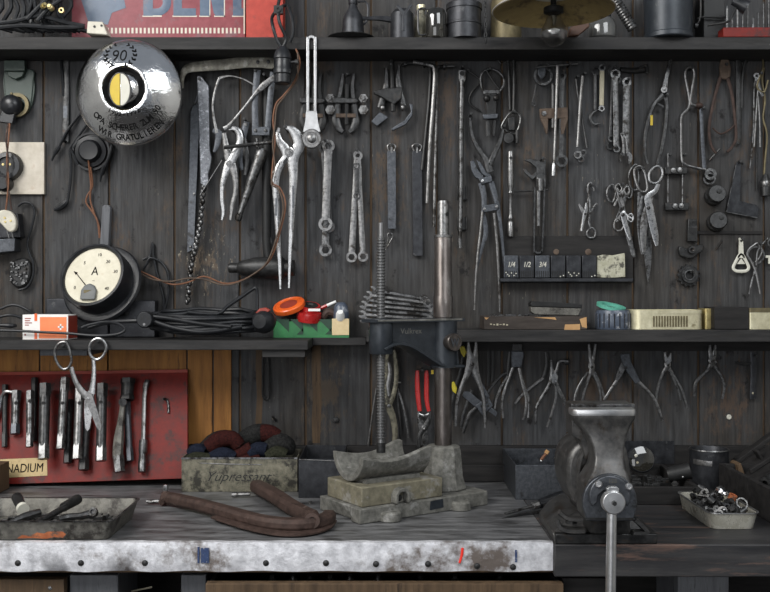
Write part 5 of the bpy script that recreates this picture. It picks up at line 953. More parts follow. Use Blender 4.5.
T('cable', 'loose black cable loops on the shelf at far left behind the orange carton', 'cable', 10, 320, .08, [('c', 'rubber', [S([(-20, 318, 1.3), (0, 309, 1.3), (12, 305, 1.4), (22, 307, 1.4), (32, 313, 1.4), (40, 322, 1.3, -.02)], None), S([(-20, 330, 1.4, .02), (0, 318, 1.4, .02), (14, 315, 1.4, .02), (24, 318, 1.3, .01)], None), S([(-15, 326, 1.5, .06), (8, 324.5, 1.6, .06), (20, 325, 2.2, .06), (24, 325, 1.4, .05)], None), S([(-15, 337, 1.4, .1), (4, 333, 1.4, .1), (12, 336, 1.4, .1), (4, 339, 1.4, .1), (-12, 341, 1.4, .1)], None)])])
# big coil
ops = []; rr = random.Random(11)
for k in range(11):
    ry = 322 + rr.uniform(-5, 6); rx = 52 + rr.uniform(-9, 4); cx = 207 + rr.uniform(-6, 4); zz = 328.5 - k * 1.55; a0 = rr.uniform(0, 6)
    pts = []
    for j in range(14):
        a = 2 * math.pi * j / 14
        pts.append((cx + rx * math.cos(a), zz + rr.uniform(-1.0, 1.0) + 3.4 * math.sin(a), 2.0, .062 * math.sin(a) * (rx / 60)))
    ops.append(S(pts, None, closed=True, n=3))
ops += [S([(190, 312, 1.9, .03), (218, 314, 1.9, .02), (228, 306, 1.9, 0), (240, 297, 1.9, -.02), (251, 289, 1.9, -.03), (254.5, 288.5, 1.8, -.03), (255.5, 296, 1.7, -.03), (256, 318, 1.7, -.02)], None), S([(158, 316, 2.1, .06), (176, 318, 2, .06), (205, 323, 2, .06), (235, 326, 2, .06)], None),
        S([(158, 320, 2.0, .06), (180, 327, 2, .065), (210, 331, 2, .068), (245, 326, 2, .05)], None), S([(92, 327, 1.8, .03), (112, 322, 2, .035), (135, 320.5, 2.2, .05), (148, 320, 2.2, .055)], None)]
T('cable_coil', 'large coil of black cable with a plug lying on the left shelf', 'cable', 210, yl(.11), .11, [
    ('coil', 'rubber', ops), ('plug', 'rubber', [L(152.5, 319, .05, [(.1, 0), (8, 0), (8.4, 2), (8.4, 9), (7.6, 11), (.1, 11)], (-.05, .0, 1), seg=10)], {'bev': .5}, [('pin_hole', 'black', [L(149.5, 317.5, .0765, [(1.6, 0), (1.6, .6), (.1, .6)], seg=10)]), ('pin_hole', 'black', [L(155.5, 317.5, .0765, [(1.6, 0), (1.6, .6), (.1, .6)], seg=10)]), ('pin', 'steel', [L(152, 323.5, .0765, [(1.4, 0), (1.2, .8), (.1, .9)], seg=10)])])])
T('connector', 'round black cable connector with a reddish face between the coil and green box', 'connector', 265, yl(.165), .165, [('body', 'rubber', [L(267, 322, -.02, [(.1, 0), (9, 0), (11, 4), (12, 10), (10.5, 15), (7, 19), (.1, 19.5)], (-.35, .05, 1), seg=24)]), ('face', 'darkred', [P([(256, 313), (260, 308.5), (266, 307.5), (271, 310), (268, 313), (260, 314)], -.01, .012)], {'bev': 1}), ('gland', 'rubber', [L(263, 327, .0, [(.1, 0), (6, 0), (6, 4), (4, 8), (.1, 8)], (-1, .1, .4), seg=16)])])
# green box with tape rolls
gd = .058
zg = ZL
gx0, gx1 = (273.5 - CX) * sc(gd), (349 - CX) * sc(gd)
tri = []
for k in range(4):
    x = 276 + k * 14.2
    tri.append(P([(x, 319.2), (x + 13, 319.2), (x + 13, 332)], .0003, .0009))
    tri.append(P([(x + 6.5, 334.5), (x + 13, 328), (x + 13, 334.5)], .0003, .0009)) if k % 2 else None
tri = [t for t in tri if t]
T('cardboard_box', 'open green box with dark triangles and a beige end on the shelf centre left', 'box', 310, yl(gd), gd, [
    ('tray', 'green', [OB(gx0, gx1, .004, gd, ZL + .0005, ZL + .042, .003)]), ('pattern', 'deepgreen', tri), ('end_panel', 'beige', [B(332, 318.6, 349, 335, .0004, .0014)])])
T('tape_tin', 'bright orange round tin lid leaning in the green box', 'tin', 289, 312, .045, [('lid', 'orangeplastic', [L(289.5, 308.5, -.01, [(.1, 0), (16, 0), (16.4, 1), (16.4, 4.5), (15.6, 5.4), (14, 5.6), (13.4, 4.8), (.1, 4.6)], (-.25, .93, .42), seg=36)]), ('centre_label', 'darkred', [L(289.5, 308.5, -.01, [(.1, 4.7), (9, 4.7), (9, 5.1), (.1, 5.1)], (-.25, .93, .42), seg=24)])])
T('tape_roll', 'red tape roll with a black core ring in the green box', 'tape', 312, 308, .034, [('roll', 'redhandle', [L(310, 308, 0, [(5, -4), (10, -4), (10, 3), (5, 3), (5, -4)], (.1, .9, .35), seg=28)]), ('core', 'black', [L(310, 308, 0, [(3, -2), (7.5, 3.1), (8, 3.4), (4.5, 3.6), (3, 2)], (.1, .9, .35), seg=24)])])
T('tape_roll', 'deep red smooth tape roll at the front of the green box', 'tape', 309, 316, .044, [('roll', 'redhandle', [L(309, 316, 0, [(4, -5), (12, -5), (12.5, 0), (12, 4), (4, 4), (4, -5)], (.1, .98, .18), seg=28)]), ('label', 'white', [B(309, 308.5, 321, 311, .0265, .0275)])])
T('glue_tube', 'white and blue tube cap sticking up at the right end of the green box', 'tube', 341, 312, .040, [('body', 'bluewhite', [L(341, 321, -.0, [(.1, 0), (7.4, 0), (8, 8), (6.6, 15), (4, 18.5), (.1, 19)], 'z', seg=20)]), ('cap', 'white', [L(340.5, 318, .012, [(.1, 0), (4.6, 0), (4.2, 6), (3, 9), (.1, 9.5)], (0, .7, .7), seg=18)])])
T('crumpled_rag', 'small greyish rag between the red rolls and the white tube', 'rag', 329, 315, .04, [('r', 'rustbrown', [S([(323, 318, 3), (328, 312, 4), (334, 314, 3.4), (336, 318, 3)], None)])])
T('marker_pen', 'white and red marker pen lying across the green box contents', 'pen', 331, 305, .028, [('barrel', 'white', [S([(327, 305.5, 1.6), (336, 301.5, 1.3)], None, n=1)]), ('cap', 'redhandle', [S([(319, 309, 1.7), (327, 305.5, 1.7)], None, n=1)])])
# stack of spanners behind the press
for k in range(7):
    y = 290.5 + k * 4.8; x0 = 375 - [0, 4, 7, 9, 10, 10, 9][k]; x1 = 424 + [0, 3, 8, 10, 9, 6, 2][k]
    openwrench(['topmost', 'second', 'third', 'fourth', 'fifth', 'sixth', 'lowest'][k] + ' of the steel spanners racked one above another behind the press screw', x0, y, x1, y + 8 - k * .6, 4.0, 1.6, .035 + .004 * k, 'steel' if k % 2 else 'worn', group='spanners racked behind the press')
T('spanner_rack', 'small dark wooden block holding the racked spanners on the shelf behind press', 'rack', 405, ydr(.02), .02, [('block', 'darkwood', [P([(378, 329.4), (381, 286), (388, 286), (390, 329.4)], -.01, .005), P([(414, 329.4), (415, 296), (421, 296), (423, 329.4)], -.01, .005), B(378, 324, 423, 329.3, -.01, .005)], {'bev': .6})])
# wooden box
bd1 = .135
wx0, wx1 = (484 - CX) * sc(bd1), (587 - CX) * sc(bd1)
T('wooden_box', 'long shallow black wooden box with scraped orange corners on the right shelf', 'box', 535, ydr(bd1), bd1, [
    ('box', 'boxwood', [OB(wx0, wx1, .03, bd1, ZR + .0005, ZR + .033, .006)], {'bev': .4}),
    ('scrape', 'rawedge', [P([(564, 330.6), (565, 324.5), (580, 324), (580, 330.6)], .0003, .0008)]), ('scrape', 'rawedge', [P([(579.5, 319), (586.5, 317), (586.8, 328), (582, 327)], .0003, .0008)]), ('scrape', 'rawedge', [P([(534, 317.4), (555, 317.2), (556.5, 320), (552, 319.2)], .0003, .0008)]), ('scrape', 'rawedge', [P([(484.3, 317.4), (489, 317.6), (486, 320)], .0003, .0008)]),
    ('chalk_mark', 'lath', [B(490 + k * 3.2, 323.6 + (k % 2) * .6, 492 + k * 3.2, 324.8 + (k % 3) * .4, .0003, .0007) for k in range(6)])])
rr = random.Random(8)
T('iron_filings', 'heap of small dark metal bits filling the black wooden box', 'metal bits', 520, 318, .09, [('f', 'worn', [B(x, y, x + rr.uniform(1, 3), y + rr.uniform(.8, 2), dd, dd + .004) for x, y, dd in [(rr.uniform(488, 545), rr.uniform(314, 319.5), rr.uniform(-.04, .03)) for _ in range(110)]] + [B(488, 319, 580, 322, -.045, .03)])], kind='stuff')
T('oil_stone', 'dark sharpening stone in a worn metal holder lying on the black wooden box', 'sharpening stone', 556, 308, .10, [
    ('stone', 'black', [P([(529, 304), (531, 301), (575, 303.5), (581, 304.5), (580, 308), (530, 306.5)], -.02, .02)], {'bev': .6}), ('holder', 'tray', [P([(529.5, 306.6), (580, 308.2), (580, 311), (577, 315.5), (534, 314.5), (530, 312)], -.018, .018)], {'bev': .7})])
T('coil_jar', 'blue and white ribbed jar with a tilted teal ring on the right shelf', 'jar', 613, ydr(.1), .10, [
    ('body', 'bluewhite', [L(613, ydr(.1) - .1, 0, [(.1, 0), (16.5, 0), (17.3, 1.5), (17.3, 16), (16, 19), (13, 19.5), (.1, 19.5)], 'z', seg=36)]),
    ('rib', 'tindark', [S([(613 + 17.2 * math.sin(a), ydr(.1) - 2, .7, 17.2 * math.cos(a) * sc(.1)), (613 + 17.2 * math.sin(a), ydr(.1) - 16, .7, 17.2 * math.cos(a) * sc(.1))], None, n=1, seg=6) for a in [-1.35 + k * .3 for k in range(10)]]),
    ('lid_ring', 'teal', [L(611, 306.5, 0, [(10, -1.5), (14.2, -1.5), (14.6, 1.5), (10, 1.5), (10, -1.5)], (.16, .95, .2), seg=32)])])
# brass tins
def tin(lab, x0, x1, y0, d0, d1, key, rad, rib=None, lid=None):
    a, b = (x0 - CX) * sc(d1), (x1 - CX) * sc(d1); h = (ydr(d1) - y0) * sc(d1)
    ps = [('body', key, [OB(a, b, d0, d1, ZR + .0005, ZR + h, .0015, 0, rad)], {'bev': .2})]
    if lid: ps.append(('lid_rim', lid, [OB(a - .001, b + .001, d0 - .001, d1 + .001, ZR + h * .86, ZR + h + .003, .0022, 0, rad)]))
    if rib: ps.append(('rib', 'oldbrass', [B(x, y0 + 5, x + 1.6, ydr(d1) - 3, .0004, .0012) for x in [rib[0] + k * (rib[1] - rib[0]) / 12 for k in range(13)]]))
    return T('tin', lab, 'tin', (x0 + x1) / 2, ydr(d1), d1, ps)
tin('long pale brass sardine tin with embossed ribs on the right shelf', 632, 704, 311, .06, .135, 'palebrass', .022, (653, 686), 'palebrass')
tin('small narrow brass tin between the sardine tin and the black block', 704.5, 716, 308.5, .05, .105, 'brass', .006)
tin('pale brass box at the far right end of the right shelf', 749.5, 790, 309.5, .06, .13, 'palebrass', .004, None, 'oldbrass')
T('black_block', 'dark brown-black wooden block between the two brass tins on the right shelf', 'block', 732, ydr(.13), .13, [('b', 'darkwood', [WB((714.5 - CX) * sc(.13), (749 - CX) * sc(.13), .05, .13, ZR + .0005, ZR + (ydr(.13) - 307) * sc(.13))], {'bev': .6})])

# ------------------------------------------------------------------ below the middle shelf
def rb(y): return .018 + .098 * (y - 370) / 115
T('tool_board', 'red painted tool board leaning on the wall with a brass letter plate', 'tool board', 80, 486, rb(486), [
    ('board', 'redpaint', [PA([(-60, 374, rb(374)), (187.5, 370.5, rb(370.5)), (187.8, 478.5, rb(478.5)), (-60, 486.5, rb(486.5))], .012)], {'bev': .5}),
    ('edge_trim', 'darkred', [PA([(-60, 373, rb(373) + .004), (187.5, 369.5, rb(370) + .004), (187.5, 372.5, rb(372.5) + .004), (-60, 376, rb(376) + .004)], .004)]),
    ('letter_plate', 'brassplate', [PA([(-6, 459.5, rb(459) + .0015), (47, 457.5, rb(457.5) + .0015), (47.3, 475.5, rb(475.5) + .0015), (-6, 478.5, rb(478) + .0015)], .0014)], [('lettering', 'ink', [TX('VANADIUM', 19.5, 472, 8.2, 0, xs=.80, off=.0, rot=-.035, warp=lambda x, y: rb(y) + .0018 - .1)], {'d0': .1})]),
    ('hook', 'worn', [S([(163.5, 399, 1.4, rb(399) + .012), (167, 400, 1.3, rb(400) + .002), (168.5, 406, 1.3, rb(406) + .002), (168.5, 413, 1.3, rb(413) + .004)], None, ab=True)])])
def spanner(x0, y0, x1, y1, r, lab, key='worn', off=.012, hex_=1, hole=None, end=None):
    off = r * 1.18 * .00255 + (.0015 if off < .018 else .027)
    def pt(t): return (x0 + (x1 - x0) * t, y0 + (y1 - y0) * t)
    l = math.hypot(x1 - x0, y1 - y0); e = min(.2, 12 / l)
    def q(t, rr): x, y = pt(t); return (x, y, rr, rb(y) + off)
    ps = [('tube', key, [S([q(e * .9, r), q(1 - e * .9, r * .94)], None, n=1, ab=True, seg=14)]),
          ('hex_end', key, [S([q(0, r * 1.14), q(e, r * 1.12), q(e * 1.25, r * .98)], None, n=1, ab=True, seg=6)]),
          ('hex_end', end or key, [S([q(1 - e * 1.25, r * .95), q(1 - e, r * 1.08), q(1, r * 1.1)], None, n=1, ab=True, seg=6)])]
    if hole:
        d = rb(hole[1]) + off + r * sc(.06) * 1.0
        ps.append(('hole', 'black', [L(hole[0], hole[1], 0, [(1.8, -.6), (1.8, .5), (.1, .5)], seg=14)], {'d0': d}))
    T('box_spanner', lab, 'spanner', (x0 + x1) / 2, (y0 + y1) / 2, rb((y0 + y1) / 2) + off, ps, group='box spanners on the red board')
spanner(5, 385, 4.5, 447, 2.7, 'thin black box spanner hung leftmost on the red board', 'iron')
T('tommy_bar', 'bright bent steel bar hooked over the leftmost spanners', 'bar', 8, 395, .06, [('b', 'bright', [S([(16.5, 394, 1.6, .058), (11, 392, 1.7, .058), (6, 391.5, 1.8, .058), (2.5, 395, 1.8, .058), (.5, 402, 1.8, .06), (-3, 420, 1.7, .07)], None, ab=True)])])
spanner(16.5, 391, 15, 434, 4.4, 'short stubby box spanner with pale worn lower end, second from left', 'worn', end='bluesteel', hole=(16, 403))
spanner(34.5, 378, 34, 441, 3.0, 'black box spanner partly hidden behind its slim neighbour, third along', 'iron', .010)
spanner(30, 391, 29.5, 447, 3.6, 'slim dark box spanner with one hole, in front of a black one', 'worn', .026, hole=(30, 401))
spanner(45, 384, 43.5, 459, 5.4, 'thick dark box spanner with one hole, middle of the left half', 'dark', .020, hole=(43.7, 403), end='worn')
spanner(69, 400, 67.5, 463, 3.8, 'short dark box spanner low behind the tilted one', 'iron', .012)
spanner(65, 378, 60.5, 449, 4.4, 'tilted dark box spanner with hole just left of the scissors', 'worn', .028, hole=(62.7, 403))
spanner(80, 388, 77, 459, 4.7, 'bright worn box spanner directly behind the scissor blades on the left', 'steel', .030, hole=(79.5, 403))
spanner(86, 420, 83.5, 470, 5.0, 'black box spanner low behind the bright worn one', 'iron', .012)
spanner(102, 384, 101, 461, 5.2, 'dark box spanner right of the scissors with bright lower end', 'dark', .020, hole=(101, 402), end='steel')
T('socket_bar', 'dark twisted socket handle with flattened lower end on the red board', 'socket bar', 122, 425, .07, [
    ('shaft', 'tray', [S([(123.5, 398, 2.6, rb(398) + .032), (121, 420, 3.4, rb(420) + .032), (118.5, 440, 5.2, rb(440) + .032), (117.5, 458, 5.4, rb(458) + .032)], None, ab=True)]), ('lower_end', 'worn', [S([(118, 456, 6, rb(456) + .032), (119.5, 472, 5.6, rb(470) + .032)], None, n=1, ab=True, seg=6)]),
    ('eye', 'dark', [L(123, 402, 0, [(4, -1), (4, 1.5), (2.2, 1.5), (2, .8), (.1, .8)], seg=18)], {'d0': rb(402) + .042})])
spanner(128, 379, 127, 400, 6.6, 'short wide dark socket at the top between two socket handles', 'iron', .012)
spanner(126.5, 402, 130, 461, 3.6, 'bluish slim tube spanner leaning right of the twisted socket handle', 'bluesteel', .014)
T('socket_bar', 'bright slim socket bar with jointed socket at the right of the red board', 'socket bar', 144, 425, .07, [
    ('bar', 'steel', [S([(146, 383, 2.6, rb(383) + .016), (144.5, 398, 2.3, rb(398) + .016), (143.5, 440, 2.4, rb(440) + .016)], None, n=1, ab=True)]), ('top_hook', 'dark', [S([(147.5, 380, 2.6, rb(380) + .014), (146, 386, 3.2, rb(386) + .014), (145, 390, 2.6, rb(390) + .014)], None, n=1, ab=True)]),
    ('joint', 'worn', [S([(143.5, 440, 4.2, rb(440) + .014), (143, 452, 4.4, rb(452) + .014), (142.5, 454, 3.2, rb(454) + .014), (142.3, 462, 4.2, rb(462) + .014), (142, 472, 3.9, rb(472) + .014)], None, n=1, ab=True, seg=14)])])
# scissors on the shelf edge
sx = .213
T('scissors', 'large old steel scissors hanging from the left shelf in front of the red board', 'scissors', 88, 398, sx, [
    ('blade', 'steel', [S([(71, 367, 2.2), (75, 380, 2.4), (80, 389, 3), (86, 396, 3.6)], .0016), P([(82, 391), (87, 391.5), (92, 394), (98, 412), (101.5, 425), (100.5, 430.5), (97, 428), (91.5, 414), (86, 402)], -.0012, .0014), S([(66, 342.5, 1.4), (70, 351, 1.4), (71.5, 361, 1.4), (68, 368, 1.4), (62, 368.5, 1.4), (56.5, 361, 1.4), (55, 351, 1.4), (59, 343.5, 1.4)], None, closed=True)]),
    ('blade', 'bright', [S([(93, 358, 1.8, -.004), (93.5, 372, 2.1, -.004), (92.5, 384, 2.6, -.004), (91, 394, 3.2, -.004)], .0016), P([(88, 391), (93, 389), (93.5, 399), (91.5, 414), (89.5, 428), (87, 431.5), (84.8, 428), (83.8, 412), (84, 401)], -.0054, -.0028), S([(98, 338.5, 1.5), (104, 341, 1.5), (106.5, 348, 1.5), (103, 356, 1.5), (97, 359.5, 1.5), (91, 356, 1.5), (89.5, 348, 1.5), (92, 341.5, 1.5)], None, closed=True)]),
    ('pivot', 'bright', [L(88.3, 398.5, .0018, [(1.6, 0), (1.4, .8), (.1, 1)], seg=12)])])
setmesh('nail', 'iron', lambda m: (m.S([(98, 341.5, 1, .196), (98, 341, 1, .222)], None, n=1, ab=True), m.S([(63, 346, 1, .196), (63, 345.5, 1, .222)], None, n=1, ab=True)), wall)
T('wire_hook', 'long narrow black wire loop hook hanging under the left shelf end', 'hook', 266, 378, .012, [('h', 'iron', [S([(263, 352, 1), (262.5, 385, 1), (263, 396, 1.1), (266, 399.5, 1.2), (269, 396, 1.1), (269, 375, 1), (268, 354, 1)], None)])])
T('steel_pin', 'small dark peg in the wall below the black wire hook', 'pin', 274, 418, .006, [('p', 'iron', [S([(273, 416, 1.1, .008), (276, 421, 1.2, -.002)], None, n=1)])])
T('wall_bolt', 'dark bolt head in the wall right of the wooden drip stain', 'bolt', 336, 420, .002, [('b', 'iron', [L(336, 420, 0, [(.1, 0), (3.2, 0), (2.8, 1.5), (.1, 2)], seg=12)])])
# pliers
def ply(name, lab, cat, d, halves, rv, key, group=PG, nail=None, hk=None, extra=()):
    ps = []
    for i, pts in enumerate(halves):
        ps.append(('handle', hk if (hk and i) else key, [S([(x, y, w, .0022 * (-1) ** i) for x, y, w in pts], .0026)]))
    ps.append(('rivet', 'worn', [L(rv[0], rv[1], .0042, [(rv[2], 0), (rv[2] * .85, rv[2] * .4), (.1, rv[2] * .5)], seg=14)]))
    ps += list(extra)
    T(name, lab, cat, rv[0], rv[1], d, ps, group=group, nail=nail)
ply('pliers', 'grey long-nose pliers with wide handles hanging first right of the press', 'pliers', .040, [
    [(468.2, 341, 1.2), (469, 352, 2.4), (471, 361, 4.6), (467, 374, 3), (461, 388, 1.9), (457, 402, 1.7), (455.5, 426, 1.4)], [(476, 342, 1.2), (475.5, 353, 2.4), (473.5, 363, 4.6), (477, 376, 3), (481.5, 390, 1.9), (484, 404, 1.7), (485, 428, 1.4)]], (472, 364, 2.2), 'steel')
T('pliers', 'blue-grey strap clamp pliers hanging crosswise behind the long-nose pliers', 'pliers', 476, 400, .022, [
    ('bar', 'bluesteel', [P([(464, 391), (469, 391.5), (485, 404), (480, 411), (462, 396)], -.003, .003)], {'bev': .5}), ('plate', 'bluesteel', [P([(475, 405), (488, 396.5), (493, 405), (482, 415.5)], .003, .008)], {'bev': .6}, [('rivet', 'iron', [L(x, y, .008, [(1.2, 0), (1, .6), (.1, .8)], seg=10)]) for x, y in ((481, 406), (486.5, 402), (483, 410), (488, 405.5))]),
    ('tip', 'bluesteel', [P([(491, 407), (497.5, 412), (496, 417), (488, 411)], -.002, .003)], {'bev': .4}), ('arm', 'bluesteel', [S([(473, 374, 2), (480, 384, 2.2), (488, 398, 2.2)], .002)]),
    ('handle', 'dark', [S([(472, 390, 1.8), (467, 404, 1.9), (463, 417, 1.9), (461, 428, 1.5)], .002)]), ('handle', 'dark', [S([(478, 407, 1.8), (470, 414, 1.9), (466, 424, 1.9), (463, 433, 1.4)], .002)])], group=PG)
T('pliers', 'dark pliers with yellow grips peeking out beside the press column', 'pliers', 458, 370, .012, [
    ('grip', 'yellowgrip', [P([(459, 346.5), (464, 345.5), (466.5, 352), (464, 357.5), (461, 353)], -.004, .006)], {'bev': .7}), ('grip', 'yellowgrip', [P([(450.5, 383), (454, 381), (457, 388), (456, 394), (452.5, 391)], -.004, .006)], {'bev': .7}),
    ('handle', 'iron', [S([(463, 356, 2), (460, 375, 2.2), (455, 388, 2)], .0025)]), ('jaw', 'iron', [S([(455, 393, 2.2), (452, 405, 2.2), (452, 420, 1.8)], .0025)])], group=PG)
T('strap', 'two black leather-like straps hanging side by side under the right shelf', 'strap', 490, 365, .006, [('strip', 'black', [S([(488.5, 344, 1.8), (489, 366, 1.8), (488, 386, 1.6)], .001)]), ('strip', 'black', [S([(493.5, 344, 1.8), (493.5, 366, 1.8), (492.5, 382, 1.6)], .001)])])
T('pliers', 'flat-headed grey pliers with doubled curved handles right of the black straps', 'pliers', 516, 370, .030, [
    ('head', 'bluesteel', [P([(511, 351), (523, 351), (524, 354), (521.5, 367), (511.5, 367.5), (511, 360)], -.003, .004)], {'bev': .7}), ('teeth', 'iron', [P([(512, 344), (522, 344), (522, 351), (512, 351)], -.002, .002)], {'bev': .3}),
    ('handle', 'steel', [S([(513, 367, 1.6), (508.5, 380, 1.5), (503.5, 394, 1.4), (502, 405, 1.3), (503, 418, 1.2)], .002)]), ('handle', 'steel', [S([(519, 368, 1.6), (522, 382, 1.5), (526, 397, 1.5), (526, 408, 1.4), (523, 420, 1.2)], .002)]),
    ('spring', 'worn', [S([(519, 370, 1.2, -.003), (525, 388, 1.2, -.003), (529, 401, 1.2, -.003), (528.5, 418, 1.1, -.003)], .0015)])], group=PG)
T('pliers', 'dark pliers with long curved arms hidden behind the flat-headed pair', 'pliers', 505, 380, .012, [('handle', 'steel', [S([(508, 376, 1.4), (503, 384, 1.4), (497, 397, 1.4), (494.5, 409, 1.2)], .002)]), ('handle', 'dark', [S([(508, 372, 1.4), (501, 376, 1.4), (494, 384, 1.4), (487, 393, 1.2)], .002)]), ('jaw', 'iron', [S([(510, 352, 2), (509, 364, 2.4), (508, 376, 2)], .0025)])], group=PG)
T('circlip_pliers', 'bright circlip pliers with one tip bent sideways, left of the vise', 'pliers', 553, 378, .034, [
    ('handle', 'worn', [S([(551, 360, 1), (551.5, 368, 1.4), (553, 377, 3.4), (549, 386, 2), (541, 399, 1.6), (536, 409, 1.4), (535.5, 424, 1.2)], .002)]), ('handle', 'worn', [S([(557, 370, 1.4), (554, 378, 3.2), (557, 386, 2), (562, 396, 1.7), (567, 407, 1.4), (569, 416, 1.1)], .002)]),
    ('bent_tip', 'steel', [S([(556.5, 371, 1.4), (558.5, 363, 1.3), (561.5, 361, 1.2), (568, 361.3, 1)], .0018)]), ('joint', 'bright', [P([(550, 374), (555.5, 372), (558, 376), (557, 382.5), (551.5, 383.5)], .002, .006)], {'bev': .8}), ('inner_handle', 'steel', [S([(555.5, 384, 1.4), (556, 397, 1.4), (552, 413, 1.3), (547, 427, 1.1)], .002)])], group=PG)
T('pliers', 'long thin curved plier arm sweeping left of the circlip pliers', 'pliers', 530, 390, .020, [('handle', 'steel', [S([(543.5, 378, 1.4), (534, 385, 1.4), (522, 395, 1.3), (515, 404, 1.1)], .002)]), ('jaw', 'iron', [S([(546, 352, 1.6), (547, 366, 2), (543.5, 378, 2)], .002)])], group=PG)
ply('nippers', 'slim nippers with four curved bright arms hanging right above the vise', 'pliers', .024, [
    [(588.5, 344, 1.2), (590, 358, 1.8), (592, 367, 2.6), (588.5, 378, 1.4), (584, 392, 1.3), (581, 405, 1.1)], [(595.5, 344, 1.2), (593.5, 358, 1.8), (591, 367, 2.6), (596, 379, 1.4), (600, 391, 1.3), (601, 406, 1.1)]], (591.5, 367, 1.6), 'steel', extra=[('spring', 'steel', [S([(588, 372, 1), (580, 384, 1.1), (575.5, 395, 1.2), (574.5, 404, 1)], .0015)]), ('spring', 'worn', [S([(595, 372, 1), (600, 384, 1.1), (604, 396, 1.2), (606, 403, 1)], .0015)])])
T('cutting_pliers', 'grey wide-bladed cutting pliers with long splayed handles above the vise', 'pliers', 630, 372, .030, [
    ('blade', 'bluesteel', [P([(619.5, 354.5), (629, 353), (630, 360), (640, 381), (635, 384), (626.5, 372), (621, 361)], 0, .005)], {'bev': .5}), ('handle', 'steel', [S([(637, 381, 2.2), (645, 388, 1.6), (653, 397, 1.5), (658, 407, 1.5), (662.5, 421, 1.1)], .002)]),
    ('blade', 'worn', [P([(622, 361), (627, 366), (622, 376), (617, 383), (615.5, 379), (618, 370)], -.005, -.0005)], {'bev': .4}), ('handle', 'steel', [S([(617, 381, 1.8), (610, 391, 1.5), (604, 400, 1.2)], .002)]), ('rivet', 'iron', [L(625.5, 367.5, .005, [(1.7, 0), (1.4, .8), (.1, 1)], seg=12)])], group=PG)
ply('pliers', 'slim pliers with bright jaws between the cutting pliers and small nippers', 'pliers', .026, [
    [(664.5, 352, 1.2), (665.5, 359, 1.9), (668, 365, 2.6), (662, 374, 1.5), (658, 386, 1.3), (656, 397, 1.2), (657, 407, 1)], [(670.5, 353, 1.2), (669.5, 359, 1.9), (667, 365, 2.6), (673, 374, 1.5), (680, 386, 1.4), (684, 396, 1.3), (687, 408, 1)]], (667.5, 365, 1.5), 'steel', extra=[('spring', 'worn', [S([(670, 371, 1.1), (677, 387, 1.1), (680.5, 400, .9)], .0015)]), ('jaw', 'bright', [P([(664, 352), (667, 358), (670.5, 352), (671, 361), (667, 365), (664, 361)], .003, .006)], {'bev': .4})])
ply('nippers', 'small dark end nippers hanging rightmost with splayed handles', 'pliers', .018, [
    [(709.5, 345, 1.2), (710, 355, 2.2), (712.5, 361, 3), (707, 370, 1.7), (698, 379, 1.6), (694.5, 386, 1.5), (694, 396, 1.2)], [(715.5, 345, 1.2), (714.5, 355, 2.2), (711.5, 361, 3), (716, 368, 1.7), (722, 378, 1.6), (724.5, 388, 1.5), (722.5, 399, 1.2)]], (711.5, 361, 1.6), 'worn', extra=[('knob', 'bright', [K(715, 362, .005, 1.3)])])
T('flat_bar', 'flat dark bar with a short crosspiece hanging at the right end', 'bar', 753, 378, .010, [('bar', 'tindark', [S([(753, 352, 2.8), (753.5, 375, 3), (753, 396, 3.2), (753, 399, 2.2)], .002)]), ('crosspiece', 'iron', [S([(736, 362, 1.2, .002), (742, 364, 1.2, .002), (751, 363.5, 1.2, .002)], .0015)]), ('hole', 'lath', [L(752.5, 393, .0021, [(1, 0), (.9, .2), (.1, .2)], seg=10)])], nail=(753, 355))
T('white_plug', 'small white wall plug in the boards below the small end nippers', 'plug', 729, 417, .001, [('p', 'whiteenamel', [L(729, 417, 0, [(.1, 0), (2.6, 0), (2.2, 1), (1.2, 1.2), (1, .6), (.1, .5)], seg=14)])])
T('black_hook', 'black hook fixed to the wall just left of the vise jaw', 'hook', 566, 363, .004, [('h', 'iron', [L(566, 362, 0, [(.1, 0), (3.2, 0), (3, 2), (1.6, 2.5), (1.4, 6), (2.2, 6.5), (.1, 7)], seg=14)])])
# tools behind the press
T('locking_pliers', 'pale grey locking pliers hanging behind the press screw', 'pliers', 391, 395, .030, [
    ('handle', 'tinold', [S([(388, 350, 1.6), (386, 368, 2.4), (385, 384, 2.8), (386, 396, 2.6), (388.5, 406, 3.6), (393, 418, 3.2), (395, 432, 2.8), (394, 446, 2)], .0035)]), ('handle', 'tinold', [S([(394, 350, 1.6), (396, 366, 2.2), (396, 382, 2.2), (393, 396, 2.4), (388, 407, 2.8)], .003)]),
    ('link', 'steel', [S([(388.5, 362, 1.3, .004), (390, 372, 2, .004), (388, 385, 2, .004), (389, 396, 1.4, .004)], .002)]), ('screw_pin', 'steel', [S([(393, 382.3, .7), (401, 382.5, .7)], None, n=1)]), ('rivet', 'worn', [L(389, 405.5, .004, [(2, 0), (1.7, 1), (.1, 1.2)], seg=12)])], nail=(391, 349))
T('steel_rod', 'thin bright rod leaning behind the press screw on its left', 'rod', 372, 420, .016, [('r', 'steel', [S([(376.5, 388, 1), (373, 410, 1), (368, 446, 1)], None)])])
T('pliers', 'dark thin plier handle hanging right of the locking pliers behind the press', 'pliers', 403, 410, .014, [('handle', 'worn', [S([(397, 388, 1.3), (402, 402, 1.3), (406, 420, 1.3), (408.5, 438, 1.1)], .002)]), ('handle', 'iron', [S([(397, 388, 1.3), (398, 405, 1.4), (400, 422, 1.3), (400, 440, 1.1)], .002)]), ('jaw', 'iron', [S([(396, 352, 1.6), (398, 370, 2.2), (397, 388, 2)], .0025)])])
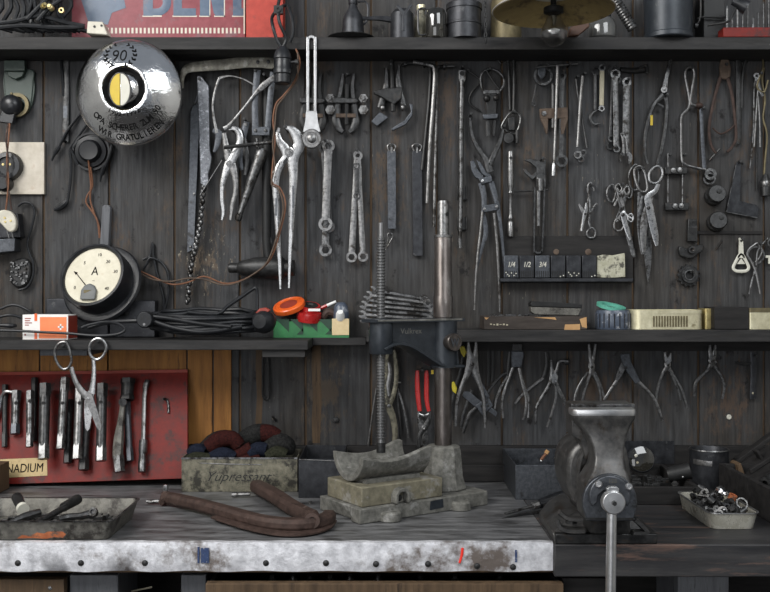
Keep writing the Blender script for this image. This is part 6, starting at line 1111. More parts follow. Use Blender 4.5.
T('secateurs', 'red-handled secateurs hanging upside down behind the press column', 'secateurs', 424, 405, .026, [
    ('handle', 'redhandle', [S([(417.5, 370.5, 1.8), (417.3, 380, 2.3), (418, 396, 2.4), (419.8, 411, 2.1)], .004)]), ('handle', 'redhandle', [S([(426.5, 370.5, 1.8), (426.6, 380, 2.3), (426.5, 396, 2.4), (427.5, 405, 2.1), (429, 411, 1.9)], .004)]),
    ('blade', 'worn', [S([(419.5, 411, 2), (419, 418, 2.2), (422, 426, 3.6), (425, 436, 3), (425.5, 448, 1.6)], .0022)]), ('hook_blade', 'dark', [S([(429, 411, 1.8), (429.5, 418, 2), (426, 426, 3), (420, 436, 2.4), (418.5, 449, 1.6)], .003)]), ('pivot', 'steel', [L(423.7, 427.3, .004, [(2.6, 0), (2.4, 1), (1.2, 1.3), (.1, .8)], seg=16)]), ('spring', 'bright', [S([(419, 413.5, 1.2, .002), (424, 415.5, 1.2, .002), (429, 413.5, 1.2, .002)], None)]), ('catch', 'yellow', [B(431, 370, 433.5, 374, 0, .003)])], nail=(422, 369))
# tin with wool rags
def bz(y, py): return ZB
fd = bd(492); tx0, tx1 = (181.5 - CX) * sc(fd), (297.5 - CX) * sc(fd); th_ = 34.5 * sc(fd)
T('tin_box', 'old scratched rectangular tin with faded script lettering, full of woolen cloth', 'tin', 240, 492, fd, [
    ('box', 'tinold', [OB(tx0, tx1, .045, fd, ZB + .0005, ZB + th_, .0025)], {'bev': .3}), ('rim', 'worn', [B(181.2, 457.3, 297.8, 459, .0, .0022)]), ('crease', 'steel', [S([(200, 463, .5, .0003), (225, 464, .6, .0003), (262, 464.6, .5, .0003)], None)]),
    ('lettering', 'iron', [TX('Yupressant', 237, 481, 9.5, .0002, shear=.45, xs=1.05, off=-.006, ex=.0004)])])
ww = [('woolblue', [(192, 454, 6), (198, 450, 8), (206, 452, 8)], .02), ('woolgreen', [(192, 456, 4.5), (200, 455, 6.5), (214, 456, 6)], .05), ('cloth', [(206, 450, 9), (216, 442, 10), (228, 440, 10), (236, 446, 9)], .0), ('woolred', [(211, 446, 8), (222, 438, 8.5), (234, 437, 8), (241, 444, 7)], .03), ('cloth', [(240, 444, 9), (250, 437, 10), (262, 434, 10), (274, 437, 9)], -.01),
      ('woolred', [(262, 433, 9), (270, 433, 9), (278, 437, 8)], .01), ('woolred', [(240, 453, 7), (248, 449, 7), (254, 445, 6)], .034), ('woolblue', [(252, 452, 7), (260, 447, 7.5), (268, 448, 7)], .036), ('woolred', [(243, 456, 5), (256, 454, 5.5), (262, 452, 5)], .040), ('cloth', [(266, 452, 8), (278, 442, 10), (288, 445, 9), (289, 453, 5)], .02), ('woolgreen', [(270, 454, 5.5), (279, 449, 6.5), (288, 452, 6)], .05), ('woolblue', [(214, 455, 6), (226, 452, 8), (238, 455, 6)], .045)]
T('wool_cloth', 'bundle of dark red blue and olive woolen cloth stuffed in the old tin', 'cloth', 240, 455, .10, [('fold', k, [S([(x, y, r, dd) for x, y, r in p], None, seg=12)]) for k, p, dd in ww])
fd2 = bd(498); dx0 = (298.5 - CX) * sc(fd2)
T('tin_box', 'plain dark empty metal tin between the scratched tin and the press', 'tin', 320, 498, fd2, [('box', 'tindark', [OB(dx0, dx0 + .105, .035, fd2, ZB + .0005, ZB + 39 * sc(fd2), .002)], {'bev': .3}), ('rim', 'steel', [S([(299, 459.3, .5, .001), (338, 461, .5, .001)], None, n=1)])])
fd3 = bd(500); cx0 = (515.5 - CX) * sc(fd3)
T('parts_bin', 'blue-grey open metal bin with a brass bolt, behind the screwdriver left of vise', 'bin', 545, 500, fd3, [('box', 'bluesteel', [OB(cx0, cx0 + .16, .025, fd3, ZB + .0005, ZB + 35 * sc(fd3), .002)], {'bev': .3})])
T('brass_bolt', 'short brass bolt sticking up in the blue-grey bin', 'bolt', 545, 455, .14, [('shank', 'copper', [S([(541, 460, 1.6), (546, 453.5, 1.5)], None, n=1)]), ('head', 'rawedge', [S([(546, 453.5, 2.2), (548, 450.5, 2.2)], None, n=1, seg=6)])])
T('steel_bolt', 'bright steel screw beside the brass bolt in the blue-grey bin', 'screw', 558, 461, .14, [('shank', 'steel', [S([(554, 458, 1.2), (560, 463, 1.2)], None, n=1)]), ('head', 'bright', [K(541, 461, 0, 1.8)])])

# ------------------------------------------------------------------ on the bench
fr = Vector((-.052, -.506, ZB + .0005))
PZ = math.atan2(.549, .836)
uu, vv = .278, .085
su = .1075
def arc_sec(u, ro, ri, phi, cv, cw):
    a = [(-phi + 2 * phi * k / 14) for k in range(15)]
    return [Vector((u, cv + ro * math.sin(t), cw - ro * math.cos(t))) for t in a] + [Vector((u, cv + ri * math.sin(t), cw - ri * math.cos(t))) for t in reversed(a)]
sad = []
for k in range(13):
    u = .020 + .178 * k / 12; t = k / 12
    phi = math.radians(84 - 16 * math.sin(math.pi * min(1, t * 1.1)) + 10 * t)
    sad.append(arc_sec(u, .064, .050, phi, .083, .1385))
thread = [(0.0078, .150)]
n = 0; z = .158
while z < .600:
    thread += [(.0076, z), (.0098, z + .0022), (.0098, z + .0036), (.0076, z + .0056)]; z += .0066
thread += [(.0078, .602), (.0062, .603), (.0062, .632), (.0050, .634), (.0001, .634)]
low = [(.10, -.356), (.13, -.367), (.165, -.363), (.20, -.346), (.235, -.326), (.262, -.314), (.318, -.311)]
lowc = catmull([(float(a), float(b)) for a, b in low], 4)
T('bearing_press', 'heavy grey cast iron screw press with blue-black arm standing mid bench', 'press', 0, 0, 0, [
    ('base', 'castgrey', [RG([[Vector(p) for p in r] for r in (
        [(.03, -.0, 0), (.339, 0, 0), (.345, .006, .0), (.345, .162, 0), (.339, .168, 0), (.0, .168, 0), (.0, .135, 0), (.012, .12, 0), (.012, .05, 0), (0, .035, 0), (0, 0.0, 0)],
        [(.03, -.0, .012), (.339, 0, .012), (.345, .006, .012), (.345, .162, .012), (.339, .168, .012), (.0, .168, .012), (.0, .135, .012), (.006, .12, .012), (.006, .05, .012), (0, .035, .012), (0, 0.0, .012)],
        [(.03, -.0, .031), (.339, 0, .031), (.345, .006, .031), (.345, .162, .031), (.339, .168, .031), (.0, .168, .031), (.0, .135, .031), (.0, .12, .031), (.0, .05, .031), (0, .035, .031), (0, 0.0, .031)])])], {'bev': .002}),
    ('foot', 'castgrey', [L(.075, 0, 0, [(.0001, 0), (.024, 0), (.024, .016), (.02, .020), (.0001, .020)], 'z', seg=24)], {'bev': .001}), ('foot', 'castgrey', [L(.262, 0, 0, [(.0001, 0), (.024, 0), (.024, .016), (.02, .020), (.0001, .020)], 'z', seg=24)], {'bev': .001}),
    ('stepped_block', 'castyellow', [WB(.012, .222, -.156, -.012, .0312, .073)], {'bev': .0025}),
    ('lug', 'castgrey', [P([(.085, -.034), (.085, -.052), (.092, -.062), (.104, -.066), (.116, -.062), (.123, -.052), (.123, -.034), (.116, -.034), (.116, -.050), (.110, -.057), (.098, -.057), (.092, -.050), (.092, -.034)], -.012, .008)], {'bev': .0015}, [('bolt', 'iron', [L(.100, -.043, -.011, [(.0001, 0), (.008, 0), (.007, .009), (.0001, .01)], seg=10)])]),
    ('wear_patch', 'pressblue', [P([(.178, -.008), (.215, -.010), (.213, -.029), (.180, -.027)], .0002, .0010)]),
    ('saddle', 'castgrey', [RG(sad)], {'bev': .0018}),
    ('saddle_foot', 'castgrey', [WB(.04, .18, -.125, -.04, .0731, .082)]),
    ('column_boss', 'castgrey', [L(uu, 0, -vv, [(.0001, .0312), (.056, .0312), (.054, .036), (.047, .06), (.0425, .115), (.040, .126), (.034, .131), (.0001, .131)], 'z', seg=10)], {'bev': .004, 'ang': 20}),
    ('column', 'pole', [L(uu, 0, -vv, [(.0001, .131), (.0198, .131), (.0198, .309), (.0205, .423), (.0225, .424), (.0225, .47), (.0203, .474), (.0203, .611), (.0195, .613), (.0001, .613)], 'z', seg=36)], [
        ('pin', 'steel', [L(uu, 0, -vv, [(.0001, .613), (.0145, .613), (.0138, .616), (.0138, .685), (.012, .691), (.0001, .691)], 'z', seg=28)]), ('pin_hole', 'black', [L(uu + .0015, -.660, -vv + .0125, [(.005, -.001), (.005, .0016), (.0001, .0016)], (.25, 0, 1), seg=16)]), ('collar', 'steel', [L(uu, 0, -vv, [(.0200, .606), (.0216, .607), (.0216, .612), (.0200, .613)], 'z', seg=36)])]),
    ('screw', 'threadsteel', [L(su, 0, -vv, [(.0001, .150)] + thread, 'z', seg=20)], {'ang': 25}, [('swivel', 'iron', [L(su, 0, -vv, [(.0001, .128), (.010, .128), (.010, .150), (.0001, .150)], 'z', seg=18)])]),
    ('arm', 'pressblue', [P([(.09, -.416), (.30, -.416), (.316, -.312)] + [(a, b) for a, b in reversed(lowc)], -vv - .012, -vv + .012), WB(.075, .318, -vv - .03, -vv + .03, .4145, .4215)], {'bev': .002}, [
        ('nut_boss', 'pressblue', [L(su, 0, -vv, [(.0001, .345), (.024, .345), (.0265, .349), (.0265, .414), (.024, .4225), (.0001, .4225)], 'z', seg=32)]),
        ('lower_flange', 'pressblue', [S([(a, b, .0045, -vv) for a, b in lowc], .03, n=1)], {'bev': .0008}),
        ('collar', 'pressblue', [L(uu, 0, -vv, [(.0001, .309), (.032, .309), (.032, .4145), (.0001, .4145)], 'z', seg=36)]),
        ('clamp_cap', 'pole', [L(uu, -.3675, -vv + .026, [(.0001, 0), (.0195, 0), (.0205, .010), (.0205, .017), (.019, .019), (.016, .019), (.0155, .0175), (.0001, .0175)], seg=32)]),
        ('lettering', 'castgrey', [TX('Vulkrex', .180, -.3885, .0125, -vv + .0121, ex=.0006, off=-.003)]), ('badge_letter', 'bluesteel', [TX('W', uu, -.3590, .017, -vv + .026 + .0175, ex=.0016, off=.03, xs=.85)])]),
    ('pale_edge', 'castgrey', [WB(.08, .31, -vv + .0302, -vv + .0308, .4175, .4212)]),  # thin paler strip along the front of the arm's top flange
], loc=fr, rz=PZ, metre=True)
T('wire_ring', 'small twisted wire ring hanging on the wall behind the top of the press screw', 'wire', 390, 240, .02, [('w', 'worn', [S([(386, 250, .8), (388, 240, .8), (388, 234, .8), (391, 233, .8), (392.5, 237, .8), (390, 242, .8), (387.5, 247, .8)], None)])], nail=(390, 234))
# vise
V0 = .70
def ring_pts(cx, cy, r, a0, a1, n=14): return [(cx + r * math.cos(math.radians(a0 + (a1 - a0) * k / n)), cy + r * math.sin(math.radians(a0 + (a1 - a0) * k / n))) for k in range(n + 1)]
zb65 = HY + HB / sc(.65)
plate = ring_pts(608.5, 500, 27, 180, 360) + [(635.5, 505), (631.5, 519.5), (585.5, 519.5), (581.5, 505)]
ear = ring_pts(608.5, 495, 20.5, 150, 390, 18) + [(620, 500), (619, 494), (614, 489), (602, 489), (597, 494), (596, 501)]
T('bench_vise', 'large dark iron bench vise with a hanging handle bolted to the bench front', 'vise', 605, 545, V0, [
    ('front_jaw', 'viseiron', [LOFT([(411, 573, 637, .70), (416, 573, 637, .70), (419.5, 574, 636.5, .699), (427, 580, 631.5, .697), (436, 587.5, 627.5, .698), (447, 593, 625, .702), (458, 595, 624.5, .708), (468, 594, 626, .716), (478, 590, 630, .728), (486, 586, 632, .738), (520, 586, 632, .738)], .652)], {'bev': .8, 'ang': 50}),
    ('jaw_plate', 'satin', [LOFT([(409.7, 573, 637, .7005), (412.8, 572.5, 637.5, .7015), (416.2, 573, 637, .7005)], .660)], {'bev': .3}),
    ('rear_jaw', 'viseiron', [PA([(571.5, 404.3, .648), (634.5, 404.3, .648), (634.5, 418, .648), (626, 436, .648), (620, 460, .648), (585, 460, .648), (580, 440, .648), (572, 436, .648)], .065)], {'bev': 1.2}, [('jaw_plate', 'worn', [PA([(571.3, 404.0, .6495), (634.8, 404.0, .6495), (634.8, 409, .6495), (571.3, 409, .6495)], .02)], {'bev': .3})]),
    ('body', 'viseiron', [P([(598, 436), (586, 440), (575, 447), (568.5, 458), (566.5, 472), (568, 487), (573, 500), (580, 508), (628, 508), (632, 490), (630, 462), (622, 440)], -.14, 0, n=2)], {'d0': .630, 'bev': 5}),
    ('rib', 'viseiron', [S([(588, 443, 1.6), (581, 456, 1.8), (578, 472, 1.8), (580, 490, 1.8), (587, 506, 1.8)], .008)], {'d0': .636}),
    ('slide', 'iron', [LOFT([(486, 590, 630, .72), (534, 591, 631, .70)], .50)], {'bev': 1}),
    ('base', 'viseiron', [PA([(555, 543.4, .655), (553, 533, .650), (563, 520, .62), (575, 512, .60), (632, 512, .60), (640, 522, .62), (650, 533, .650), (654, 543.4, .655)], .17)], {'bev': 1.5}),
    ('base_plate', 'iron', [WB((555 - CX) * sc(.655), (657 - CX) * sc(.655), .47, .6595, ZB + .0005, ZB + .020)], {'bev': 1.2}),
    ('lug', 'viseiron', [S([(556, 519, 2.6), (560, 527, 2.8), (570, 530, 2.8), (584, 530, 2.8)], .012), S([(559, 512, 2.4), (568, 518, 2.4), (582, 519, 2.4)], .01)], {'d0': .665}, [('bolt', 'iron', [L(571, 523, .002, [(.1, 0), (6, 0), (6, 3), (3.4, 3), (3.2, 6), (.1, 6.2)], 'z', seg=6)], {'d0': .66})]),
    ('lug', 'viseiron', [S([(634, 519, 2.4), (640, 524, 2.6), (646, 531, 2.6), (638, 532, 2.4), (632, 532, 2.2)], .012)], {'d0': .665}),
    ('flange', 'bluesteel', [P(plate, 0, .012)], {'d0': .738, 'bev': 1}, [('seam', 'iron', [B(583.5, 516.2, 633.5, 518.2, .0121, .0128)])]),
    ('spindle_plate', 'bluesteel', [P(ear, 0, .012)], {'d0': .7505, 'bev': 1}, [
        ('screw', 'satin', [L(597, 482.5, .012, [(.1, 0), (3.6, 0), (3.6, 2), (3, 3), (2, 3.1), (1.6, 2.4), (.1, 2.4)], seg=18)]), ('screw', 'satin', [L(627, 485, .012, [(.1, 0), (3.6, 0), (3.6, 2), (3, 3), (2, 3.1), (1.6, 2.4), (.1, 2.4)], seg=18)]),
        ('lettering', 'castgrey', [TX('125', 611, 481.5, 4, .0122, off=.01)])]),
    ('spindle', 'worn', [L(611, 499, 0, [(.1, 0), (9, 0), (8, 10), (7, 20), (.1, 20)], seg=24)], {'d0': .762}),
    ('spindle_head', 'satin', [L(611.8, 501, 0, [(.1, 0), (10.6, 0), (11.8, 1.5), (11.8, 8), (10.8, 9.6), (2.4, 10), (2.2, 9.4), (.1, 9.4)], seg=40), P([(606, 493), (605.5, 487.5), (608, 485.5), (615, 485.5), (617.5, 487.5), (617, 493)], .001, .012)], {'d0': .787, 'bev': .5}, [('centre_hole', 'black', [L(612.2, 501.5, .0182, [(2.1, 0), (2.1, .4), (.1, .4)], seg=16)], {'d0': .787})]),
    ('handle_bar', 'satin', [S([(611.8, 508, 5.0), (611, 560, 5.1), (610, 640, 5.1), (610, 660, 5.1)], None, n=1, seg=18)], {'d0': .793}),
])
# screwdrivers left of the vise
T('screwdriver', 'screwdriver with a black handle lying on the bench left of the vise', 'screwdriver', 540, 508, .33, [
    ('shaft', 'worn', [S([(505, 513.8, 1.4, .41), (534, 505.5, 1.5, .37)], None, n=1, ab=True)]), ('ferrule', 'bright', [S([(533, 505.8, 3.6, .37), (538, 504.2, 4.0, .36), (539.5, 503.8, 3.6, .36)], None, n=1, ab=True)]), ('handle', 'bakelite', [S([(539, 504.0, 4.4, .36), (548, 501, 5.4, .35), (562, 496, 5.6, .33), (571, 493.5, 4.8, .32)], None, ab=True)]), ('end_band', 'steel', [S([(568, 494, 5.6, .32), (570.5, 493.2, 5.4, .32)], None, n=1, ab=True)])])
T('chisel', 'thin flat dark chisel blade lying beside the black-handled screwdriver', 'chisel', 520, 516, .42, [('blade', 'dark', [S([(502, 519.3, 1.0, .448), (520, 514, 2.6, .425), (546, 509, 3.0, .39)], .002, n=2, ab=True, up='z')]), ('handle', 'darkwood', [S([(545, 508, 4, .39), (560, 505.5, 5, .38), (566, 504.5, 4.6, .375)], None, ab=True)])])
# baking tray at left
T('baking_tray', 'battered rectangular metal tray with orange rust patch holding old tools at left', 'tray', 55, 541, .6, [
    ('pan', 'tray', [OB(-.84, -.527, .425, .636, ZB + .0005, ZB + .0385, .0022, .010, .018)], {'bev': .3}), ('rim', 'worn', [RG([[Vector((x, -d, ZB + z)) - W(55, 541, .6) for x, d in rr_] for rr_, z in (
        ([(-.842, .638), (-.541, .638), (-.533, .6345), (-.5265, .627), (-.5245, .618), (-.5245, .44), (-.5265, .431), (-.534, .424), (-.842, .423)], .037),
        ([(-.843, .639), (-.541, .639), (-.532, .6355), (-.5255, .628), (-.5235, .618), (-.5235, .44), (-.5255, .430), (-.534, .423), (-.843, .422)], .0395),
        ([(-.838, .6345), (-.541, .6345), (-.536, .6315), (-.530, .625), (-.5285, .618), (-.5285, .44), (-.530, .434), (-.536, .4275), (-.838, .4265)], .0395))], cap=False)]),
    ('rust_patch', 'rustorange', [PA([(x, y, .6355 - (y - 521) * .00048) for x, y in ((17, 538.5), (22, 535), (30, 536), (37, 532.5), (44, 533.5), (50, 530.5), (56, 531), (60, 530), (66, 534), (63, 538), (54, 537), (46, 539), (34, 538))], .002)])])
rx = lambda x, y, d, w: (x, y, w, d)
T('iron_pipe', 'dark iron bar with thick sleeve end lying diagonally in the battered tray', 'bar', 60, 510, .53, [('shaft', 'dark', [S([(34, 524, 3.0, .615), (50, 516, 3.2, .57), (66, 506.5, 3.4, .52)], None, n=1, ab=True)]), ('sleeve', 'iron', [S([(63, 507.5, 4.6, .52), (77, 499.5, 5.2, .48), (79.5, 498, 4.4, .475)], None, n=1, ab=True, seg=14)])])
T('chisel', 'old dark chisel with a white ring collar lying leftmost in the battered tray', 'chisel', 25, 512, .53, [('head', 'iron', [S([(17, 497.5, 5.4, .47), (22, 508, 5.0, .53)], None, n=1, ab=True, seg=12)]), ('collar', 'whiteenamel', [S([(22, 507.5, 6.0, .532), (23.5, 509.5, 6.0, .54)], None, n=1, ab=True, seg=18)]), ('blade', 'dark', [S([(40, 512, 3.6, .55), (24, 517, 4.2, .575), (10, 522.2, 2.2, .60)], None, ab=True)])])
T('iron_clamp', 'lumpy dark iron clamp lying at the right inside the battered tray', 'clamp', 85, 516, .55, [('c', 'dark', [S([(58, 519.5, 3, .575), (68, 517, 3.6, .56), (80, 516, 3.4, .555), (92, 513.5, 4.4, .545), (97, 513, 3.4, .545)], None, ab=True)]), ('eye', 'worn', [L(94, 512, 0, [(4.4, 0), (4.4, 3), (2.6, 3), (2.4, 1), (.1, 1)], (-.2, .3, 1), seg=16)], {'d0': .55})])
rr = random.Random(4)
T('metal_scrap', 'greasy dark scraps covering the bottom of the battered tray', 'scrap', 70, 520, .55, [('s', 'dark', [WB(x, x + rr.uniform(.006, .03), d, d + rr.uniform(.006, .02), ZB + .0035, ZB + .0035 + rr.uniform(.003, .010)) for x, d in [(rr.uniform(-.8, -.57), rr.uniform(.44, .60)) for _ in range(60)]], {'bev': .4})], kind='stuff')
# rusty C arm
T('iron_casting', 'heavy rust-brown cast iron arm bent into a hook lying across the bench', 'iron casting', 240, 530, .5, [
    ('long_arm', 'rustbrown', [S([(164, 497.5, 5.2, .31), (176, 499.5, 6.8, .335), (200, 505, 7.0, .40), (230, 513, 7.2, .475), (262, 521.5, 7.6, .55), (288, 524.3, 8.0, .575), (310, 523.5, 8.2, .565), (325, 519.6, 7.8, .53), (329, 515.8, 7.2, .495)], .0125, ab=True, up='z', n=5)], {'bev': .8}),
    ('foot_flange', 'rustbrown', [S([(215, 517, 5, .468), (245, 526, 7, .545), (275, 532.4, 8, .59), (300, 533.4, 8, .596), (322, 528.6, 7.4, .56), (331, 520.6, 6, .50)], .0035, ab=True, up='z', n=5)]),
    ('short_arm', 'rustbrown', [S([(256, 486.0, 6.5, .20), (262, 489.0, 7.6, .24), (275, 496, 8.0, .33), (290, 506, 7.9, .41), (306, 514.5, 7.0, .48), (314, 517.6, 6.2, .51)], .0145, ab=True, up='z')], {'bev': .8}),
    ('hub', 'rustbrown', [L(312, 521, 0, [(.1, -2), (8.5, -2), (9.4, 0), (9.0, 6), (7.5, 8), (3.8, 8.2), (3.4, 6.5), (.1, 6.5)], (.1, .25, 1), seg=24)], {'d0': .56}, [('hole', 'black', [L(312.8, 519.3, .0125, [(2.8, 0), (2.8, .7), (.1, .7)], (.1, .25, 1), seg=16)], {'d0': .56})]),
    ('pin', 'steel', [S([(234, 494.6, 1.9, .24), (250, 494.0, 1.9, .24)], None, n=1, ab=True), S([(232, 494.7, 2.5, .24), (237, 494.5, 2.5, .24)], None, n=1, ab=True)]), ('bolt', 'bright', [S([(165.5, 491, 2.6, .30), (165.5, 487, 2.8, .30), (165.5, 484.8, 2.0, .30)], None, n=1, ab=True)]),
    ('stub', 'worn', [S([(160, 501, 2.0, .312), (150, 501.6, 2.0, .31), (146, 501.2, 1.4, .31)], None, n=1, ab=True)]), ('end_block', 'rustbrown', [S([(161, 502.5, 3.0, .335), (165, 499, 5.2, .315), (166, 492.5, 4.4, .305)], None, ab=True)])])
T('wing_bolt', 'small bright bolt lying on the bench just right of the short rusty arm end', 'bolt', 275, 494, .17, [('b', 'steel', [S([(270, 493.6, 2.2, .165), (275, 494, 2.6, .17), (278, 494, 2, .17)], None, n=1, ab=True)])])
T('steel_nut', 'pair of tiny bright nuts on the bench above the hub of the rusty arm', 'nut', 307, 504, .30, [('n', 'steel', [L(303, 505, 0, [(.1, 0), (2.4, 0), (2.4, 2.4), (.1, 2.4)], 'z', seg=6), L(310.5, 504, 0, [(.1, 0), (2, 0), (2, 3), (.1, 3)], 'z', seg=6)], {'d0': .30})])
# brown box at left edge
T('wooden_box', 'corner of a brown wooden box at the left edge behind the tray', 'box', 0, 498, .2, [('b', 'brownwood', [WB(-1.2, (9.5 - CX) * sc(.135), .135, .22, ZB + .0005, ZB + .068)], {'bev': .8})])
# right side: long low trough of odds and ends
st1 = .32; tx = (627 - CX) * sc(st1)
T('wooden_trough', 'long low black wooden trough with odds and ends at the back right', 'trough', 680, 505, st1, [
    ('trough', 'darkwood', [OB(tx - .06, .715, .022, st1, ZB + .0005, ZB + .041, .012)], {'bev': .6}), ('back_panel', 'tindark', [WB(tx - .06, .745, .0208, .0216, ZB + .041, ZB + .10)])])
T('trim_board', 'horizontal dark board along the bench back between press and blue-grey bin', 'board', 490, 483, .03, [('b', 'darkwood', [WB((462 - CX) * sc(.045), (514 - CX) * sc(.045), .0215, .05, ZB + .0005, ZB + .043)], {'bev': .6})])
zt = ZB + .013
def py_(z, d): return HY - (z - ZC) / sc(d)
T('glass_gauge', 'round speckled glass gauge leaning at the back just right of the vise', 'gauge', 642, 462, .10, [('body', 'tindark', [L(641.5, 460, -.01, [(.1, 0), (13.5, 0), (13.8, 4), (12.6, 5.5), (.1, 5.5)], (0, .25, 1), seg=32)]), ('glass', 'bottle', [L(641.5, 460, -.01, [(12.4, 5.5), (9, 6.6), (4, 7.2), (.1, 7.4)], (0, .25, 1), seg=32)]),
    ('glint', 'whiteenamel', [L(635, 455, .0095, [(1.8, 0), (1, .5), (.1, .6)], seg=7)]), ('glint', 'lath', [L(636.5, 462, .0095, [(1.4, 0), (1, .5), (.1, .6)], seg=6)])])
T('metal_cup', 'dark metal cup with bright dented rim at the back of the black trough', 'cup', 709, 480, .13, [('cup', 'tindark', [L(709, py_(ZB + .001, .13), 0, [(.1, 0), (17, 0), (18, 1), (19, 39), (18.2, 39.5), (17.6, 38.5), (16.6, 2), (.1, 1.6)], 'z', seg=32)]), ('rim', 'worn', [L(709, py_(ZB, .13) - 39, 0, [(18.6, -.6), (19.5, .2), (19, 1.2), (17.9, .6), (18.6, -.6)], 'z', seg=32)]), ('bright_band', 'steel', [P([(690.6, 466), (712, 469.5), (712, 475), (691, 473)], .0445, .0465)] if 0 else [S([(709 - 19.0 * math.cos(a), py_(ZB, .13) - 29 + 1.5 * math.sin(a), 2.6, 19.0 * math.sin(a) * sc(.13)) for a in (.35, .7, 1.05, 1.4)], .0006, n=2)])])
T('flashlight', 'black pocket lamp with two bright dots lying in the trough', 'lamp', 672, 480, .2, [('body', 'black', [L(664, 473, 0.03, [(.1, 0), (7, 0), (8, 5), (7.5, 16), (8.5, 22), (.1, 22)], (.9, .25, .2), seg=18)]), ('button', 'bright', [K(676, 473, .052, 1.6)]), ('button', 'bright', [K(684, 472.5, .050, 1.5)]), ('end_ring', 'steel', [L(668, 479, .055, [(.1, 0), (3.2, 0), (3, 2), (.1, 2.2)], (-.4, -.2, 1), seg=6)])])
rr = random.Random(21)
T('odd_scraps', 'dark greasy scraps lying in the bottom of the black trough', 'scrap', 650, 485, .2, [('s', 'iron', [WB(x, x + rr.uniform(.006, .03), d, d + rr.uniform(.006, .03), ZB + .0126, ZB + .0126 + rr.uniform(.004, .02)) for x, d in [(rr.uniform(tx, .67), rr.uniform(.05, .28)) for _ in range(50)]], {'bev': .4})], kind='stuff')
# tray of nuts
td = .55; a0, a1 = .655, .758
T('parts_tray', 'bright oblong metal tray heaped with nuts and bolts right of the vise', 'tray', 730, 530, td, [
    ('pan', 'traybright', [OB(a0, a1, .335, td, ZB + .0005, ZB + .033, .0018, .006, .02)], {'bev': .3}), ('rim', 'satin', [RG([[Vector((x, -d, ZB + z)) - W(730, 530, td) for x, d in
        [(q[0] + (o if q[2] > 0 else -o) , q[1] + (o if q[3] > 0 else -o)) for q in [(a1 - .02 + .02 * math.cos(math.radians(t)), td - .02 + .02 * math.sin(math.radians(t)), 1, 1) for t in (0, 30, 60, 90)] + [(a0 + .02 + .02 * math.cos(math.radians(t)), td - .02 + .02 * math.sin(math.radians(t)), -1, 1) for t in (90, 120, 150, 180)] + [(a0 + .02 + .02 * math.cos(math.radians(t)), .355 + .02 * math.sin(math.radians(t)), -1, -1) for t in (180, 210, 240, 270)] + [(a1 - .02 + .02 * math.cos(math.radians(t)), .355 + .02 * math.sin(math.radians(t)), 1, -1) for t in (270, 300, 330, 360)]]] for o, z in ((0, .0325), (.0028, .0335), (.0028, .035), (-.0006, .035))], cap=False)])])
rr = random.Random(12)
T('metal_scrap', 'bed of dark small parts filling the bright tray right of the vise', 'scrap', 720, 510, .45, [('s', 'iron', [WB(a0 + .016, a1 - .016, .353, td - .018, ZB + .003, ZB + .020)] + [WB(x, x + rr.uniform(.004, .014), d, d + rr.uniform(.004, .012), ZB + .019, ZB + .021 + rr.uniform(.002, .010)) for x, d in [(rr.uniform(a0 + .012, a1 - .026), rr.uniform(.35, td - .03)) for _ in range(110)]], {'bev': .3})], kind='stuff')
protos = {}
def small(kind, key, lab):
    t = T(kind, lab, kind.split('_')[-1], 0, 0, 0, [('b', key, {
        'hex_nut': [L(0, 0, 0, [(.0035, 0), (.0075, 0), (.0075, .006), (.0035, .006), (.0035, 0)], (.3, .8, .5), seg=6)],
        'washer': [L(0, 0, 0, [(.005, 0), (.0095, 0), (.0095, .0016), (.005, .0016), (.005, 0)], (.2, .5, .8), seg=20)],
        'hex_bolt': [S([(-.014, 0, .003), (.008, 0, .003)], None, n=1), L(.008, 0, 0, [(.0001, 0), (.0068, 0), (.0068, .005), (.0001, .005)], 'x', seg=6)],
        'pipe_plug': [L(0, 0, 0, [(.0001, 0), (.0085, 0), (.0085, .008), (.006, .008), (.006, .016), (.0001, .016)], (.5, .5, .6), seg=16)]}[kind])], group='nuts and bolts heaped in the bright tray', metre=True, loc=(0, 0, 0))
    return t
KL = {'hex_nut': 'small steel hex nut in the heap on the bright tray', 'washer': 'small round washer in the heap on the bright tray', 'hex_bolt': 'short hex bolt in the heap on the bright tray', 'pipe_plug': 'dark threaded plug in the heap on the bright tray'}
kk = [('hex_nut', 'worn'), ('washer', 'steel'), ('hex_bolt', 'worn'), ('pipe_plug', 'dark')]
for kind, key in kk: protos[kind] = small(kind, key, KL[kind])
first = set()
for i in range(44):
    kind = kk[i % 4][0]; u = rr.random(); d = .352 + .178 * u; x = a0 + .018 + rr.random() * (a1 - a0 - .036)
    z = ZB + .026 + .018 * math.exp(-((d - .40) / .06) ** 2) * rr.random() + .005 * rr.random()
    loc = Vector((x, -d, z)); rz = rr.uniform(0, 6.28)
    if kind not in first: first.add(kind); protos[kind].e.location = loc; protos[kind].e.rotation_euler.z = rz
    else: dup(protos[kind], loc, None, rz)
T('steel_clip', 'bright crumpled steel clip on top of the heap in the bright tray', 'clip', 723, 492, .42, [('c', 'chrome', [S([(716, 488.5, 2.0, .41), (720, 491, 2.4, .41), (725, 494, 2, .42), (729, 495.5, 1.4, .42)], .0012, ab=True)])])
T('steel_ball', 'bright little steel ball at the front of the bright tray heap', 'ball', 724, 509.5, .52, [('b', 'bright', [K(724, 509.8, 0, 2.3)])])
T('rusty_ferrule', 'orange-rusted ferrule near the top of the bright tray heap', 'ferrule', 731, 497, .44, [('f', 'rustorange', [L(731, 500, 0, [(3, 0), (4, 0), (4, 6), (3, 6), (3, 0)], (.3, .9, .3), seg=16)])])
T('ring', 'pale steel ring lying near the front right of the bright tray heap', 'ring', 741, 502, .48, [('r', 'steel', [L(741, 504, 0, [(4.6, 0), (6, 0), (6, 2.4), (4.6, 2.4), (4.6, 0)], (.1, .5, .85), seg=22)])])
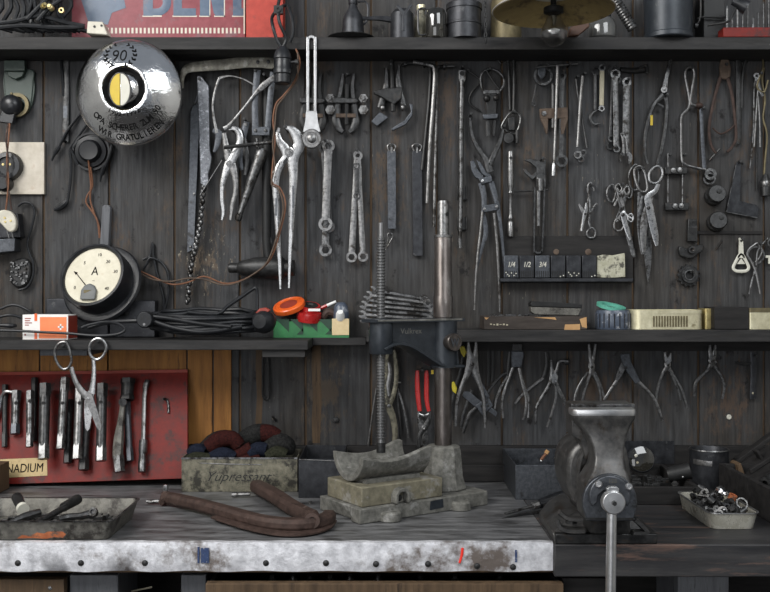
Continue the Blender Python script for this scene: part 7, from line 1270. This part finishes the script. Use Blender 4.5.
T('leaf', 'tiny yellow-green scrap lying on the bench left of the bright tray', 'scrap', 694, 523, bd(523), [('l', 'limeleaf', [PA([(692.5, 522.2, bd(522)), (694.5, 521.6, bd(521.6)), (697, 523, bd(523)), (694.5, 523.6, bd(523.6))], .0006)])])
# crate at right
T('divided_crate', 'black wooden tray crate with a second slatted tray tilted on it, far right', 'crate', 770, 500, .4, [
    ('box', 'darkwood', [OB(.80, 1.25, .19, .60, ZB + .0005, ZB + .072, .012)], {'bev': .8}),
    ('rail', 'darkwood', [PA([(735, 462, .14), (770, 436.5, .14), (800, 415, .14), (800, 420, .14), (770, 441.5, .14), (736, 466, .14)], .03)], {'bev': .6}),
    ('rail', 'darkwood', [PA([(750, 470, .24), (770, 457, .24), (800, 438, .24), (800, 443, .24), (770, 462, .24), (751, 474.5, .24)], .012)], {'bev': .6}),
    ('divider', 'brownwood', [PA([(737.5, 465, .22), (741, 463, .22), (748, 483, .22), (741, 484, .22)], .05)], {'bev': .6}), ('floor', 'darkwood', [RG([[W(x, y, d) - W(770, 500, .4) for x, y, d in q] for q in ([(737, 466, .142), (800, 424, .142), (800, 455, .30), (752, 486, .30)], [(737, 468, .142), (800, 426, .142), (800, 457, .30), (752, 488, .30)])])]),
    ('divider', 'darkwood', [PA([(757, 452, .20), (759, 450.5, .20), (766, 462, .20), (763.5, 463.5, .20)], .03)], {'bev': .4})])
T('pipe_elbow', 'dark pipe elbow lying in the black crate at the far right edge', 'pipe', 763, 484, .33, [('p', 'iron', [S([(767, 482, 5, .40), (774, 476, 5.5, .385), (786, 478, 6, .375)], None, ab=True, seg=14)]), ('end_ring', 'dark', [L(766, 483, 0, [(3, 0), (6, 0), (6, 3), (3, 3), (3, 0)], (-.7, 0, .7), seg=18)], {'d0': .402})])

# nails the tools hang from belong to the wall
for x, y, d in NAILS:
    setmesh('nail', 'iron', lambda m: (m.L(x, y, -.002, [(1.0, 0), (1.0, (d + .002) / m.s), (1.7, (d + .002) / m.s), (1.5, (d + .004) / m.s), (.1, (d + .0045) / m.s)], seg=10)), wall)
finish()
